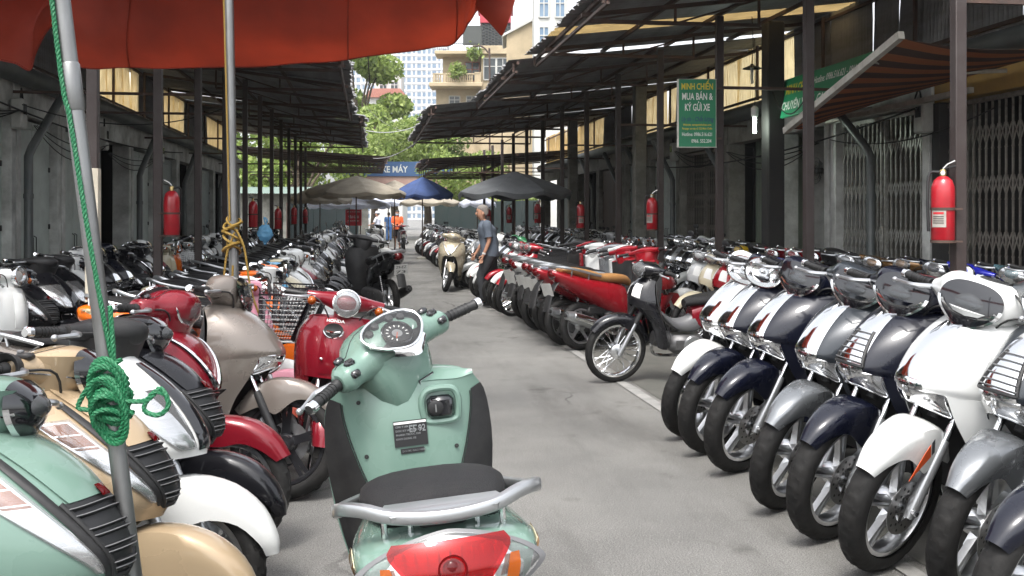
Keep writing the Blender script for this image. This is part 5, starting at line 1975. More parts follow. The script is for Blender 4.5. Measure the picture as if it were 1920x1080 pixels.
MODE = dict(TALL,
    front=(.66, .268, .268, .09), rear=(-.645, .265, .265, .11), spokes='fork', rake=26.5,
    fender=[(30, .028, .048, .05), (50, .035, .065, .08), (72, .04, .078, .10), (95, .045, .082, .13), (110, .045, .082, .12), (130, .04, .075, .08), (150, .03, .06, .05)],
    cowl=[(0, .355, 1.055, .115, .075, .10, 2.5), (.075, .35, 1.052, .108, .068, .085, 2.5), (.12, .335, 1.045, .085, .052, .062, 2.4), (.155, .315, 1.04, .062, .042, .048, 2.6), (.20, .30, 1.036, .056, .042, .042, 2.8), (.222, .295, 1.034, .042, .036, .036, 2.4), (.232, .293, 1.033, .03, .028, .028, 2.2)],
    neck=[(.32, .855, .075, .095), (.322, .91, .09, .112), (.33, .97, .102, .132), (.342, 1.03, .108, .15)],
    headlight=((.42, 0, 1.045), (.94, 0, .1), .115, .075, .05, 'clear'), gy=(.235, .355),
    apron=[
        [(.395, 0, .955), (.38, 0.0954, .955), (.33, 0.1749, .948), (.275, 0.2173, .93)],
        [(.475, 0, .90), (.455, 0.106, .898), (.39, 0.2014, .888), (.30, 0.2523, .872)],
        [(.53, 0, .82), (.51, 0.1113, .818), (.43, 0.2099, .81), (.315, 0.265, .795)],
        [(.565, 0, .735), (.545, 0.106, .732), (.465, 0.2014, .722), (.32, 0.265, .705)],
        [(.575, 0, .675), (.555, 0.0954, .672), (.475, 0.1823, .662), (.318, 0.2608, .645)]],
    overlays=[], front_lamps=[],
    sidepanel=[
        [(.54, 0.1219, .668), (.46, 0.1887, .66), (.39, 0.2279, .652), (.318, 0.2608, .645)],
        [(.50, 0.1431, .59), (.44, 0.1887, .582), (.38, 0.2247, .575), (.312, 0.2523, .565)],
        [(.45, 0.159, .50), (.405, 0.1887, .49), (.355, 0.2173, .48), (.302, 0.2385, .475)],
        [(.41, 0.1643, .40), (.375, 0.1823, .40), (.33, 0.2014, .39), (.285, 0.2173, .39)],
        [(.39, 0.1643, .30), (.355, 0.1749, .30), (.31, 0.1908, .30), (.265, 0.2014, .30)]],
    inner=[
        [(.245, 0, .925), (.245, 0.0954, .925), (.258, 0.1643, .92), (.272, 0.2173, .928)],
        [(.222, 0, .84), (.23, 0.106, .84), (.265, 0.1961, .835), (.298, 0.2523, .86)],
        [(.205, 0, .70), (.215, 0.1166, .70), (.26, 0.2067, .70), (.312, 0.2629, .70)],
        [(.20, 0, .52), (.205, 0.106, .52), (.25, 0.1855, .51), (.298, 0.2353, .50)],
        [(.19, 0, .33), (.20, 0.0954, .33), (.225, 0.1537, .33), (.26, 0.1982, .33)]],
    inner_m='paint', inner_dark=(.55, 3.9, 2.35, 3.0), knee_taper=-1.85,
    body=[(-.06, .50, .10, .20, .20, 3), (-.16, .55, .14, .20, .2, 2.8), (-.36, .62, .175, .165, .2, 2.6), (-.58, .69, .195, .10, .16, 2.5), (-.76, .735, .198, .065, .13, 2.4), (-.86, .745, .19, .055, .11, 2.4), (-.905, .742, .17, .045, .095, 2.3), (-.915, .742, .14, .03, .06, 2.2)],
    seat=[(.04, .67, .05, .03, .05, 2.2), (-.03, .685, .09, .04, .05, 2.3), (-.2, .71, .14, .045, .06, 2.6), (-.38, .735, .165, .052, .06, 2.6), (-.48, .785, .172, .055, .07, 2.6), (-.62, .812, .168, .05, .07, 2.5), (-.75, .815, .14, .04, .05, 2.3), (-.79, .812, .11, .01, .02, 2.2)],
    tail=dict(x=-.925, z=.735, w=.192, h=.08, p=1.5, n=(-1, 0, .16), sag=.8, wide=True),
    tail_detail=mode_tail, rail=mode_rail, extra=mode_extra, dampers=1, plate=False)

# ---- scooter with slatted black grille and slanting front lamps (near left row)
LEAD_COWL = [(0, .35, 1.0, .105, .065, .095, 2.4), (.07, .345, 1.0, .092, .056, .08, 2.4), (.115, .325, 1.0, .062, .044, .056, 2.4), (.15, .308, .998, .042, .036, .04, 2.3), (.185, .30, .995, .03, .028, .03, 2.2), (.20, .298, .994, .026, .024, .026, 2.2)]
LEAD_APRON = [
    [(.40, 0, .935), (.385, .075, .935), (.345, .14, .928), (.29, .185, .912)],
    [(.53, 0, .865), (.505, .095, .858), (.42, .17, .848), (.305, .222, .835)],
    [(.635, 0, .785), (.595, .11, .772), (.48, .188, .762), (.318, .24, .75)],
    [(.695, 0, .70), (.648, .11, .69), (.515, .188, .68), (.325, .244, .668)],
    [(.712, 0, .63), (.66, .10, .622), (.52, .178, .61), (.325, .24, .60)],
    [(.68, 0, .565), (.625, .09, .56), (.50, .165, .555), (.32, .235, .55)]]
LEAD = dict(MODE,
    front=(.70, .245, .245, .09), spokes='plain', rim_m='alloy', apron=LEAD_APRON,
    overlays=[('front_beak', 'paint', .0, 2.02, (-1.5, -.85), (1.5, .85), .006, .012, False), ('badge', 'red_lens', 1.84, 2.12, -.14, .14, .016, .003, False),
              ('lamp_surround', 'black_plastic', .45, 4.35, (1.5, .38), (1.72, .56), .006, .004, True), ('signal_lamp', 'clear_lens', 1.0, 4.15, (1.66, .56), (2.45, .78), .005, .008, True, 'amber_lens')],
    grille=(2.0, 4.4, 1.0, .36, 8), extra=None, cowl=LEAD_COWL, headlight=((.43, 0, .985), (.94, 0, .1), .10, .07, .05, 'dark'),
    fender=[(12, .045, .016, .036), (22, .055, .042, .05), (42, .056, .060, .08), (65, .052, .070, .12), (90, .052, .076, .16), (110, .052, .076, .15), (130, .046, .07, .10), (155, .035, .055, .05)],
    sidepanel=[
        [(.60, .11, .555), (.49, .175, .552), (.41, .212, .55), (.32, .235, .55)],
        [(.53, .135, .50), (.455, .180, .496), (.385, .21, .49), (.312, .230, .485)],
        [(.455, .150, .43), (.41, .175, .425), (.36, .20, .42), (.302, .220, .415)],
        [(.42, .155, .36), (.38, .172, .355), (.335, .19, .35), (.285, .203, .345)],
        [(.40, .155, .28), (.36, .165, .28), (.315, .18, .28), (.265, .19, .28)]],
    well=[(.60, .10, .55), (.48, .13, .50), (.40, .145, .43), (.36, .15, .36), (.36, .15, .27)])


def lead_extra(P, hi, S):
    for sg in (1, -1):
        g = P.new('bar_weight', None, True)
        lathe(g, [(.001, .03), (.018, .03), (.024, .02), (.025, .004), (.020, .0)], (.262, sg * .355, .985), (-.05, sg, 0), 'chrome', 16)
        g = P.new('grip_cup', None, True)
        lathe(g, [(.024, .0), (.042, .01), (.047, .04), (.045, .046), (.028, .03)], (.298, sg * .20, .994), (-.05, sg, 0), 'black_plastic', 18)
        g = P.new('switch_pod', None, True)
        box(g, (.315, sg * .165, 1.03), (.05, .035, .022), 'black_plastic', .008)
        box(g, (.30, sg * .165, 1.043), (.018, .018, .012), 'grey_plastic', .004)
    g = P('cowl_seam', None, True)
    full = crom(np.array([(-q[0], *q[1:]) for q in reversed(S['cowl'][1:])] + S['cowl'], float), 27)
    tube(g, [(x + .2 * a, y, z + u * .99) for y, x, z, a, u, d, p in full[3:-3]], .0017, 'ink', n=4)
    tube(g, [(x + .9 * a, y, z - d * .42) for y, x, z, a, u, d, p in full[3:-3]], .0035, 'chrome', n=5)
    # dash hood
    g = P('dashboard', None, True)
    dome(g, (.275, 0, 1.035), (-.6, 0, .8), (1, 0, .6), .085, .055, .02, 'black_gloss', p=2.3, n=26, k=5)


LEAD['extra'] = lead_extra

# ---- small retro scooters with a round lamp
def retro_extra(P, hi, S):
    if S.get('basket'):
        g = P('basket', None, True)
        V = [(.52, .15, .99), (.80, .13, .99), (.80, -.13, .99), (.52, -.15, .99)]
        B = [(.52, .11, .74), (.70, .10, .74), (.70, -.10, .74), (.52, -.11, .74)]
        tube(g, V, .006, 'black_gloss', n=5, closed=True)
        tube(g, B, .004, 'black_gloss', n=5, closed=True)
        def sidew(a0, a1, b0, b1, nn, mm):
            a0, a1, b0, b1 = map(np.array, (a0, a1, b0, b1))
            for k in range(nn + 1):
                t = k / nn
                tube(g, [a0 + (a1 - a0) * t, b0 + (b1 - b0) * t], .0017, 'black_gloss', n=3, caps=False)
            for k in range(1, mm):
                t = k / mm
                tube(g, [a0 + (b0 - a0) * t, a1 + (b1 - a1) * t], .0017, 'black_gloss', n=3, caps=False)
        nn = 13 if hi else 7
        sidew(V[1], V[2], B[1], B[2], nn, 9); sidew(V[0], V[1], B[0], B[1], nn, 9); sidew(V[3], V[2], B[3], B[2], nn, 9); sidew(V[0], V[3], B[0], B[3], nn, 9)
        sidew(B[0], B[3], B[1], B[2], nn, 7)
    g = P('horn_cover')
    A = [sym(r) for r in S['apron']]
    mid = (len(A[0]) - 1) / 2
    overlay(g, A, np.linspace(.6, 3.7, 12), np.linspace(mid - .62, mid + .62, 9), S.get('horn_m', 'paint'), .006, .004, crown=.02)
    g = P('shield_edge')
    for sg in (1, -1):
        tube(g, [tuple(np.array(r[-1]) * (1, sg, 1)) for r in S['apron']] + [tuple(np.array(r[-1]) * (1, sg, 1)) for r in S['sidepanel'][1:]], .007, 'chrome', n=6, smooth=24)
    if S.get('front_letter'):
        q = pat(A, [.9], [mid])[0, 0]
        g = P('front_recess')
        nn = (1, 0, .28)
        dome(g, q + np.array((.03, 0, -.0)), nn, (0, 0, 1), .055, .04, -.012, 'black_plastic', p=2, n=24, k=4)
        tube(g, [q + np.array((.033 - .0 * t, .057 * math.cos(t), .042 * math.sin(t))) for t in np.linspace(PI, 2 * PI, 14)], .005, 'chrome', n=6)
        g = P('recess_bar')
        tube(g, [q + np.array((.035, -.04, -.008)), q + np.array((.045, 0, -.012)), q + np.array((.035, .04, -.008))], .007, 'chrome', n=6, smooth=8)
        for y in (-.05, .05):
            g = P.new('screw')
            lathe(g, [(.001, .004), (.009, .003), (.010, 0)], pat(A, [2.7], [mid + (1 if y > 0 else -1) * .45])[0, 0] + np.array((.026, 0, 0)), (1, 0, .1), 'chrome', 10)
        if hi:
            M = frame(pat(A, [.1], [mid])[0, 0] + np.array((.016, 0, -.008)), (0, 1, 0), (-.45, 0, 1))
            text_geo(P('shield_lettering'), 'HONDA', .024, 'white_print', M, width=.10, bold=.012)
    if S.get('recess'):
        I = [sym(r) for r in S['inner']]
        m2 = (len(I[0]) - 1) / 2
        q = pat(I, [.75], [m2])[0, 0]
        g = P('hook_recess')
        dome(g, q + np.array((-.006, 0, .0)), (-1, 0, 0), (0, 0, 1), .05, .035, -.01, 'black_plastic', p=2, n=24, k=4)
        tube(g, [q + np.array((-.008, .052 * math.cos(t), .037 * math.sin(t))) for t in np.linspace(PI, 2 * PI, 12)], .004, 'chrome', n=6)
        tube(g, [q + np.array((-.012, -.035, .0)), q + np.array((-.03, 0, -.004)), q + np.array((-.012, .035, .0))], .005, 'chrome', n=6, smooth=8)
        for y in (-.05, .05):
            lathe(g, [(.001, .004), (.008, .003), (.009, 0)], pat(I, [1.75], [m2])[0, 0] + np.array((-.005, y, 0)), (-1, 0, 0), 'chrome', 10)


RETRO = dict(MODE,
    front=(.60, .225, .225, .085), rear=(-.60, .225, .225, .09), spokes='plain', disc=False, rim_m='alloy',
    fender=[(15, .03, .05, .06), (40, .04, .07, .10), (70, .05, .08, .13), (100, .055, .08, .14), (130, .05, .075, .12), (160, .035, .06, .08)],
    cowl=[(0, .33, 1.0, .085, .055, .06, 2.4), (.06, .325, 1.0, .075, .05, .055, 2.4), (.11, .315, 1.0, .05, .04, .04, 2.3), (.16, .30, 1.0, .035, .032, .032, 2.2), (.22, .29, 1.0, .026, .026, .026, 2)],
    neck=[(.34, .84, .05, .05), (.335, .90, .055, .055), (.33, .97, .06, .06)],
    headlight=((.415, 0, 1.0), (.98, 0, .12), .075, .075, .02, 'round'), gy=(.22, .34), bar_signals=True, mirrors=False,
    apron=[
        [(.40, 0, .91), (.385, .08, .91), (.345, .14, .905), (.30, .175, .89)],
        [(.43, 0, .84), (.41, .10, .84), (.36, .18, .83), (.30, .222, .82)],
        [(.45, 0, .75), (.43, .11, .75), (.375, .19, .74), (.305, .236, .73)],
        [(.465, 0, .66), (.445, .11, .66), (.385, .185, .65), (.31, .232, .645)],
        [(.47, 0, .58), (.45, .10, .58), (.39, .175, .575), (.31, .225, .57)]],
    sidepanel=[
        [(.43, .12, .575), (.39, .17, .575), (.35, .20, .572), (.31, .225, .57)],
        [(.40, .13, .50), (.37, .17, .50), (.335, .195, .495), (.30, .215, .49)],
        [(.37, .14, .43), (.35, .165, .425), (.32, .185, .42), (.29, .205, .415)],
        [(.35, .15, .36), (.335, .165, .36), (.31, .18, .355), (.28, .195, .35)],
        [(.34, .15, .28), (.32, .165, .28), (.295, .175, .28), (.265, .185, .28)]],
    well=[(.44, .09, .58), (.38, .13, .50), (.34, .14, .42), (.33, .145, .35), (.33, .145, .27)],
    inner=[
        [(.27, 0, .90), (.27, .07, .90), (.28, .13, .895), (.295, .175, .888)],
        [(.25, 0, .80), (.255, .09, .80), (.275, .17, .80), (.297, .222, .82)],
        [(.235, 0, .66), (.24, .10, .66), (.265, .18, .66), (.303, .230, .66)],
        [(.225, 0, .48), (.23, .09, .48), (.255, .16, .48), (.295, .212, .48)],
        [(.21, 0, .30), (.215, .08, .30), (.235, .14, .30), (.262, .183, .30)]],
    inner_m='paint', inner_dark=None, floor=[(.27, .29, .18), (.15, .275, .185), (.0, .275, .18), (-.1, .28, .17), (-.16, .29, .15)],
    body=[(-.06, .44, .10, .18, .18, 3), (-.16, .48, .15, .18, .18, 2.6), (-.38, .53, .19, .14, .2, 2.3), (-.58, .55, .195, .11, .18, 2.2), (-.74, .56, .15, .08, .12, 2.1), (-.82, .56, .09, .06, .07, 2.1), (-.84, .56, .06, .04, .05, 2)],
    seat=[(-.02, .65, .06, .03, .05, 2.2), (-.08, .67, .10, .04, .05, 2.3), (-.25, .69, .14, .045, .06, 2.6), (-.45, .70, .15, .05, .06, 2.6), (-.62, .69, .14, .05, .05, 2.5), (-.72, .68, .11, .03, .04, 2.3), (-.74, .675, .08, .01, .02, 2.2)],
    tail=dict(x=-.842, z=.565, w=.055, h=.035, p=2.4), rail=None, extra=retro_extra, recess=True, dampers=1)
BASKET = dict(RETRO, basket=True)

# ---- sharp-nosed scooters, lamps in the apron; dark, or red with tan seats seen from behind
SPORT_APRON = [
    [(.43, 0, .97), (.41, .07, .965), (.36, .13, .95), (.29, .175, .925)],
    [(.55, 0, .885), (.52, .09, .875), (.43, .165, .86), (.31, .22, .84)],
    [(.65, 0, .79), (.61, .10, .775), (.49, .185, .765), (.325, .245, .75)],
    [(.71, 0, .70), (.66, .095, .685), (.52, .18, .675), (.33, .248, .665)],
    [(.715, 0, .645), (.66, .08, .635), (.52, .165, .62), (.325, .243, .61)]]


def sport_rail(g, hi):
    pts = [(-.44, .15, .79), (-.58, .165, .82), (-.74, .165, .86), (-.90, .135, .895), (-.96, .06, .905), (-.97, 0, .905)]
    pts = pts + [(x, -y, z) for x, y, z in reversed(pts[:-1])]
    strap(g, pts, .024, .030, 'alloy_paint', 8, 40)
    for x, z in ((-.60, .80), (-.82, .85)):
        for s in (1, -1):
            tube(g, [(x, s * .14, z - .05), (x, s * .158, z + .01)], .008, 'alloy_paint', n=6)


SPORT = dict(MODE,
    front=(.68, .26, .26, .085), rear=(-.64, .26, .26, .095), spokes='plain', rim_m='alloy',
    fender=LEAD['fender'], apron=SPORT_APRON, sidepanel=LEAD['sidepanel'], well=LEAD['well'],
    cowl=[(0, .36, 1.055, .12, .05, .06, 2.3), (.06, .35, 1.055, .105, .045, .055, 2.3), (.11, .325, 1.052, .065, .038, .042, 2.3), (.16, .305, 1.048, .038, .03, .03, 2.2), (.22, .295, 1.046, .026, .026, .026, 2)],
    cowl_m='black_plastic', neck_m='black_plastic', headlight=None,
    overlays=[('front_lamp', 'clear_lens', 1.2, 3.4, .55, (2.1, 1.0), .006, .008, True, 'reflector'), ('nose_panel', 'black_gloss', .3, 3.6, -.45, .45, .006, .01, False)],
    inner_m='black_plastic', inner_dark=None,
    body=[(-.06, .50, .10, .18, .20, 3), (-.16, .54, .135, .18, .2, 2.8), (-.36, .61, .165, .15, .18, 2.5), (-.58, .69, .175, .10, .15, 2.3), (-.78, .76, .15, .075, .11, 2.1), (-.94, .82, .10, .05, .07, 2), (-1.0, .845, .05, .03, .035, 2)],
    seat=[(.04, .72, .05, .03, .05, 2.2), (-.03, .745, .09, .05, .05, 2.3), (-.2, .765, .14, .055, .06, 2.6), (-.40, .775, .15, .05, .06, 2.6), (-.50, .80, .155, .055, .06, 2.6), (-.70, .845, .14, .05, .05, 2.5), (-.84, .87, .11, .035, .04, 2.3), (-.88, .87, .08, .01, .02, 2.2)],
    tail=dict(x=-.99, z=.835, w=.075, h=.05, p=2.2, n=(-1, 0, .1), sag=6), rail=sport_rail, extra=None, dampers=1)
FILMSEAT = dict(SPORT, cowl_m='paint', neck_m='paint', seat_m='plastic_film', shield_m='chrome', muf_m='alloy_paint', plate=False)
PLATED = dict(SPORT, cowl_m='paint', neck_m='paint', inner_m='paint',  shield_m='chrome', muf_m='alloy_paint', plate=True)
TANSEAT = dict(SPORT, cowl_m='paint', neck_m='paint', seat_m='seat_tan', shield_m='chrome', muf_m='alloy_paint', plate=True)


# ---- step-through with wire wheels
def underbone(S, hi=True):
    P = Parts()
    fx, fz, fR, fw = .62, .285, .285, .072
    rx, rz, rR, rw = -.61, .285, .285, .082
    wheel(P, 'front_wheel', fx, fz, fR, fw, S.get('spokes', 'wire'), hi, True, S.get('rim_m', 'chrome'), S.get('disc', False))
    rk = 27
    ux, uz = -math.sin(R(rk)), math.cos(R(rk))
    d = np.array((ux, 0, uz))
    for sg in (1, -1):
        g = P.new('fork_leg', None, True)
        a = np.array((fx - .01, sg * .078, fz))
        tube(g, [a - d * .03, a, a + d * .26, a + d * .29], [.018, .021, .019, .016], 'alloy_paint', n=10)
        tube(g, [a + d * .28, a + d * .48], .024, 'black_plastic', n=10)
    g = P('steering_stem', None, True)
    tube(g, [(fx - .02 + ux * .42, 0, fz + uz * .42), (fx - .02 + ux * .85, 0, fz + uz * .85)], .03, 'black_plastic', n=10)
    g = P('front_fender', None, True)
    fender(g, fx, fz, [(a, fR + c, w, dd) for a, c, w, dd in [(38, .03, .045, .045), (60, .038, .055, .05), (85, .045, .07, .06), (105, .05, .085, .12), (118, .05, .085, .13), (132, .04, .07, .06), (165, .03, .055, .045)]])
    # handlebar shell with the lamp
    g = P('handlebar_cowl', None, True)
    st = [(0, .36, 1.0, .11, .06, .065, 2.3), (.06, .35, 1.0, .10, .055, .06, 2.3), (.11, .32, 1.0, .06, .04, .045, 2.2), (.16, .295, 1.0, .036, .03, .03, 2.2), (.21, .285, 1.0, .026, .026, .026, 2)]
    full = crom(np.array([(-q[0], *q[1:]) for q in reversed(st[1:])] + st, float), 23)
    loft(g, [ring_se((x, y, z), (1, 0, 0), (0, 0, 1), a, u, dn, p, 18) for y, x, z, a, u, dn, p in full], S.get('cowl_m', 'paint'), smooth=False)
    grips(P, hi, S, 1.0, .285)
    g = P('headlight', None, True)
    dome(g, (.44, 0, .995), (.93, 0, .15), (0, 0, 1), .105, .068, .02, 'reflector', p=2, n=26, k=5)
    dome(g, (.44, 0, .995), (.93, 0, .15), (0, 0, 1), .105, .068, .055, 'clear_lens', p=2, n=26, k=6)
    dome(g, (.44, 0, .995), (.93, 0, .15), (0, 0, 1), .105, .068, .055, 'black_gloss', p=2, n=26, k=1, s0=.96, s1=1.06)
    if S.get('mirrors'):
        mirror_pair(P, .30, 1.0)
    # front cover and leg shields
    A = [sym(r) for r in [
        [(.40, 0, .93), (.39, .05, .93), (.36, .09, .92), (.32, .11, .91)],
        [(.485, 0, .86), (.465, .07, .85), (.41, .12, .835), (.34, .15, .82)],
        [(.52, 0, .77), (.495, .09, .76), (.43, .15, .745), (.34, .185, .73)],
        [(.52, 0, .70), (.49, .09, .69), (.43, .15, .675), (.335, .195, .66)]]]
    g = P('front_apron')
    patch(g, A, 18, 25, 'paint', .004, flip=True)
    for sg in (1, -1):
        g = P.new('apron_flash')
        overlay(g, A, np.linspace(.7, 1.9, 8), [3 + sg * v for v in np.linspace(.5, 1.5, 8)], S.get('flash_m', 'white_print'), .003, .002)
        g = P.new('leg_shield')
        C = np.array([
            [(.49, .09, .69), (.43, .15, .675), (.385, .18, .665), (.335, .195, .66)],
            [(.40, .11, .60), (.37, .16, .595), (.335, .20, .585), (.29, .215, .575)],
            [(.33, .12, .50), (.315, .165, .49), (.29, .20, .48), (.25, .215, .475)],
            [(.30, .13, .40), (.285, .165, .39), (.26, .19, .385), (.225, .205, .38)],
            [(.285, .14, .33), (.27, .16, .325), (.25, .175, .32), (.22, .19, .32)]], float) * np.array((1, sg, 1))
        patch(g, C, 16, 10, 'paint', .004, flip=sg < 0)
    g = P('inner_shield')
    patch(g, [sym([(.30, 0, .90), (.30, .06, .90), (.315, .11, .905)]), sym([(.27, 0, .78), (.28, .10, .77), (.325, .185, .735)]), sym([(.25, 0, .62), (.25, .11, .61), (.29, .20, .60)]), sym([(.20, 0, .48), (.205, .11, .47), (.245, .205, .465)]), sym([(.16, 0, .35), (.17, .10, .34), (.215, .18, .33)])], 14, 13, 'black_plastic', .004)
    g = P('centre_tunnel')
    loft(g, [ring_se(c, (0, 1, 0), (.5, 0, .85), w, h, h, 2.8, 14) for c, w, h in (((.36, 0, .76), .06, .06), ((.22, 0, .60), .07, .07), ((.08, 0, .50), .075, .07), ((-.06, 0, .50), .08, .08), ((-.18, 0, .58), .09, .09))], S.get('tunnel_m', 'grey_plastic'), nu=14)
    g = P('engine')
    box(g, (-.02, 0, .335), (.32, .2, .16), 'engine_grey', .04)
    tube(g, [(.12, 0, .36), (.28, 0, .39)], .062, 'engine_grey', n=14)
    for q in range(6):
        lathe(g, [(.06, -.003), (.078, -.003), (.078, .003), (.06, .003)], (.14 + q * .02, 0, .365 + q * .004), (1, 0, .2), 'engine_grey', 14, closed=True)
    for sg in (1, -1):
        lathe(g, [(.001, .02), (.075, .015), (.085, 0)], (-.06, sg * .10, .33), (0, sg, 0), 'alloy_paint', 20)
    tube(g, [(.02, -.2, .24), (.02, .2, .24)], .008, 'steel', n=6)
    for sg in (1, -1):
        p = P.new('footrest')
        tube(p, [(.02, sg * .12, .24), (.02, sg * .23, .24)], .016, 'grip_rubber', n=8)
        p = P.new('rear_footrest')
        tube(p, [(-.42, sg * .12, .33), (-.42, sg * .21, .34)], .013, 'grip_rubber', n=8)
    g = P('rear_body')
    body_x(g, [(-.06, .55, .07, .10, .10, 2.8), (-.16, .58, .10, .12, .12, 2.6), (-.34, .63, .125, .10, .14, 2.5), (-.54, .69, .13, .07, .12, 2.3), (-.74, .745, .11, .05, .08, 2.2), (-.90, .78, .07, .035, .045, 2), (-.94, .785, .04, .02, .03, 2)], 'paint', 24, 20)
    g = P('seat')
    body_x(g, [(.0, .69, .05, .03, .04, 2.2), (-.06, .705, .085, .04, .04, 2.3), (-.22, .725, .12, .045, .05, 2.6), (-.42, .745, .13, .05, .05, 2.6), (-.62, .78, .125, .048, .05, 2.6), (-.78, .80, .10, .035, .04, 2.4), (-.82, .805, .07, .01, .02, 2.2)], S.get('seat_m', 'seat_vinyl'), 24, 18)
    g = P('tail_light')
    dome(g, (-.93, 0, .77), (-1, 0, -.05), (0, 0, 1), .07, .04, .025, 'red_lens', p=2.2, n=24, k=5, sag=4)
    g = P('grab_rail')
    pts = [(-.48, .135, .735), (-.62, .15, .77), (-.80, .125, .815), (-.88, .06, .83), (-.89, 0, .83)]
    tube(g, pts + [(x, -y, z) for x, y, z in reversed(pts[:-1])], .011, 'alloy_paint', n=7, smooth=26)
    tail_parts(P, S, hi, -.93, .76, .06)
    wheel(P, 'rear_wheel', rx, rz, rR, rw, S.get('spokes', 'wire'), hi, False, S.get('rim_m', 'chrome'), False)
    g = P('swing_arm')
    for sg in (1, -1):
        bar(g, (-.10, sg * .085, .32), (rx - .03, sg * .085, rz), .022, .035, 'black_plastic')
    box(g, (-.36, .1, .30), (.62, .03, .085), 'black_plastic', .014)
    for sg in (1, -1):
        g = P.new('rear_damper')
        a, b = np.array((rx, sg * .115, rz + .02)), np.array((rx + .10, sg * .12, rz + .35))
        tube(g, [a, b], .011, 'chrome', n=8)
        N = 36 if hi else 18
        tube(g, [a + (b - a) * (.25 + .65 * k / N) + np.array((math.cos(k * 1.35) * .022, math.sin(k * 1.35) * .022, 0)) for k in range(N)], .004, 'chrome', n=5)
    g = P('muffler')
    tube(g, [(.28, -.03, .34), (.22, -.09, .22), (.0, -.13, .19), (-.3, -.14, .20)], .015, 'chrome', n=8, smooth=12)
    tube(g, [(-.26, -.14, .20), (-.34, -.142, .215), (-.7, -.15, .27), (-.86, -.155, .295)], [.018, .042, .046, .038], S.get('shield_m', 'chrome'), n=14)
    g = P('stand')
    tube(g, [(-.1, .1, .24), (-.16, .14, .1), (-.18, .18, .012)], .010, 'black_plastic', n=7)
    return P, ((fx - .02, 0, fz), (ux, 0, uz))


WAVE = dict()
STYLES = {}
TALL_M = dict(TALL, mirrors=True)
LEAD_M = dict(LEAD, mirrors=True)
STYLES.update(tall_black=dict(TALL, build=scooter, rim_m='black_wheel', fork_m='black_plastic', overlays=[]), tall_mirror=dict(TALL_M, build=scooter), lead_mirror=dict(LEAD_M, build=scooter), tall=dict(TALL, build=scooter), tall_mark=dict(TALL, build=scooter, fender_mark=True),
    tall_clear=dict(TALL, build=scooter, headlight=(*TALL['headlight'][:5], 'clear')),
    tall_grille=dict(TALL, build=scooter, overlays=[('garnish', 'chrome', .35, 3.95, (-.6, -1.0), (.6, 1.0), .004, .004, False)], grille=(1.5, 3.2, .5, .95, 6), slat_m='alloy_paint'),
    mode=dict(MODE, build=scooter), lead=dict(LEAD, build=scooter), retro=dict(RETRO, build=scooter), basket=dict(BASKET, build=scooter), retro_letter=dict(RETRO, build=scooter, front_letter=True),
    sport=dict(SPORT, build=scooter), sport_ez=dict(SPORT, build=scooter, plate=True, plate_text=('29-EZ', '73')), tanseat=dict(TANSEAT, build=scooter), filmseat=dict(FILMSEAT, build=scooter), plated=dict(PLATED, build=scooter), wave=dict(WAVE, build=underbone), wave_mirror=dict(WAVE, build=underbone, mirrors=True),
    wave_alloy=dict(WAVE, build=underbone, spokes='plain', rim_m='black_wheel', disc=True, plate=True))

# ---- prototypes, three levels of splitting; repeats share their meshes
_mesh_cache = {}
MID_KEEP = {'front_wheel': 'front_wheel', 'rim': 'front_wheel', 'rear_wheel': 'rear_wheel', 'front_fender': 'front_fender', 'seat': 'seat', 'headlight': 'headlight', 'handlebar_cowl': 'handlebar', 'grip': 'handlebar', 'brake_lever': 'handlebar', 'neck': 'handlebar', 'mirror': 'handlebar', 'tail_light': 'tail_light', 'muffler': 'muffler', 'basket': 'basket', 'front_lamp': 'headlight'}


def bike_parts(style, steer, lod):
    """[(name, parent name, mesh)] for one style; lod 0 all parts, 1 main parts, 2 one mesh"""
    key = (style, round(steer, 2), lod)
    if key in _mesh_cache:
        return _mesh_cache[key]
    S = STYLES[style]
    P, (o, d) = S['build'](S, lod == 0)
    M = Matrix.Translation(o) @ Matrix.Rotation(R(steer), 4, Vector(d)) @ Matrix.Translation(-Vector(o))
    items = [(n, par, g.moved(M) if st else g) for n, par, st, g in P.list if g.n]
    out = []
    if lod == 0:
        for n, par, g in items:
            out.append((n, par, g.mesh(n)))
    elif lod == 1:
        bag = {}
        for n, par, g in items:
            k = MID_KEEP.get(n)
            if n in ('rim', 'brake_disc'):
                k = par
            if k is None:
                k = MID_KEEP.get(par, 'body') if par else 'body'
            bag.setdefault(k, G()).merge(g)
        out = [(k, None, g.mesh(k)) for k, g in bag.items()]
    else:
        a = G()
        for n, par, g in items:
            a.merge(g)
        out = [('scooter', None, a.mesh('scooter'))]
    _mesh_cache[key] = out
    return out


BIKES = []


def put_bike(style, name, loc, head, label, group, color, lod=0, steer=0, lean=0, pitch=0, recolor=None, scale=1.0, cat='scooter'):
    """head: compass of travel in degrees counter-clockwise from +X; lean to the bike's left in degrees"""
    parts = bike_parts(style, steer, lod)
    rot = Matrix.Rotation(R(head), 4, 'Z') @ Matrix.Rotation(R(-lean), 4, 'X') @ Matrix.Rotation(R(pitch), 4, 'Y')
    if lod == 2:
        o = link(name, parts[0][2], None, color)
        root = o
    else:
        root = bpy.data.objects.new(name, None)
        COL.objects.link(root)
        made = {}
        for n, par, me in parts:
            o = link(n, me, made.get(par, root) if par else root, (recolor or {}).get(n, color))
            made.setdefault(n, o)
    root.location = loc
    root.rotation_mode = 'QUATERNION'
    root.rotation_quaternion = rot.to_quaternion()
    root.scale = (scale,) * 3
    tag(root, label, cat, group)
    BIKES.append(root)
    return root

# ------------------------------------------------------------------ things fixed to the alley
mat('paper_worn', (0.42, 0.40, 0.36), 0.7, noise=(14, (0.25, 0.2, 0.17), .8))


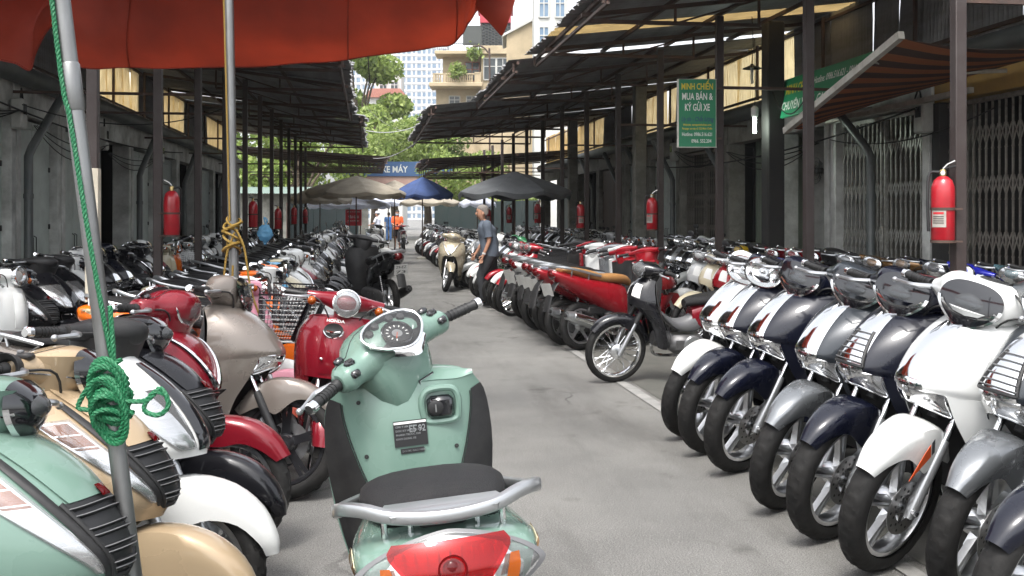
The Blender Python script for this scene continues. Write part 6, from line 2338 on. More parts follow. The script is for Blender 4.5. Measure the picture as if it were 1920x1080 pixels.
def extinguisher(x, y, z, label, turn=0):
    t = thing('fire_extinguisher', label, 'fire extinguisher', (x, y, z), turn, 'red fire extinguishers hung on the roof posts')
    g = G()
    lathe(g, [(.001, -.25), (.07, -.25), (.08, -.235), (.081, .10), (.078, .14), (.062, .185), (.035, .21), (.022, .215)], (0, 0, 0), (0, 0, 1), 'extinguisher_red', 22)
    obj('cylinder', g, t)
    g = G(); lathe(g, [(.022, .21), (.024, .25), (.018, .262), (.001, .263)], (0, 0, 0), (0, 0, 1), 'brass', 12)
    tube(g, [(.0, 0, .26), (.03, 0, .275), (.085, 0, .285)], .008, 'black_plastic', n=6)
    tube(g, [(.0, 0, .268), (.03, 0, .30), (.08, 0, .325)], .008, 'chrome', n=6)
    obj('valve', g, t)
    g = G(); tube(g, [(-.02, 0, .245), (-.09, 0, .23), (-.10, -.02, .05), (-.095, -.03, -.18)], .011, 'black_plastic', n=7, smooth=14); obj('hose', g, t)
    for zz in (-.02, -.252):
        g = G(); lathe(g, [(.084, -.01), (.086, -.01), (.086, .01), (.084, .01)], (0, 0, zz), (0, 0, 1), 'rust_steel', 20, closed=True)
        bar(g, (.07, .0, zz), (.13, 0, zz), .02, .012, 'rust_steel'); obj('bracket', g, t)
    g = G()
    P = [[(.0825 * math.cos(a), .0825 * math.sin(a), zz) for zz in (-.15, -.03)] for a in np.linspace(-2.6, -1.3, 8)]
    sheet(g, P, 'paper_worn')
    for zz, hh, mm in ((-.05, .016, 'sign_red'), (-.075, .006, 'ink'), (-.09, .006, 'ink'), (-.105, .006, 'ink'), (-.12, .006, 'ink')):
        sheet(g, [[(.0832 * math.cos(a), .0832 * math.sin(a), z2) for z2 in (zz - hh / 2, zz + hh / 2)] for a in np.linspace(-2.45, -1.5, 7)], mm)
    obj('paper_label', g, t)
    g = G(); lathe(g, [(.001, .006), (.014, .006), (.016, 0)], (0, -.024, .236), (0, -1, 0), 'sign_white', 12); obj('gauge', g, t)
    return t


for k, nm in ((0, 'large red fire extinguisher on the first right post beside the striped awning'), (3, 'red fire extinguisher left of the green signboard on the right'), (5, 'red fire extinguisher second left of the green signboard'), (7, 'red fire extinguisher on the right just left of the grey parasol edge'), (9, 'far right red extinguisher behind the grey haired man'), (11, 'farthest red extinguisher on the right posts')):
    extinguisher(PR - .13, RPY[k] - .02, 1.52 if k == 0 else 1.50 + .04 * math.sin(k * 2.1), nm, .5 * math.sin(k * 1.7) if k else -.55)
for k, nm in ((1, 'red fire extinguisher on the post right of the leaning pole'), (4, 'red fire extinguisher right of the yellow rope pole'), (6, 'left red extinguisher behind the blue plastic bag'), (8, 'left red extinguisher third past the yellow rope pole'), (10, 'farthest red extinguisher on the left posts')):
    extinguisher(PL + .14, LPY[k] - .02, 1.45 + .05 * math.sin(k * 1.9), nm, PI + .5 * math.sin(k))

# green signboard on the third right post
sx, sy = PR - .30, RPY[2] - .05
t = thing('green_signboard', 'green shop signboard with yellow and white lettering on the third right post', 'sign', (sx, sy, 2.68), R(-6))
g = G(); box(g, (0, 0, 0), (.45, .05, .81), 'sign_green', .004); obj('board', g, t)
g = G()
for a, b, c, d in ((-.228, 0, .012, .82), (.227, 0, .004, .82), (0, .407, .47, .004), (0, -.407, .47, .008)):
    box(g, (a, 0, b), (c, .062, d), 'white_bar')
obj('frame', g, t)
M0 = frame((0, -.026, 0), (1, 0, 0), (0, 0, 1))
for nm, s, z, h, w, m, b, sh in (('heading', 'MINH CHIẾN', .315, .105, .38, 'sign_yellow', .02, 0), ('lettering', 'MUA BÁN &', .195, .115, .37, 'sign_white', .02, 0), ('lettering', 'KÝ GỬI XE', .065, .115, .30, 'sign_white', .02, 0), ('slogan', 'Uy tín - Chất lượng', -.075, .075, .39, 'sign_navy', .015, .3), ('small_print', 'Website: xemayminhchien.com', -.14, .034, .34, 'sign_yellow', .01, 0), ('small_print', 'Fanpage: xe máy cũ 322 Minh Chiến', -.185, .034, .36, 'sign_yellow', .01, 0), ('phone_number', 'Hotline: 0986.516.621', -.255, .06, .36, 'sign_white', .012, 0), ('phone_number', '0966. 552.204', -.335, .06, .24, 'sign_white', .012, 0)):
    g = G(); text_geo(g, s, h, m, M0 @ Matrix.Translation((.05 if '0966' in s else 0, z, 0)), width=w, bold=b, shear=sh); obj(nm, g, t)
g = G(); bar(g, (.23, .0, .3), (.30, .0, .3), .02, .02, 'rust_steel'); bar(g, (.23, 0, -.3), (.30, 0, -.3), .02, .02, 'rust_steel'); obj('bracket', g, t)

# green banner over the white shop
a, b = at(1457, X=5.75), at(1600, X=5.75)
t = thing('green_banner', 'long green shop banner tilted under the sheet wall behind the awning', 'sign', (5.75, (a.y + b.y) / 2, 3.08), 0)
Lb = abs(a.y - b.y) + .9
Mt = Matrix.Rotation(R(14), 4, 'Y')
g = G(); box(g, (0, -.45, 0), (.04, Lb, .56), 'sign_green', .004, None); B = obj('board', g, t); t.rotation_euler = (0, R(12), 0)
M0 = frame((-.022, 0, 0), (0, -1, 0), (0, 0, 1))
e = Lb / 2 - .45
for nm, s, x, z, h, w, m in (('heading', 'MINH CHIẾN', -e + .72, .10, .19, .78, 'sign_yellow'), ('lettering', 'CHUYÊN XE GA CAO CẤP', -e + 1.15, -.13, .17, 1.75, 'sign_white'), ('phone_number', 'Hotline: 0986.516.621 - 0966.552.204', -e + 1.95, .13, .13, 1.5, 'sign_white')):
    g = G(); text_geo(g, s, h, m, M0 @ Matrix.Translation((x + .0, z, 0)), width=w, bold=.02); obj(nm, g, t)
g = G(); lathe(g, [(.001, .004), (.085, .004), (.09, 0)], M0 @ Vector((-e + .12, .05, 0)), (-1, 0, 0), 'sign_white', 18)
lathe(g, [(.001, .006), (.05, .006)], M0 @ Vector((-e + .12, .05, 0)), (-1, 0, 0), 'sign_red', 14); obj('round_logo', g, t)

# striped awning
t = thing('striped_awning', 'orange and brown striped awning with white arms over the pale folding gate', 'awning', (5.5, 10.5, 0), 0)
o5 = np.array((5.5, 10.5, 0))
fe0, fe1 = np.array((4.72, 10.95, 2.44)) - o5, np.array((4.72, 8.55, 3.05)) - o5
w0, w1 = np.array((6.30, 13.3, 2.82)) - o5, np.array((6.30, 8.3, 2.98)) - o5
C = []
for u in (0, .33, .66, 1):
    a_, b_ = fe0 + (fe1 - fe0) * u, w0 + (w1 - w0) * u
    C.append([a_, a_ * .66 + b_ * .34 - np.array((0, 0, .06)), a_ * .33 + b_ * .67 - np.array((0, 0, .06)), b_])
g = G(); patch(g, C, 16, 16, 'awning_stripe', .004)
obj('fabric', g, t)
g = G(); bar(g, fe0 + (fe0 - fe1) * .03, fe1 + (fe1 - fe0) * .03, .06, .07, 'white_bar'); obj('front_bar', g, t)
g = G(); bar(g, w0 + (.0, 0, -.06), np.array((6.3, 9.9, 2.78)) - o5, .06, .06, 'white_bar'); obj('lower_bar', g, t)
for u in (.25, .8):
    g = G(); a_, b_ = fe0 + (fe1 - fe0) * u, w0 + (w1 - w0) * u
    mid_ = (a_ + b_) / 2 + np.array((0, .4, -.05))
    tube(g, [a_, mid_, b_ + np.array((0, 0, -.05))], .022, 'white_bar', n=8); obj('folding_arm', g, t)

# hanging lamps by the column
q = at(1410, X=5.3)
t = thing('hanging_lamp', 'enamel shade lamp with unlit spiral bulb beside the dark column', 'lamp', (5.3, q.y, at(1410, X=5.3, py=128).z), 0)
g = G(); lathe(g, [(.02, .06), (.03, .04), (.13, 0), (.135, -.008), (.125, -.004), (.02, .03)], (0, 0, 0), (0, 0, 1), 'enamel_dark', 22); obj('lamp_shade', g, t)
g = G(); lathe(g, [(.001, -.05), (.022, -.05), (.025, 0), (.02, .05)], (0, 0, 0), (0, 0, 1), 'lamp_white', 12)
for s in (-1, 1):
    tube(g, [(s * .012, 0, -.05), (s * .012, .012, -.13), (s * .012, -.012, -.2), (0, 0, -.21)], .011, 'lamp_white', n=6)
obj('bulb', g, t)
g = G(); tube(g, [(0, 0, .05), (.02, 0, .3), (0, 0, .72)], .006, 'cable', n=5); obj('cord', g, t)
zq = at(1415, X=5.3, py=235)
t = thing('lamp_tube', 'glowing white lamp tube hanging left of the dark column', 'lamp', tuple(zq), 0)
g = G(); lathe(g, [(.001, -.11), (.022, -.10), (.024, .10), (.001, .11)], (0, 0, 0), (0, 0, 1), 'tube_lit', 12); obj('bulb', g, t)
g = G(); lathe(g, [(.03, .11), (.05, .14), (.05, .24), (.02, .27)], (0, 0, 0), (0, 0, 1), 'lamp_white', 14); obj('socket', g, t)
g = G(); tube(g, [(0, 0, .26), (.01, 0, .5), (0, 0, 1.2)], .005, 'cable', n=5); obj('cord', g, t)

# wall fan in the white shop
q = at(1530, X=6.9, py=320)
t = thing('wall_fan', 'wall fan with round wire guard in the whitewashed shop', 'fan', tuple(q), 0)
g = G()
for r_ in (.08, .14, .2):
    tube(g, [(0, r_ * math.cos(a), r_ * math.sin(a)) for a in np.linspace(0, 2 * PI, 25)[:-1]], .004, 'enamel_dark', n=4, closed=True)
for k in range(16):
    a = PI * k / 8; tube(g, [(-.02, .03 * math.cos(a), .03 * math.sin(a)), (0, .2 * math.cos(a), .2 * math.sin(a))], .002, 'enamel_dark', n=3)
obj('guard', g, t)
for k in range(3):
    g = G(); a = 2 * PI * k / 3
    patch(g, [[(.03 + .02 * (w > 0), r_ * math.cos(a + w), r_ * math.sin(a + w)) for r_ in (.03, .1, .17)] for w in (-.35, 0, .35)], 6, 6, 'pipe_pvc', .003); obj('blade', g, t)
g = G(); lathe(g, [(.001, -.02), (.05, 0), (.05, .1), (.02, .14)], (0, 0, 0), (1, 0, 0), 'grey_plastic', 14); tube(g, [(.1, 0, 0), (.2, 0, -.12), (.2, 0, -.3)], .02, 'grey_plastic', n=8); obj('motor', g, t)

# ------------------------------------------------------------------ canopy on galvanised poles
D1 = 2.5
b0, b1 = at(303, D1, 1507), at(14, D1, -810)
b0.z = 0
t = thing('leaning_pole', 'leaning galvanised pole in the left foreground holding the red canopy', 'pole', (0, 0, 0))
g = G(); tube(g, [b0, b0 * .75 + b1 * .25, b0 * .5 + b1 * .5, b1], .0215, 'galvanised', n=18); obj('pipe', g, t)
g = G(); c = b0 * .42 + b1 * .58; lathe(g, [(.0215, -.06), (.0245, -.055), (.0245, .055), (.0215, .06)], tuple(c), tuple(b1 - b0), 'galvanised', 18); obj('joint_sleeve', g, t)
pa = lambda u: b0 + (b1 - b0) * u
ud = (b1 - b0).normalized()
mat('rope_green', (0.008, 0.12, 0.045), 0.55, noise=(160, (0.012, 0.17, 0.07), .7), bump=(220, .4))
mat('rope_yellow', (0.24, 0.15, 0.02), 0.6, noise=(140, (0.15, 0.09, 0.012), .7), bump=(200, .4))


def rope(g, pts, r, m, n=10, strands=3, smooth=0, pitch=.035):
    P = crom(np.asarray(pts, float), smooth) if smooth else np.asarray(pts, float)
    d = np.linalg.norm(np.diff(P, axis=0), axis=1); s = np.concatenate([[0], np.cumsum(d)])
    N = max(6, int(s[-1] / (pitch / 6)))
    u = np.linspace(0, s[-1], N)
    Q = np.stack([np.interp(u, s, P[:, k]) for k in range(3)], 1)
    T = np.gradient(Q, axis=0); T /= np.linalg.norm(T, axis=1, keepdims=True)
    ref = np.array((.31, .52, .79))
    A = np.cross(T, ref); A /= np.linalg.norm(A, axis=1, keepdims=True)
    B = np.cross(T, A)
    for k in range(strands):
        ph = 2 * PI * (u / pitch + k / strands)
        tube(g, Q + (A * np.cos(ph)[:, None] + B * np.sin(ph)[:, None]) * r * .5, r * .58, m, n=5, caps=False)


t = thing('green_rope', 'green nylon rope running down the leaning pole to a knotted coil', 'rope', (0, 0, 0))
side = Vector((1, -.14, 0)).normalized(); fr = Vector((-.14, -1, 0)).normalized()
u_c = (1.45 - (745 - 405) / 1900 * D1 - b0.z) / (b1.z - b0.z)
rp = [pa(.98) + side * .002 + fr * .03, pa(.62) + fr * .024 - side * .014, pa(.55) + fr * .026 - side * .004, pa(.45) + fr * .028 + side * .008, pa(.36) + side * .024 + fr * .02, pa(u_c + .075) + side * .034 + fr * .02, pa(u_c + .03) + side * .03 + fr * .03]
g = G(); rope(g, rp, .0062, 'rope_green', smooth=60); obj('hanging_line', g, t)
rr = random.Random(4)
cc = pa(u_c) + side * .012 + fr * .01
for k in range(16):
    g = G()
    pts = []
    o_ = Vector((0, 0, (k - 8) * .006 + rr.uniform(-.01, .01)))
    ra, rb = rr.uniform(.035, .05), rr.uniform(.055, .085)
    tl = rr.uniform(-.5, .5)
    for a in np.linspace(0, 2 * PI, 15)[:-1]:
        p = cc + o_ + side * (ra * math.cos(a) + rr.uniform(-.003, .003)) + fr * (.028 + .018 * math.sin(a + tl) + .0025 * (k % 4)) + ud * (rb * math.sin(a)) * (1 if k % 3 else .5)
        pts.append(tuple(p))
    rope(g, pts + pts[:1], .0068, 'rope_green', smooth=46); obj('coil_loop', g, t)
for k in range(5):
    g = G()
    pts = [tuple(cc + ud * (.05 - .022 * k) + side * (.034 * math.cos(a)) + fr * (.034 * math.sin(a)) + Vector((0, 0, .01 * math.sin(a + k)))) for a in np.linspace(0, 2 * PI, 13)]
    rope(g, pts, .0068, 'rope_green', smooth=40); obj('coil_loop', g, t)
g = G(); rope(g, [tuple(cc + side * x + fr * .035 + Vector((0, 0, z))) for x, z in ((.02, .0), (.09, .0), (.125, .03), (.145, -.01), (.12, -.035), (.085, -.02), (.11, .02), (.14, .015))], .0064, 'rope_green', smooth=50); obj('loose_end', g, t)
g = G(); rope(g, [tuple(cc + side * x + fr * .03 + Vector((0, 0, z))) for x, z in ((.03, .10), (-.03, .06), (-.075, -.01), (-.06, -.022), (.0, -.025), (.06, -.03))], .0064, 'rope_green', smooth=40); obj('loose_end', g, t)

D2 = 6.2
c0, c1 = at(445, D2, 849), at(427, D2, -95)
c0.z = 0
t = thing('upright_pole', 'upright galvanised pole wound with yellow rope on the left', 'pole', (0, 0, 0))
g = G(); tube(g, [c0, c1], .030, 'galvanised', n=16); obj('pipe', g, t)
g = G(); lathe(g, [(.001, 0), (.09, 0), (.09, .02), (.04, .03)], tuple(c0), (0, 0, 1), 'rust_steel', 16); obj('foot', g, t)
pc = lambda z: c0 + (c1 - c0) * (z / c1.z)
t = thing('yellow_rope', 'yellow rope coiled round the upright pole with a hanging tail', 'rope', (0, 0, 0))
g = G(); rope(g, [tuple(pc(z) + side * x + fr * .036) for z, x in ((2.8, -.02), (2.3, -.016), (1.7, -.012), (1.42, -.01))], .006, 'rope_yellow', smooth=30, pitch=.05); obj('hanging_line', g, t)
for k in range(11):
    z = 1.24 + .018 * k
    g = G(); rr_ = .045 + .015 * math.sin(k * 1.7)
    rope(g, [tuple(pc(z) + side * (rr_ * math.cos(a) - .004) + fr * (rr_ * math.sin(a)) + Vector((0, 0, .03 * math.sin(a + k)))) for a in np.linspace(0, 2 * PI, 13)], .008, 'rope_yellow', smooth=28, pitch=.06); obj('coil_loop', g, t)
g = G(); rope(g, [tuple(pc(1.25) + side * x + fr * .05 + Vector((0, 0, z))) for x, z in ((.02, .1), (-.03, -.05), (-.05, -.3), (-.03, -.36), (0, -.3), (.01, -.1))], .007, 'rope_yellow', smooth=36, pitch=.06); obj('loose_loop', g, t)
g = G(); rope(g, [tuple(pc(1.25) + side * x + fr * .05 + Vector((0, 0, z))) for x, z in ((.03, .12), (.08, .0), (.12, -.25), (.19, -.45), (.24, -.58))], .007, 'rope_yellow', smooth=36, pitch=.06); obj('loose_end', g, t)

# red canopy: far hem hangs down, cloth rises and runs back over the camera
t = thing('red_canopy', 'red cloth canopy stretched overhead across the top of the picture', 'canopy', (0, 0, 0))
hem = [(112, 122), (180, 127), (300, 128), (430, 126), (560, 119), (690, 106), (790, 93), (846, 82), (866, 64), (878, 44), (893, 22), (915, 2), (935, -20)]
C = []
for k, (px, py) in enumerate(hem):
    e = k / (len(hem) - 1)
    p = at(px, 7.0, py)
    drop = .0 if k < 7 else 0
    up = max(.05, .55 - .0 * k)
    top = at(px, 6.6, min(py, 120) - 175 + 60 * e)
    C.append([tuple(p), tuple(p + (top - p) * .35 + Vector((0, -.10, 0))), tuple(top), (top.x, 6.5, max(top.z + .06, 2.95)), (top.x, 6.4, 3.0), (top.x, 6.3, 3.04)])
C = np.array(C)
rr = random.Random(9)
P = crom(C, 70)
P = np.swapaxes(crom(np.swapaxes(P, 0, 1), 26), 0, 1)
for i in range(P.shape[0]):
    for j in range(P.shape[1]):
        f = math.exp(-j / 9)
        P[i, j, 1] += f * (.016 * math.sin(i * .52) + .010 * math.sin(i * 1.3 + j * .4))
        P[i, j, 2] += f * .004 * math.sin(i * .9)
        P[i, j, 1] += .03 * math.sin(i * .35 + j * .55) * math.exp(-((i - 18) / 14) ** 2) + .02 * math.sin(i * .8 - j * .9) * math.exp(-((i - 55) / 9) ** 2)
g = G(); sheet(g, P, 'tarp_red', 0); obj('cloth', g, t)
g = G(); tube(g, P[:, 0], .006, 'tarp_red', n=5); obj('hem', g, t)
for i in (9, 27, 42, 57):
    g = G(); tube(g, P[i, :18] + np.array((0, -.004, -.004)), .0045, 'tarp_red', n=5); obj('seam', g, t)
g = G()
Cc = [[tuple(at(888, 6.9, -8)), tuple(at(925, 6.8, -8)), tuple(at(968, 6.7, -8))], [tuple(at(895, 6.85, 18)), tuple(at(928, 6.75, 15)), tuple(at(962, 6.7, 14))], [tuple(at(915, 6.85, 40)), tuple(at(934, 6.75, 40)), tuple(at(954, 6.7, 38))], [tuple(at(938, 6.85, 66)), tuple(at(941, 6.8, 67)), tuple(at(944, 6.75, 64))]]
patch(g, Cc, 14, 12, 'tarp_red', 0); obj('hanging_corner', g, t)
for px, py in ((430, 126), (690, 106)):
    g = G(); p = at(px, 6.98, py); tube(g, [tuple(p), tuple(p + Vector((.01, 0, -.16))), tuple(p + Vector((.0, 0, -.2)))], .004, 'cable', n=4); obj('tie_string', g, t)
t = thing('red_side_flap', 'red cloth flap hanging in the top left corner beside the leaning pole', 'canopy', (0, 0, 0))
C = []
for px, py in ((-90, 60), (-30, 100), (0, 112), (30, 119), (56, 131), (66, 100), (90, 55), (128, 30)):
    p = at(px, 5.2, py); q_ = at(px * 1.0 + 5, 5.0, -60); C.append([tuple(p), tuple(p * .6 + q_ * .4 + Vector((0, .04 * math.sin(px * .05), 0))), tuple(q_), (q_.x - .1, 3.2, 2.8), (q_.x - .25, 1.2, 2.8)])
P = crom(np.array(C), 40); P = np.swapaxes(crom(np.swapaxes(P, 0, 1), 18), 0, 1)
g = G(); sheet(g, P, 'tarp_red', 0); obj('cloth', g, t)
g = G(); tube(g, P[:, 0], .006, 'tarp_red', n=5); obj('hem', g, t)

# ------------------------------------------------------------------ parasols down the lane
def parasol(px, d, py_top, py_edge, hw_px, m, label, n=8, rot=.2):
    k = d / 1900
    q = at(px, d)
    ztop, zed, r = CAM_H + (405 - py_top) * k, CAM_H + (405 - py_edge) * k, hw_px * k
    t = thing('parasol', label, 'parasol', (q.x, q.y, 0), rot, 'parasols standing over the lane')
    g = G(); lathe(g, [(.02, 0), (.02, ztop)], (0, 0, 0), (0, 0, 1), 'rust_steel', 10); lathe(g, [(.0, .0), (.2, 0), (.2, .06), (.03, .09)], (0, 0, 0), (0, 0, 1), 'plaster_old', 16); obj('pole', g, t)
    for i in range(n):
        a0, a1 = 2 * PI * i / n, 2 * PI * (i + 1) / n
        C = []
        for s, zz in ((.02, ztop), (.35, ztop - (ztop - zed) * .27), (.7, ztop - (ztop - zed) * .62), (1, zed)):
            C.append([(r * s * math.cos(a), r * s * math.sin(a), zz - .05 * s * (1 if 0 < f < 1 else 0)) for f, a in ((0, a0), (.5, (a0 + a1) / 2 if False else a0 + (a1 - a0) * .5), (1, a1))])
        C = [[(x * (.965 if j == 1 else 1), y * (.965 if j == 1 else 1), z) for j, (x, y, z) in enumerate(row)] for row in C]
        e = C[-1]
        C.append([(x * 1.0, y * 1.0, z - (.16 if j == 1 else .10)) for j, (x, y, z) in enumerate(e)])
        g = G(); patch(g, C, 12, 8, m, 0); obj('canopy_panel', g, t)
        g = G(); tube(g, [(0, 0, ztop - .05), (r * .5 * math.cos(a0), r * .5 * math.sin(a0), ztop - (ztop - zed) * .43), (r * math.cos(a0), r * math.sin(a0), zed - .01)], .009, 'steel', n=5); obj('rib', g, t)


parasol(668, 30, 330, 360, 94, 'parasol_beige', 'large beige parasol in the middle of the far bikes')
parasol(792, 34, 332, 363, 58, 'parasol_blue', 'dark blue parasol right of the large beige one', rot=.5)
parasol(655, 38, 364, 382, 78, 'parasol_pale', 'pale bluish white parasol under the large beige one')
parasol(806, 41, 362, 378, 58, 'parasol_beige', 'low beige parasol under the dark blue one', rot=.4)
parasol(728, 43, 366, 378, 42, 'parasol_pale', 'small pale blue parasol behind the man in orange', rot=.1)
parasol(965, 22, 322, 358, 108, 'parasol_grey', 'dark grey parasol under the right roof', rot=.35)
parasol(600, 34, 346, 372, 60, 'parasol_beige', 'beige parasol half hidden by the far left posts', rot=.6)
parasol(740, 37, 338, 364, 50, 'parasol_beige', 'dull beige parasol between the large beige and the blue ones', rot=.1)
parasol(895, 40, 364, 380, 36, 'parasol_pale', 'small white parasol behind the grey one', rot=.3)

# red notice board far left
q = at(663, 39.5, 405)
t = thing('red_notice', 'red notice board with white lettering under the pale parasol', 'sign', (q.x, q.y, 0), -YAW)
k = 39.5 / 1900
zb = CAM_H - 3 * k
g = G(); box(g, (0, 0, zb), (30 * k, .04, 30 * k), 'sign_red', .004); obj('board', g, t)
g = G(); box(g, (-.26, .04, .65), (.04, .04, 1.5), 'rust_steel'); box(g, (.26, .04, .65), (.04, .04, 1.5), 'rust_steel'); obj('leg', g, t)
M0 = frame((0, -.021, zb), (1, 0, 0), (0, 0, 1))
for s, z, h, w in (('CÔNG TY CỔ PHẦN', .22, .05, .5), ('YÊU CẦU', .02, .13, .42), ('DỪNG XE TẮT MÁY', -.13, .06, .45)):
    g = G(); text_geo(g, s, h, 'sign_white', M0 @ Matrix.Translation((0, z, 0)), width=w, bold=.02); obj('lettering', g, t)

# cables slung across
rr = random.Random(5)
def cable(a, b, sag, r, label, m='cable'):
    a, b = Vector(a), Vector(b)
    g = G(); tube(g, [tuple(a + (b - a) * u + Vector((0, 0, -sag * 4 * u * (1 - u)))) for u in np.linspace(0, 1, 18)], r, m, n=4)
    o = obj('cable', g); tag(o, label, 'cable', 'cables')
cable(at(655, 34, 235), at(800, 34, 228), .3, .012, 'pale cable crossing the lane below the tower', 'wire_grey')
cable(at(700, 33, 297), at(800, 28, 250), .2, .012, 'pale cable sagging from the left eave to the right roof', 'wire_grey')
cable(at(690, 45, 205), at(770, 60, 245), .3, .012, 'thin cable in front of the trees', 'wire_grey')
cable((XL + .2, 9, 2.95), (XL + .2, 24, 2.9), .25, .012, 'black cable drooping along the left lintels')
cable((XL + .25, 13, 2.8), (PL, 15.9, 3.1), .25, .008, 'black cable from the left shops to a post')
cable((XR - .2, 11, 2.7), (XR - .2, 24, 2.7), .3, .012, 'black cable drooping along the right lintels')
cable((5.6, 13.5, 3.2), (4.2, 9.2, 2.7), .3, .008, 'black cable from the dark column down to the second right post')
cable((6.3, 9.5, 2.55), (6.3, 13.2, 2.5), .18, .008, 'thin cable drooping under the awning bar')

# ------------------------------------------------------------------ people
mat('skin', (0.42, 0.22, 0.14), 0.5, noise=(20, (0.34, 0.17, 0.11), .5))
mat('shirt_grey', (0.085, 0.105, 0.135), 0.85, noise=(14, (0.06, 0.075, 0.10), .6), bump=(25, .3))
mat('shirt_orange', (0.70, 0.12, 0.03), 0.8, noise=(10, (0.55, 0.09, 0.02), .5), bump=(25, .3))
mat('shirt_white', (0.6, 0.62, 0.7), 0.8)
mat('shirt_blue', (0.06, 0.14, 0.32), 0.8)
mat('jeans_black', (0.022, 0.024, 0.028), 0.8, noise=(14, (0.04, 0.042, 0.048), .6), bump=(20, .4))
mat('shorts_black', (0.015, 0.015, 0.017), 0.8)
mat('hair_grey', (0.22, 0.20, 0.18), 0.8, noise=(80, (0.1, 0.09, 0.08), .8))
mat('hair_black', (0.012, 0.011, 0.010), 0.6)
mat('mask_cloth', (0.45, 0.55, 0.66), 0.7)
mat('shoe_black', (0.02, 0.02, 0.02), 0.6)
mat('sole_white', (0.6, 0.6, 0.58), 0.6)


def skin_mesh(name, V, E, Rad, m, sub=2, root=0):
    me = bpy.data.meshes.new(name)
    me.from_pydata([tuple(v) for v in V], E, [])
    o = bpy.data.objects.new(name, me); COL.objects.link(o)
    md = o.modifiers.new('skin', 'SKIN'); md.use_smooth_shade = True; md.branch_smoothing = .6
    for i, sv in enumerate(me.skin_vertices[0].data):
        r = Rad[i]
        sv.radius = (r, r) if np.isscalar(r) else r
        sv.use_root = (i == root)
    s = o.modifiers.new('sub', 'SUBSURF'); s.levels = sub; s.render_levels = sub
    dg = bpy.context.evaluated_depsgraph_get()
    out = bpy.data.meshes.new_from_object(o.evaluated_get(dg))
    out.name = name
    bpy.data.objects.remove(o); bpy.data.meshes.remove(me)
    out.materials.clear(); out.materials.append(MATS[m])
    out.polygons.foreach_set('use_smooth', np.ones(len(out.polygons), bool))
    return out


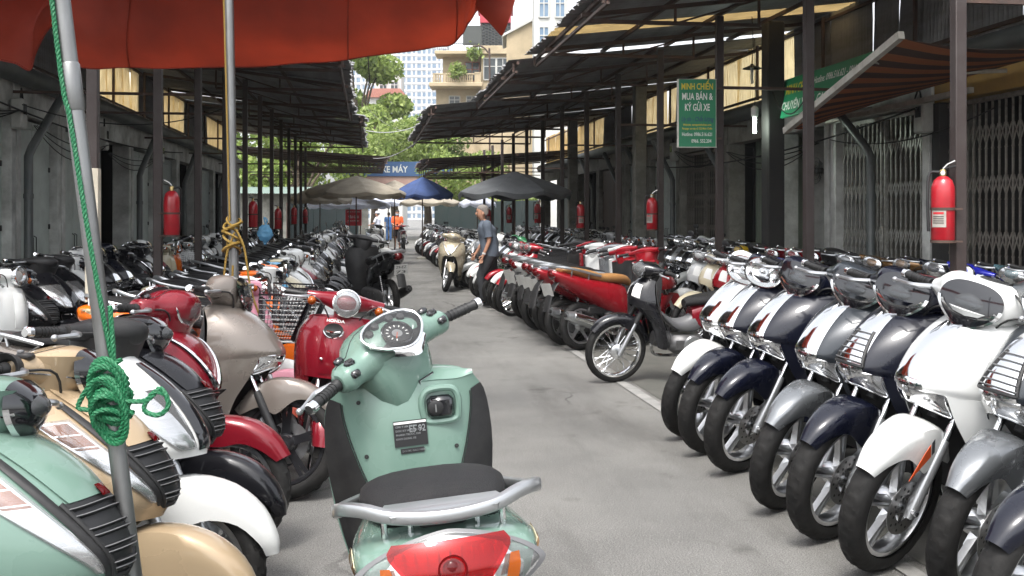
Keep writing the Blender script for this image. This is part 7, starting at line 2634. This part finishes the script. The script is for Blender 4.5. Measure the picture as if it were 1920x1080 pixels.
def person(label, loc, face, H, J, shirt, legs, hair, bulk=1.0, short_legs=False, mask=False, head_turn=0, head_tilt=0, extras=None, sub=2, cap=None):
    """J: joints in a local frame, x forward, y left, z up, for a 1.70 m figure"""
    t = thing('person', label, 'person', loc, R(face))
    t.scale = (H / 1.7,) * 3
    j = {k: Vector(v) for k, v in J.items()}
    names = ['pelvis', 'waist', 'chest', 'neck', 'headbase', 'hipL', 'kneeL', 'ankL', 'toeL', 'hipR', 'kneeR', 'ankR', 'toeR', 'shL', 'elL', 'wrL', 'shR', 'elR', 'wrR']
    idx = {n: i for i, n in enumerate(names)}
    E = [('pelvis', 'waist'), ('waist', 'chest'), ('chest', 'neck'), ('neck', 'headbase'), ('pelvis', 'hipL'), ('hipL', 'kneeL'), ('kneeL', 'ankL'), ('ankL', 'toeL'), ('pelvis', 'hipR'), ('hipR', 'kneeR'), ('kneeR', 'ankR'), ('ankR', 'toeR'), ('chest', 'shL'), ('shL', 'elL'), ('elL', 'wrL'), ('chest', 'shR'), ('shR', 'elR'), ('elR', 'wrR')]
    rad = dict(pelvis=(.12, .11), waist=(.115, .10), chest=(.13, .11), neck=.052, headbase=.05, hipL=.082, kneeL=.054, ankL=.036, toeL=.03, hipR=.082, kneeR=.054, ankR=.036, toeR=.03, shL=.05, elL=.038, wrL=.026, shR=.05, elR=.038, wrR=.026)
    V = [j[n] for n in names]
    Rd = [rad[n] for n in names]
    EE = [(idx[a], idx[b]) for a, b in E]
    # hands: palm and five fingers on the same body
    for s in ('L', 'R'):
        w, e = j['wr' + s], j['el' + s]
        d = (w - e).normalized()
        sd = Vector((1, 0, 0)) if abs(d.x) < .8 else Vector((0, 0, 1))
        sd = (sd - d * sd.dot(d)).normalized()
        cr_ = d.cross(sd) * (1 if s == 'L' else -1)
        pi = len(V); V.append(w + d * .045); Rd.append((.026, .018)); EE.append((idx['wr' + s], pi))
        ki = len(V); V.append(w + d * .085); Rd.append((.030, .015)); EE.append((pi, ki))
        for k in range(4):
            b = w + d * .092 + sd * (.024 - .016 * k)
            L = (.062, .072, .068, .052)[k]
            c = -cr_ * .35
            i0 = len(V); V += [b, b + (d + c * .4).normalized() * L * .5, b + (d + c * .4).normalized() * L * .5 + (d + c * 1.6).normalized() * L * .5]; Rd += [.0092, .0088, .0078]
            EE += [(ki, i0), (i0, i0 + 1), (i0 + 1, i0 + 2)]
        b = w + d * .035 + sd * .026
        i0 = len(V); V += [b, b + (d + sd * .9).normalized() * .035, b + (d * 1.4 + sd * .5).normalized() * .06]; Rd += [.011, .0098, .008]
        EE += [(pi, i0), (i0, i0 + 1), (i0 + 1, i0 + 2)]
    link('body', skin_mesh('body', V, EE, Rd, 'skin', sub), t)
    # head
    hb = j['headbase']
    Mh = Matrix.Translation(hb) @ Matrix.Rotation(R(head_turn), 4, 'Z') @ Matrix.Rotation(R(head_tilt), 4, 'Y')
    g = G()
    st = [(-.02, .045, .05, 0.0), (.02, .058, .062, .012), (.06, .072, .07, .018), (.10, .085, .075, .012), (.14, .094, .078, .004), (.18, .088, .072, -.004), (.21, .062, .052, -.008), (.226, .02, .018, -.01)]
    rings = [ring_se((cx, 0, z), (1, 0, 0), (0, 1, 0), a, b, b, 2.15, 20) for z, a, b, cx in crom(np.array(st), 18)]
    loft(g, rings, 'skin', smooth=False)
    ellipsoid(g, (.098, 0, .085), (.018, .014, .024), 'skin', 8, 10)
    for s in (1, -1):
        ellipsoid(g, (.0, s * .077, .09), (.022, .01, .032), 'skin', 8, 10)
        ellipsoid(g, (.083, s * .032, .112), (.010, .014, .007), 'sole_white', 6, 8)
        ellipsoid(g, (.091, s * .032, .112), (.004, .006, .006), 'ink', 6, 8)
        tube(g, [(.092, s * .015, .13), (.094, s * .03, .134), (.085, s * .05, .13)], .0045, 'hair_black', n=5)
    tube(g, [(.093, -.024, .045), (.099, 0, .047), (.093, .024, .045)], .006, 'skin', n=6)
    obj('head', g.moved(Mh), t)
    g = G()
    rings = []
    for z, a, b, cx in crom(np.array([(.075, .05, .082, -.048), (.12, .075, .086, -.03), (.155, .094, .086, -.010), (.19, .092, .08, -.008), (.222, .066, .058, -.010), (.238, .015, .015, -.012)]), 12):
        rings.append(ring_se((cx, 0, z), (1, 0, 0), (0, 1, 0), a, b, b, 2.15, 20))
    loft(g, rings, hair, smooth=False)
    obj('hair', g.moved(Mh), t)
    if mask:
        g = G()
        patch(g, [[(.055, -.072, .085), (.098, -.035, .09), (.122, 0, .092), (.098, .035, .09), (.055, .072, .085)], [(.06, -.07, .055), (.105, -.034, .055), (.125, 0, .055), (.105, .034, .055), (.06, .07, .055)], [(.05, -.06, .015), (.08, -.03, .01), (.09, 0, .008), (.08, .03, .01), (.05, .06, .015)]], 8, 12, 'mask_cloth', .002)
        for s in (1, -1):
            tube(g, [(.055, s * .072, .08), (0, s * .084, .095), (-.005, s * .082, .07), (.055, s * .07, .03)], .002, 'mask_cloth', n=4)
        obj('face_mask', g.moved(Mh), t)
    if cap:
        g = G(); lathe(g, [(.10, .0), (.10, .05), (.085, .085), (.04, .105), (.001, .108)], (-.005, 0, .15), (0, 0, 1), cap, 20)
        patch(g, [[(.06, y, .152) for y in (-.08, 0, .08)], [(.17, y, .145) for y in (-.06, 0, .06)]], 5, 8, cap, .004)
        obj('cap', g.moved(Mh), t)
    # clothes
    mid = lambda a, b, u: j[a] + (j[b] - j[a]) * u
    V3 = Vector
    fr_ = (j['chest'] - j['pelvis']).normalized()
    g = G()
    B = bulk
    ax = (1, 0, 0)
    sp = [(j['pelvis'] + V3((0, 0, -.09)), .135 * B, .178 * B), (j['pelvis'] + V3((0, 0, .02)), .138 * B, .172 * B), (j['waist'], .136 * B, .165 * B), (mid('waist', 'chest', .6), .138 * B, .176 * B), (j['chest'] + V3((0, 0, .02)), .130 * B, .19 * B), (mid('chest', 'neck', .55), .105, .165), (mid('chest', 'neck', .85), .070, .085), (mid('neck', 'headbase', .2), .056, .062)]
    rs_ = random.Random(len(label))
    rings = []
    for c, a_, b_ in [(x, y, z) for x, y, z in sp]:
        rings.append(ring_se(c, (1, 0, 0), (0, 1, 0), a_, b_, b_, 2.4, 22))
    R_ = crom(np.array(rings), 26)
    for i in range(26):
        for k in range(22):
            R_[i, k] *= 1
            R_[i, k, 0] += .006 * math.sin(i * 1.1 + k * .9) * (i < 18)
            R_[i, k, 2] += .006 * math.sin(k * 1.3 + i * .4) * (i < 18)
    loft(g, R_, shirt, smooth=False, caps=False)
    for s, sg in (('L', 1), ('R', -1)):
        a_ = j['sh' + s] + V3((0, -sg * .05, .0)); e_ = mid('sh' + s, 'el' + s, .80)
        tube(g, [tuple(a_ + V3((0, -sg * .03, .02))), tuple(a_), tuple(j['sh' + s] + V3((0, sg * .005, -.015))), tuple(mid('sh' + s, 'el' + s, .4)), tuple(e_)], [.05, .072, .070 * B, .064 * B, .062 * B], shirt, n=14, smooth=14, caps=False)
    link('shirt', g.mesh('shirt', 180), t)
    g = G()
    rings = [ring_se(j['pelvis'] + V3((0, 0, dz)), (1, 0, 0), (0, 1, 0), a_ * B, b_ * B, b_ * B, 2.4, 18) for dz, a_, b_ in ((.10, .125, .155), (0, .13, .165), (-.08, .125, .165), (-.15, .09, .10))]
    loft(g, rings, legs, nu=10)
    for s, sg in (('L', 1), ('R', -1)):
        h_, k_, a_ = j['hip' + s], j['knee' + s], j['ank' + s]
        top_ = h_ + V3((0, 0, .06))
        if short_legs:
            tube(g, [tuple(top_), tuple(h_ + (k_ - h_) * .2), tuple(h_ + (k_ - h_) * .85)], [.10, .10, .092], legs, n=14, smooth=10)
        else:
            q_ = [top_, h_ + (k_ - h_) * .15, h_ + (k_ - h_) * .55, k_, k_ + (a_ - k_) * .5, a_ + (k_ - a_) * .02]
            P_ = crom(np.array([tuple(v) for v in q_]), 22)
            for i in range(22):
                P_[i, 0] += .007 * math.sin(i * 2.3) * (i > 9)
            tube(g, P_, list(crom(np.array([[.10], [.105 * B], [.09 * B], [.074], [.068], [.066]]), 22).ravel()), legs, n=14)
    link('shorts' if short_legs else 'trousers', g.mesh('trousers', 180), t)
    for s in ('L', 'R'):
        a, b = j['ank' + s], j['toe' + s]
        d = (b - a); d.z = 0; d.normalize()
        n_ = Vector((-d.y, d.x, 0))
        g = G()
        st = [(-.07, .03, .05), (-.03, .038, .085), (.05, .042, .07), (.13, .046, .045), (.18, .03, .03)]
        zf_ = min(a.z - .07, b.z - .02)
        loft(g, [ring_se(a + d * x + Vector((0, 0, zf_ - a.z + h / 2)), n_, (0, 0, 1), w, h / 2, h / 2, 2.8, 12) for x, w, h in st], 'shoe_black', nu=12)
        obj('shoe', g, t)
    if extras:
        extras(t, j)
    return t


STAND = dict(pelvis=(0, 0, .93), waist=(.01, 0, 1.08), chest=(.0, 0, 1.28), neck=(0, 0, 1.42), headbase=(.01, 0, 1.45), hipL=(0, .085, .86), kneeL=(.02, .095, .48), ankL=(-.01, .10, .08), toeL=(.12, .12, .03), hipR=(0, -.085, .86), kneeR=(.02, -.095, .48), ankR=(-.01, -.10, .08), toeR=(.12, -.12, .03), shL=(0, .18, 1.36), elL=(-.01, .22, 1.08), wrL=(.06, .22, .84), shR=(0, -.18, 1.36), elR=(-.01, -.22, 1.08), wrR=(.06, -.22, .84))


def watch(t, j):
    g = G(); d = (j['wrL'] - j['elL']).normalized(); c = j['wrL'] - d * .02
    lathe(g, [(.029, -.014), (.031, -.01), (.031, .01), (.029, .014)], tuple(c), tuple(d), 'sole_white', 14)
    obj('wristwatch', g, t)


def phone(t, j):
    g = G(); c = (j['wrL'] + j['wrR']) / 2 + Vector((.07, 0, .03))
    box(g, c, (.012, .07, .14), 'black_gloss', .004, Matrix.Rotation(R(50), 3, 'Y'))
    obj('phone', g, t)


pos = at(918, 16.2)
person('grey haired man in dark grey shirt and black jeans walking beside the right kerb row', (pos.x, pos.y, 0), 172, 1.66,
       dict(STAND, pelvis=(0, 0, .92), chest=(.05, 0, 1.27), neck=(.09, 0, 1.41), headbase=(.12, 0, 1.435), shL=(.04, .18, 1.35), elL=(.0, .23, 1.08), wrL=(.09, .23, .86), shR=(.06, -.18, 1.35), elR=(.10, -.22, 1.08), wrR=(.22, -.20, .88), kneeL=(.14, .09, .49), ankL=(.08, .09, .10), toeL=(.20, .10, .04), kneeR=(-.06, -.09, .49), ankR=(-.24, -.09, .12), toeR=(-.12, -.10, .03)),
       'shirt_grey', 'jeans_black', 'hair_grey', bulk=1.12, head_turn=12, extras=watch, sub=2)
pos = at(745, 45)
person('man in orange shirt, black shorts and face mask looking at his phone in the lane', (pos.x, pos.y, 0), -92, 1.72,
       dict(STAND, elL=(.02, .23, 1.09), wrL=(.22, .07, 1.02), elR=(.02, -.23, 1.09), wrR=(.22, -.07, 1.02), headbase=(.03, 0, 1.47)), 'shirt_orange', 'shorts_black', 'hair_black', short_legs=True, mask=True, head_tilt=14, extras=phone)
pos = at(708, 47)
person('man in white shirt and pale cap standing behind the far left bikes', (pos.x, pos.y, 0), 160, 1.68,
       dict(STAND, elL=(.10, .24, 1.12), wrL=(.28, .16, 1.06)), 'shirt_white', 'jeans_black', 'hair_black', cap='shirt_white', sub=1)
pos = at(729, 58)
person('distant person in blue at the end of the lane', (pos.x, pos.y, 0), 90, 1.68, STAND, 'shirt_blue', 'shirt_blue', 'hair_black', sub=1)

# ------------------------------------------------------------------ the bikes
RGB = dict(sil2=(.17, .18, .19, .4), white=(.66, .67, .66, 1), pearl=(.55, .56, .56, .9), black=(.006, .006, .008, 1), navy=(.004, .005, .012, .95), grey=(.028, .033, .04, .8), silver=(.30, .315, .33, .45), red=(.26, .007, .014, .9), darkred=(.17, .006, .014, .85),
           mint=(.135, .215, .178, .98), beige=(.40, .30, .19, .8), cream=(.52, .47, .34, 1), brown=(.19, .165, .145, .55), orange=(.72, .14, .01, 1), blue=(.015, .02, .32, .85), skyblue=(.12, .38, .62, 1), yellow=(.62, .40, .02, 1), pink=(.55, .25, .32, 1), coral=(.60, .13, .09, 1), gold=(.22, .12, .045, .6), turquoise=(.16, .52, .46, 1), champagne=(.42, .37, .27, .75), green=(.03, .14, .06, .9), teal=(.05, .10, .12, .7))
NOUN = dict(mint='mint green', darkred='dark red', beige='tan beige', navy='dark navy', grey='dark grey', brown='brownish grey', pearl='pearl white', skyblue='sky blue', coral='coral pink')
KIND = dict(tall_black='tall scooter', tall_mirror='mirrored tall scooter', lead_mirror='mirrored scooter', retro_letter='retro scooter', sport_ez='scooter', tall='tall scooter', tall_clear='tall scooter', tall_mark='tall scooter', tall_grille='tall scooter', mode='scooter', lead='scooter', retro='retro scooter', basket='basket moped', sport='sharp nosed scooter', tanseat='scooter', filmseat='scooter', plated='scooter', wave='step-through moped', wave_mirror='step-through moped', wave_alloy='step-through moped', champagne='scooter')


def place(style, contact, head, color, label, group, lod=0, steer=0, lean=8, rear=False, **kw):
    """puts the front (or rear) tyre at the ground point `contact`"""
    S = STYLES[style]
    fx = S.get('front', (.62,))[0] if not rear else S.get('rear', (-.61,))[0]
    h = R(head)
    loc = (contact[0] - fx * math.cos(h), contact[1] - fx * math.sin(h), 0)
    name = {'step-through moped': 'moped', 'basket moped': 'moped'}.get(KIND[style], 'scooter')
    return put_bike(style, name, loc, head, label, group, RGB[color], lod, steer, lean, cat=name, **kw)


GRP = {'rk': 'bikes in the right kerb row', 'rb': 'bikes in the back row by the right shops', 'lk': 'bikes in the left kerb row', 'lb': 'bikes in the back row by the left shops'}
gp = lambda px, py: at(px, py=py, Z=0)

# hero and others standing in the lane
put_bike('mode', 'scooter', (.205, 2.97, 0), 91.6, 'mint green scooter seen from behind in the foreground, black seat and wide red tail lamp', None, RGB['mint'], 0, 40, 5)
c = gp(604, 918)
place('retro_letter', (c.x - .04, c.y), -99, 'darkred', 'dark red retro scooter with round lamp facing the camera behind the mint one', None, 0, 14, 5, scale=.98)
c = gp(700, 596)
put_bike('sport_ez', 'scooter', (c.x, c.y + .7, 0), 112, 'black sharp nosed scooter with white number plate parked beyond the dark red one', None, (.008, .008, .009, 1), 0, -28, 3, scale=1.06)
c = gp(850, 547)
put_bike('mode', 'scooter', (c.x + .02, c.y + .63, 0), -104, 'champagne scooter with chrome V on its front standing in the lane', None, RGB['champagne'], 0, 22, 4)
c = gp(757, 468)
put_bike('wave_alloy', 'moped', (c.x, c.y + .6, 0), 92, 'black moped with white number plate beside the man in orange', None, RGB['darkred'], 1, 0, 4, cat='moped')
c = gp(706, 472)
put_bike('sport', 'scooter', (c.x - .1, c.y + .6, 0), -70, 'silver scooter facing the camera left of the man in orange', None, RGB['silver'], 1, 10, 5)
c = gp(690, 505)
put_bike('mode', 'scooter', (c.x - .15, c.y + .5, 0), -25, 'white scooter with black helmet mirror parked askew beyond the black one', None, RGB['white'], 1, 15, 6)

# right kerb row, nearest: seven tall scooters
NEAR_R = [('tall_grille', (1800, 1128), 'grey', 'dark grey tall scooter with chrome grille at the right edge of the photo', 'sil2'),
          ('tall_mark', (1640, 1074), 'white', 'white tall scooter with red and black flash on its mudguard', None),
          ('tall_grille', (1540, 1014), 'navy', 'dark navy tall scooter with slatted grille, just left of the white flashed one', None),
          ('tall', (1450, 957), 'grey', 'grey tall scooter with silver mudguard between two dark ones', 'sil2'),
          ('tall', (1362, 888), 'navy', 'dark navy tall scooter left of the grey one, plain chrome front', None),
          ('tall_clear', (1298, 852), 'navy', 'dark navy tall scooter with clear round headlamp beside the white one', None),
          ('tall_clear', (1258, 822), 'white', 'white tall scooter with white mudguard, at the left end of the near right group', None)]
for i, (st, px, colr, lab, fc) in enumerate(NEAR_R):
    c = gp(*px) + Vector((.085 + (0, 0, 0, .02, .04, .08, .10)[i], .02, 0))
    rc = {'front_fender': RGB[fc]} if fc else None
    place(st, c, 193 + (1.5, -2, .5, 2.5, -1, 3, 0)[i], colr, lab, GRP['rk'], 0, (17, 19, 16, 20, 18, 15, 20)[i], (6, 6.5, 5, 7, 6, 5.5, 7)[i], recolor=rc, scale=1.06)
c = gp(1880, 1250)
place('tall', (c.x + .05, c.y - .02), 193, 'navy', 'dark navy tall scooter whose bars show at the right edge, nearest of all', GRP['rk'], 0, 11, 6)
# step-through standing out of the row
c = gp(1152, 717)
place('wave', c, 187, 'black', 'black step-through moped with wire wheels and silver flash, standing out of the right row', GRP['rk'], 0, 4, 6, recolor={'inner_shield': RGB['red'], 'rear_body': RGB['darkred']})

# left kerb row, nearest: scooters with slatted grilles, then a brownish one on a black wheel
for st, colr, y, lab in (('lead', 'mint', 2.46, 'mint green scooter with slatted grille cut off by the bottom left corner'), ('lead', 'beige', 3.05, 'tan beige scooter with slatted grille behind the leaning pole'), ('sport', 'white', 3.5, 'white sharp nosed scooter beyond the tan beige one in the left row'), ('lead', 'black', 4.0, 'black scooter with slatted grille between the white and the dark red one'), ('mode', 'darkred', 4.5, 'dark red scooter before the brownish grey one in the left row')):
    place(st, (-.60, y), -12 - 2 * (y > 3.3), colr, lab, GRP['lk'], 0, 2, 7)
c = gp(530, 938)
place('tall_black', (c.x, c.y), -14, 'brown', 'brownish grey tall scooter with black front wheel in the left row', GRP['lk'], 0, 4, 8)

# ---- the long rows: colours and kinds repeat the photograph's order where it can be read, else its mix
ROWS = []
rr = random.Random(21)


def pick(seq):
    return seq[rr.randrange(len(seq))]


def near_post(side, y):
    ys = RPY if side == 'r' else LPY
    k = min(range(len(ys)), key=lambda i: abs(ys[i] - y))
    return ORD[k]


def row(code, X, ys, heads, choose, lod_at, steer=15, lean=7, jitter=.06, rear=False):
    out = []
    for i, y in enumerate(ys):
        st, colr, kw = choose(i, y)
        d = math.hypot(X, y)
        lod = 0 if d < lod_at[0] else (1 if d < lod_at[1] else 2)
        out.append(dict(code=code, x=X + rr.uniform(-jitter, jitter), y=y + rr.uniform(-.03, .03), head=heads + rr.uniform(-4, 4), style=st, color=colr, lod=lod, steer=steer if rr.random() < .75 else 0, lean=lean + rr.uniform(-1.5, 1.5), rear=rear, kw=kw))
    ROWS.extend(out)


# left kerb row beyond the brownish scooter
seqL = [('basket', 'coral', {}), ('basket', 'pink', {}), ('basket', 'white', {}), ('lead', 'orange', {}), ('lead', 'white', {}), ('retro', 'orange', {}), ('retro', 'skyblue', {}), ('lead', 'cream', {}), ('lead', 'white', {}), ('mode', 'white', {}), ('lead', 'darkred', {})]
mixL = [('lead', 'white'), ('mode', 'pearl'), ('lead', 'black'), ('tall_mirror', 'black'), ('lead_mirror', 'white'), ('wave_mirror', 'black'), ('tall_mirror', 'white'), ('sport', 'black'), ('mode', 'silver'), ('lead', 'darkred'), ('mode', 'white'), ('retro', 'white'), ('sport', 'grey'), ('tall', 'white'), ('tall', 'black'), ('wave', 'black')]
ysL = [5.85 + .50 * k for k in range(62)]
row('lk', -.52, ysL, -14, lambda i, y: seqL[i] if i < len(seqL) else (*pick(mixL), {}), (8.6, 14), steer=12)
# left back row
seqLB = [('retro', 'turquoise', {}), ('retro', 'white', {}), ('lead', 'black', {}), ('sport', 'black', {}), ('sport', 'black', {}), ('lead', 'white', {}), ('mode', 'white', {}), ('tall', 'black', {}), ('tall', 'navy', {}), ('lead', 'black', {}), ('mode', 'black', {}), ('tall', 'white', {}), ('lead', 'darkred', {}), ('retro', 'cream', {}), ('basket', 'orange', {}), ('lead', 'white', {})]
ysLB = [7.45 + .53 * k for k in range(46)]
row('lb', -2.55, ysLB, -16, lambda i, y: seqLB[i] if i < len(seqLB) else (*pick(mixL), {}), (10.5, 15), steer=12)
# right kerb row: rears towards the lane, then fronts
seqR = [('tanseat', 'red', {}), ('filmseat', 'red', {}), ('plated', 'white', {}), ('plated', 'silver', {}), ('plated', 'red', {}), ('plated', 'white', {}), ('plated', 'grey', {}), ('plated', 'red', {}), ('sport', 'black', {})]
ysR = [10.75 + .40 * k for k in range(9)]
row('rk', 2.22, ysR, 24, lambda i, y: seqR[i], (11.3, 15), steer=10, lean=5, rear=True)
mixR = [('lead', 'white'), ('mode', 'white'), ('lead_mirror', 'white'), ('wave_mirror', 'red'), ('lead', 'pearl'), ('tall', 'white'), ('lead', 'red'), ('mode', 'silver'), ('tall', 'navy'), ('lead', 'black'), ('tall', 'white'), ('mode', 'white')]
seqR2 = [('wave', 'red', {}), ('wave', 'red', {}), ('wave', 'white', {}), ('wave', 'red', {}), ('tall', 'green', {}), ('tall', 'black', {})]
ysR2 = [14.5 + .47 * k for k in range(56)]
row('rk', 2.05, ysR2, 200, lambda i, y: seqR2[i] if i < len(seqR2) else (*pick(mixR), {}), (8, 16), steer=20)
# right, second line behind the kerb row and before the posts
seqM = [('wave_mirror', 'pearl', {}), ('wave', 'cream', {}), ('wave', 'red', {}), ('wave', 'white', {}), ('wave', 'red', {}), ('wave_alloy', 'blue', {}), ('wave_alloy', 'yellow', {})]
row('rm', 3.55, [8.7 + .46 * k for k in range(7)][::-1], 196, lambda i, y: seqM[i], (11.5, 16), steer=12)
# right back row under the shops
seqRB = [('wave_alloy', 'silver', {}), ('wave_alloy', 'teal', {}), ('wave_alloy', 'blue', {}), ('wave', 'navy', {}), ('wave', 'gold', {}), ('wave', 'gold', {}), ('wave', 'silver', {}), ('sport', 'black', {}), ('wave', 'darkred', {}), ('wave', 'red', {}), ('wave', 'darkred', {}), ('sport', 'black', {}), ('wave_alloy', 'yellow', {}), ('sport', 'black', {}), ('tall_clear', 'silver', {}), ('tall_mirror', 'white', {}), ('tall_clear', 'navy', {}), ('tall_clear', 'silver', {}), ('tall', 'grey', {}), ('retro', 'white', {}), ('retro', 'red', {}), ('retro', 'white', {}), ('retro', 'silver', {}), ('retro', 'red', {}), ('retro', 'white', {})]
mixRB = [('tall', 'navy'), ('tall_mirror', 'white'), ('tall_clear', 'silver'), ('lead', 'white'), ('tall_clear', 'black'), ('lead_mirror', 'silver'), ('retro', 'white'), ('retro', 'red'), ('mode', 'pearl'), ('tall_clear', 'white')]
ysRB = [6.9 + .53 * k for k in range(52)]
row('rb', 4.75, ysRB, 200, lambda i, y: seqRB[i] if i < len(seqRB) else (*pick(mixRB), {}), (10.3, 15), steer=14)

WHERE = {'lk': 'left kerb row', 'lb': 'left back row', 'rk': 'right kerb row', 'rm': 'line behind the wire wheeled moped', 'rb': 'right back row'}
GRP['rm'] = 'mopeds behind the standing wire wheeled moped'
seen = {}
for i, b in enumerate(ROWS):
    pre = ROWS[i - 1] if i and ROWS[i - 1]['code'] == b['code'] else None
    cn = NOUN.get(b['color'], b['color'])
    side = b['code'][0]
    lab = '%s %s in %s by the %s %s post' % (cn, KIND[b['style']], WHERE[b['code']], near_post(side, b['y']), 'right' if side == 'r' else 'left')
    if b['rear']: lab = '%s %s scooter, tail to the lane, by the %s right post' % (cn, 'tan seated' if b['style'] == 'tanseat' else 'film wrapped', near_post(side, b['y'])) if b['style'] in ('tanseat', 'filmseat') else '%s scooter, tail to the lane, by the %s right post' % (cn, near_post(side, b['y']))
    seen.setdefault(lab, []).append(b)
    b['lab'] = lab
RANK = ['nearest', 'second', 'third', 'fourth', 'fifth', 'sixth']
for lab, bs in seen.items():
    if len(bs) == 1:
        continue
    bs.sort(key=lambda b: b['y'])
    for k, b in enumerate(bs):
        b['lab'] = ('nearer ' if k == 0 else 'farther ') + lab if len(bs) == 2 else RANK[k] + ' ' + lab
for b in ROWS:
    place(b['style'], (b['x'], b['y']), b['head'], b['color'], b['lab'], GRP[b['code']], b['lod'], b['steer'], b['lean'], b['rear'], **b['kw'])

# blue plastic bag tied to a post among the left bikes
q = at(497, 10.6, 440)
t = thing('plastic_bag', 'crumpled blue and clear plastic bag hanging above the left bikes', 'bag', tuple(q), 0)
rs = np.random.RandomState(5)
g = G()
P = []
for i in range(15):
    u = i / 14
    P.append([((.015 + .065 * math.sin(PI * min(u * 1.15, 1)) ** .7) * math.cos(a) * (1 + .09 * rs.normal() * (u < .95)), (.012 + .045 * math.sin(PI * min(u * 1.1, 1))) * math.sin(a) * (1 + .09 * rs.normal()), .10 - .20 * u + .008 * rs.normal()) for a in np.linspace(0, 2 * PI, 19)[:-1]])
loft(g, crom(np.array(P), 30), 'plastic_bag', smooth=False); obj('bag_body', g, t)
g = G(); tube(g, [(0, 0, .10), (.02, 0, .15), (-.012, .012, .18), (.0, 0, .12)], .008, 'plastic_bag', n=6, smooth=12); obj('knot', g, t)
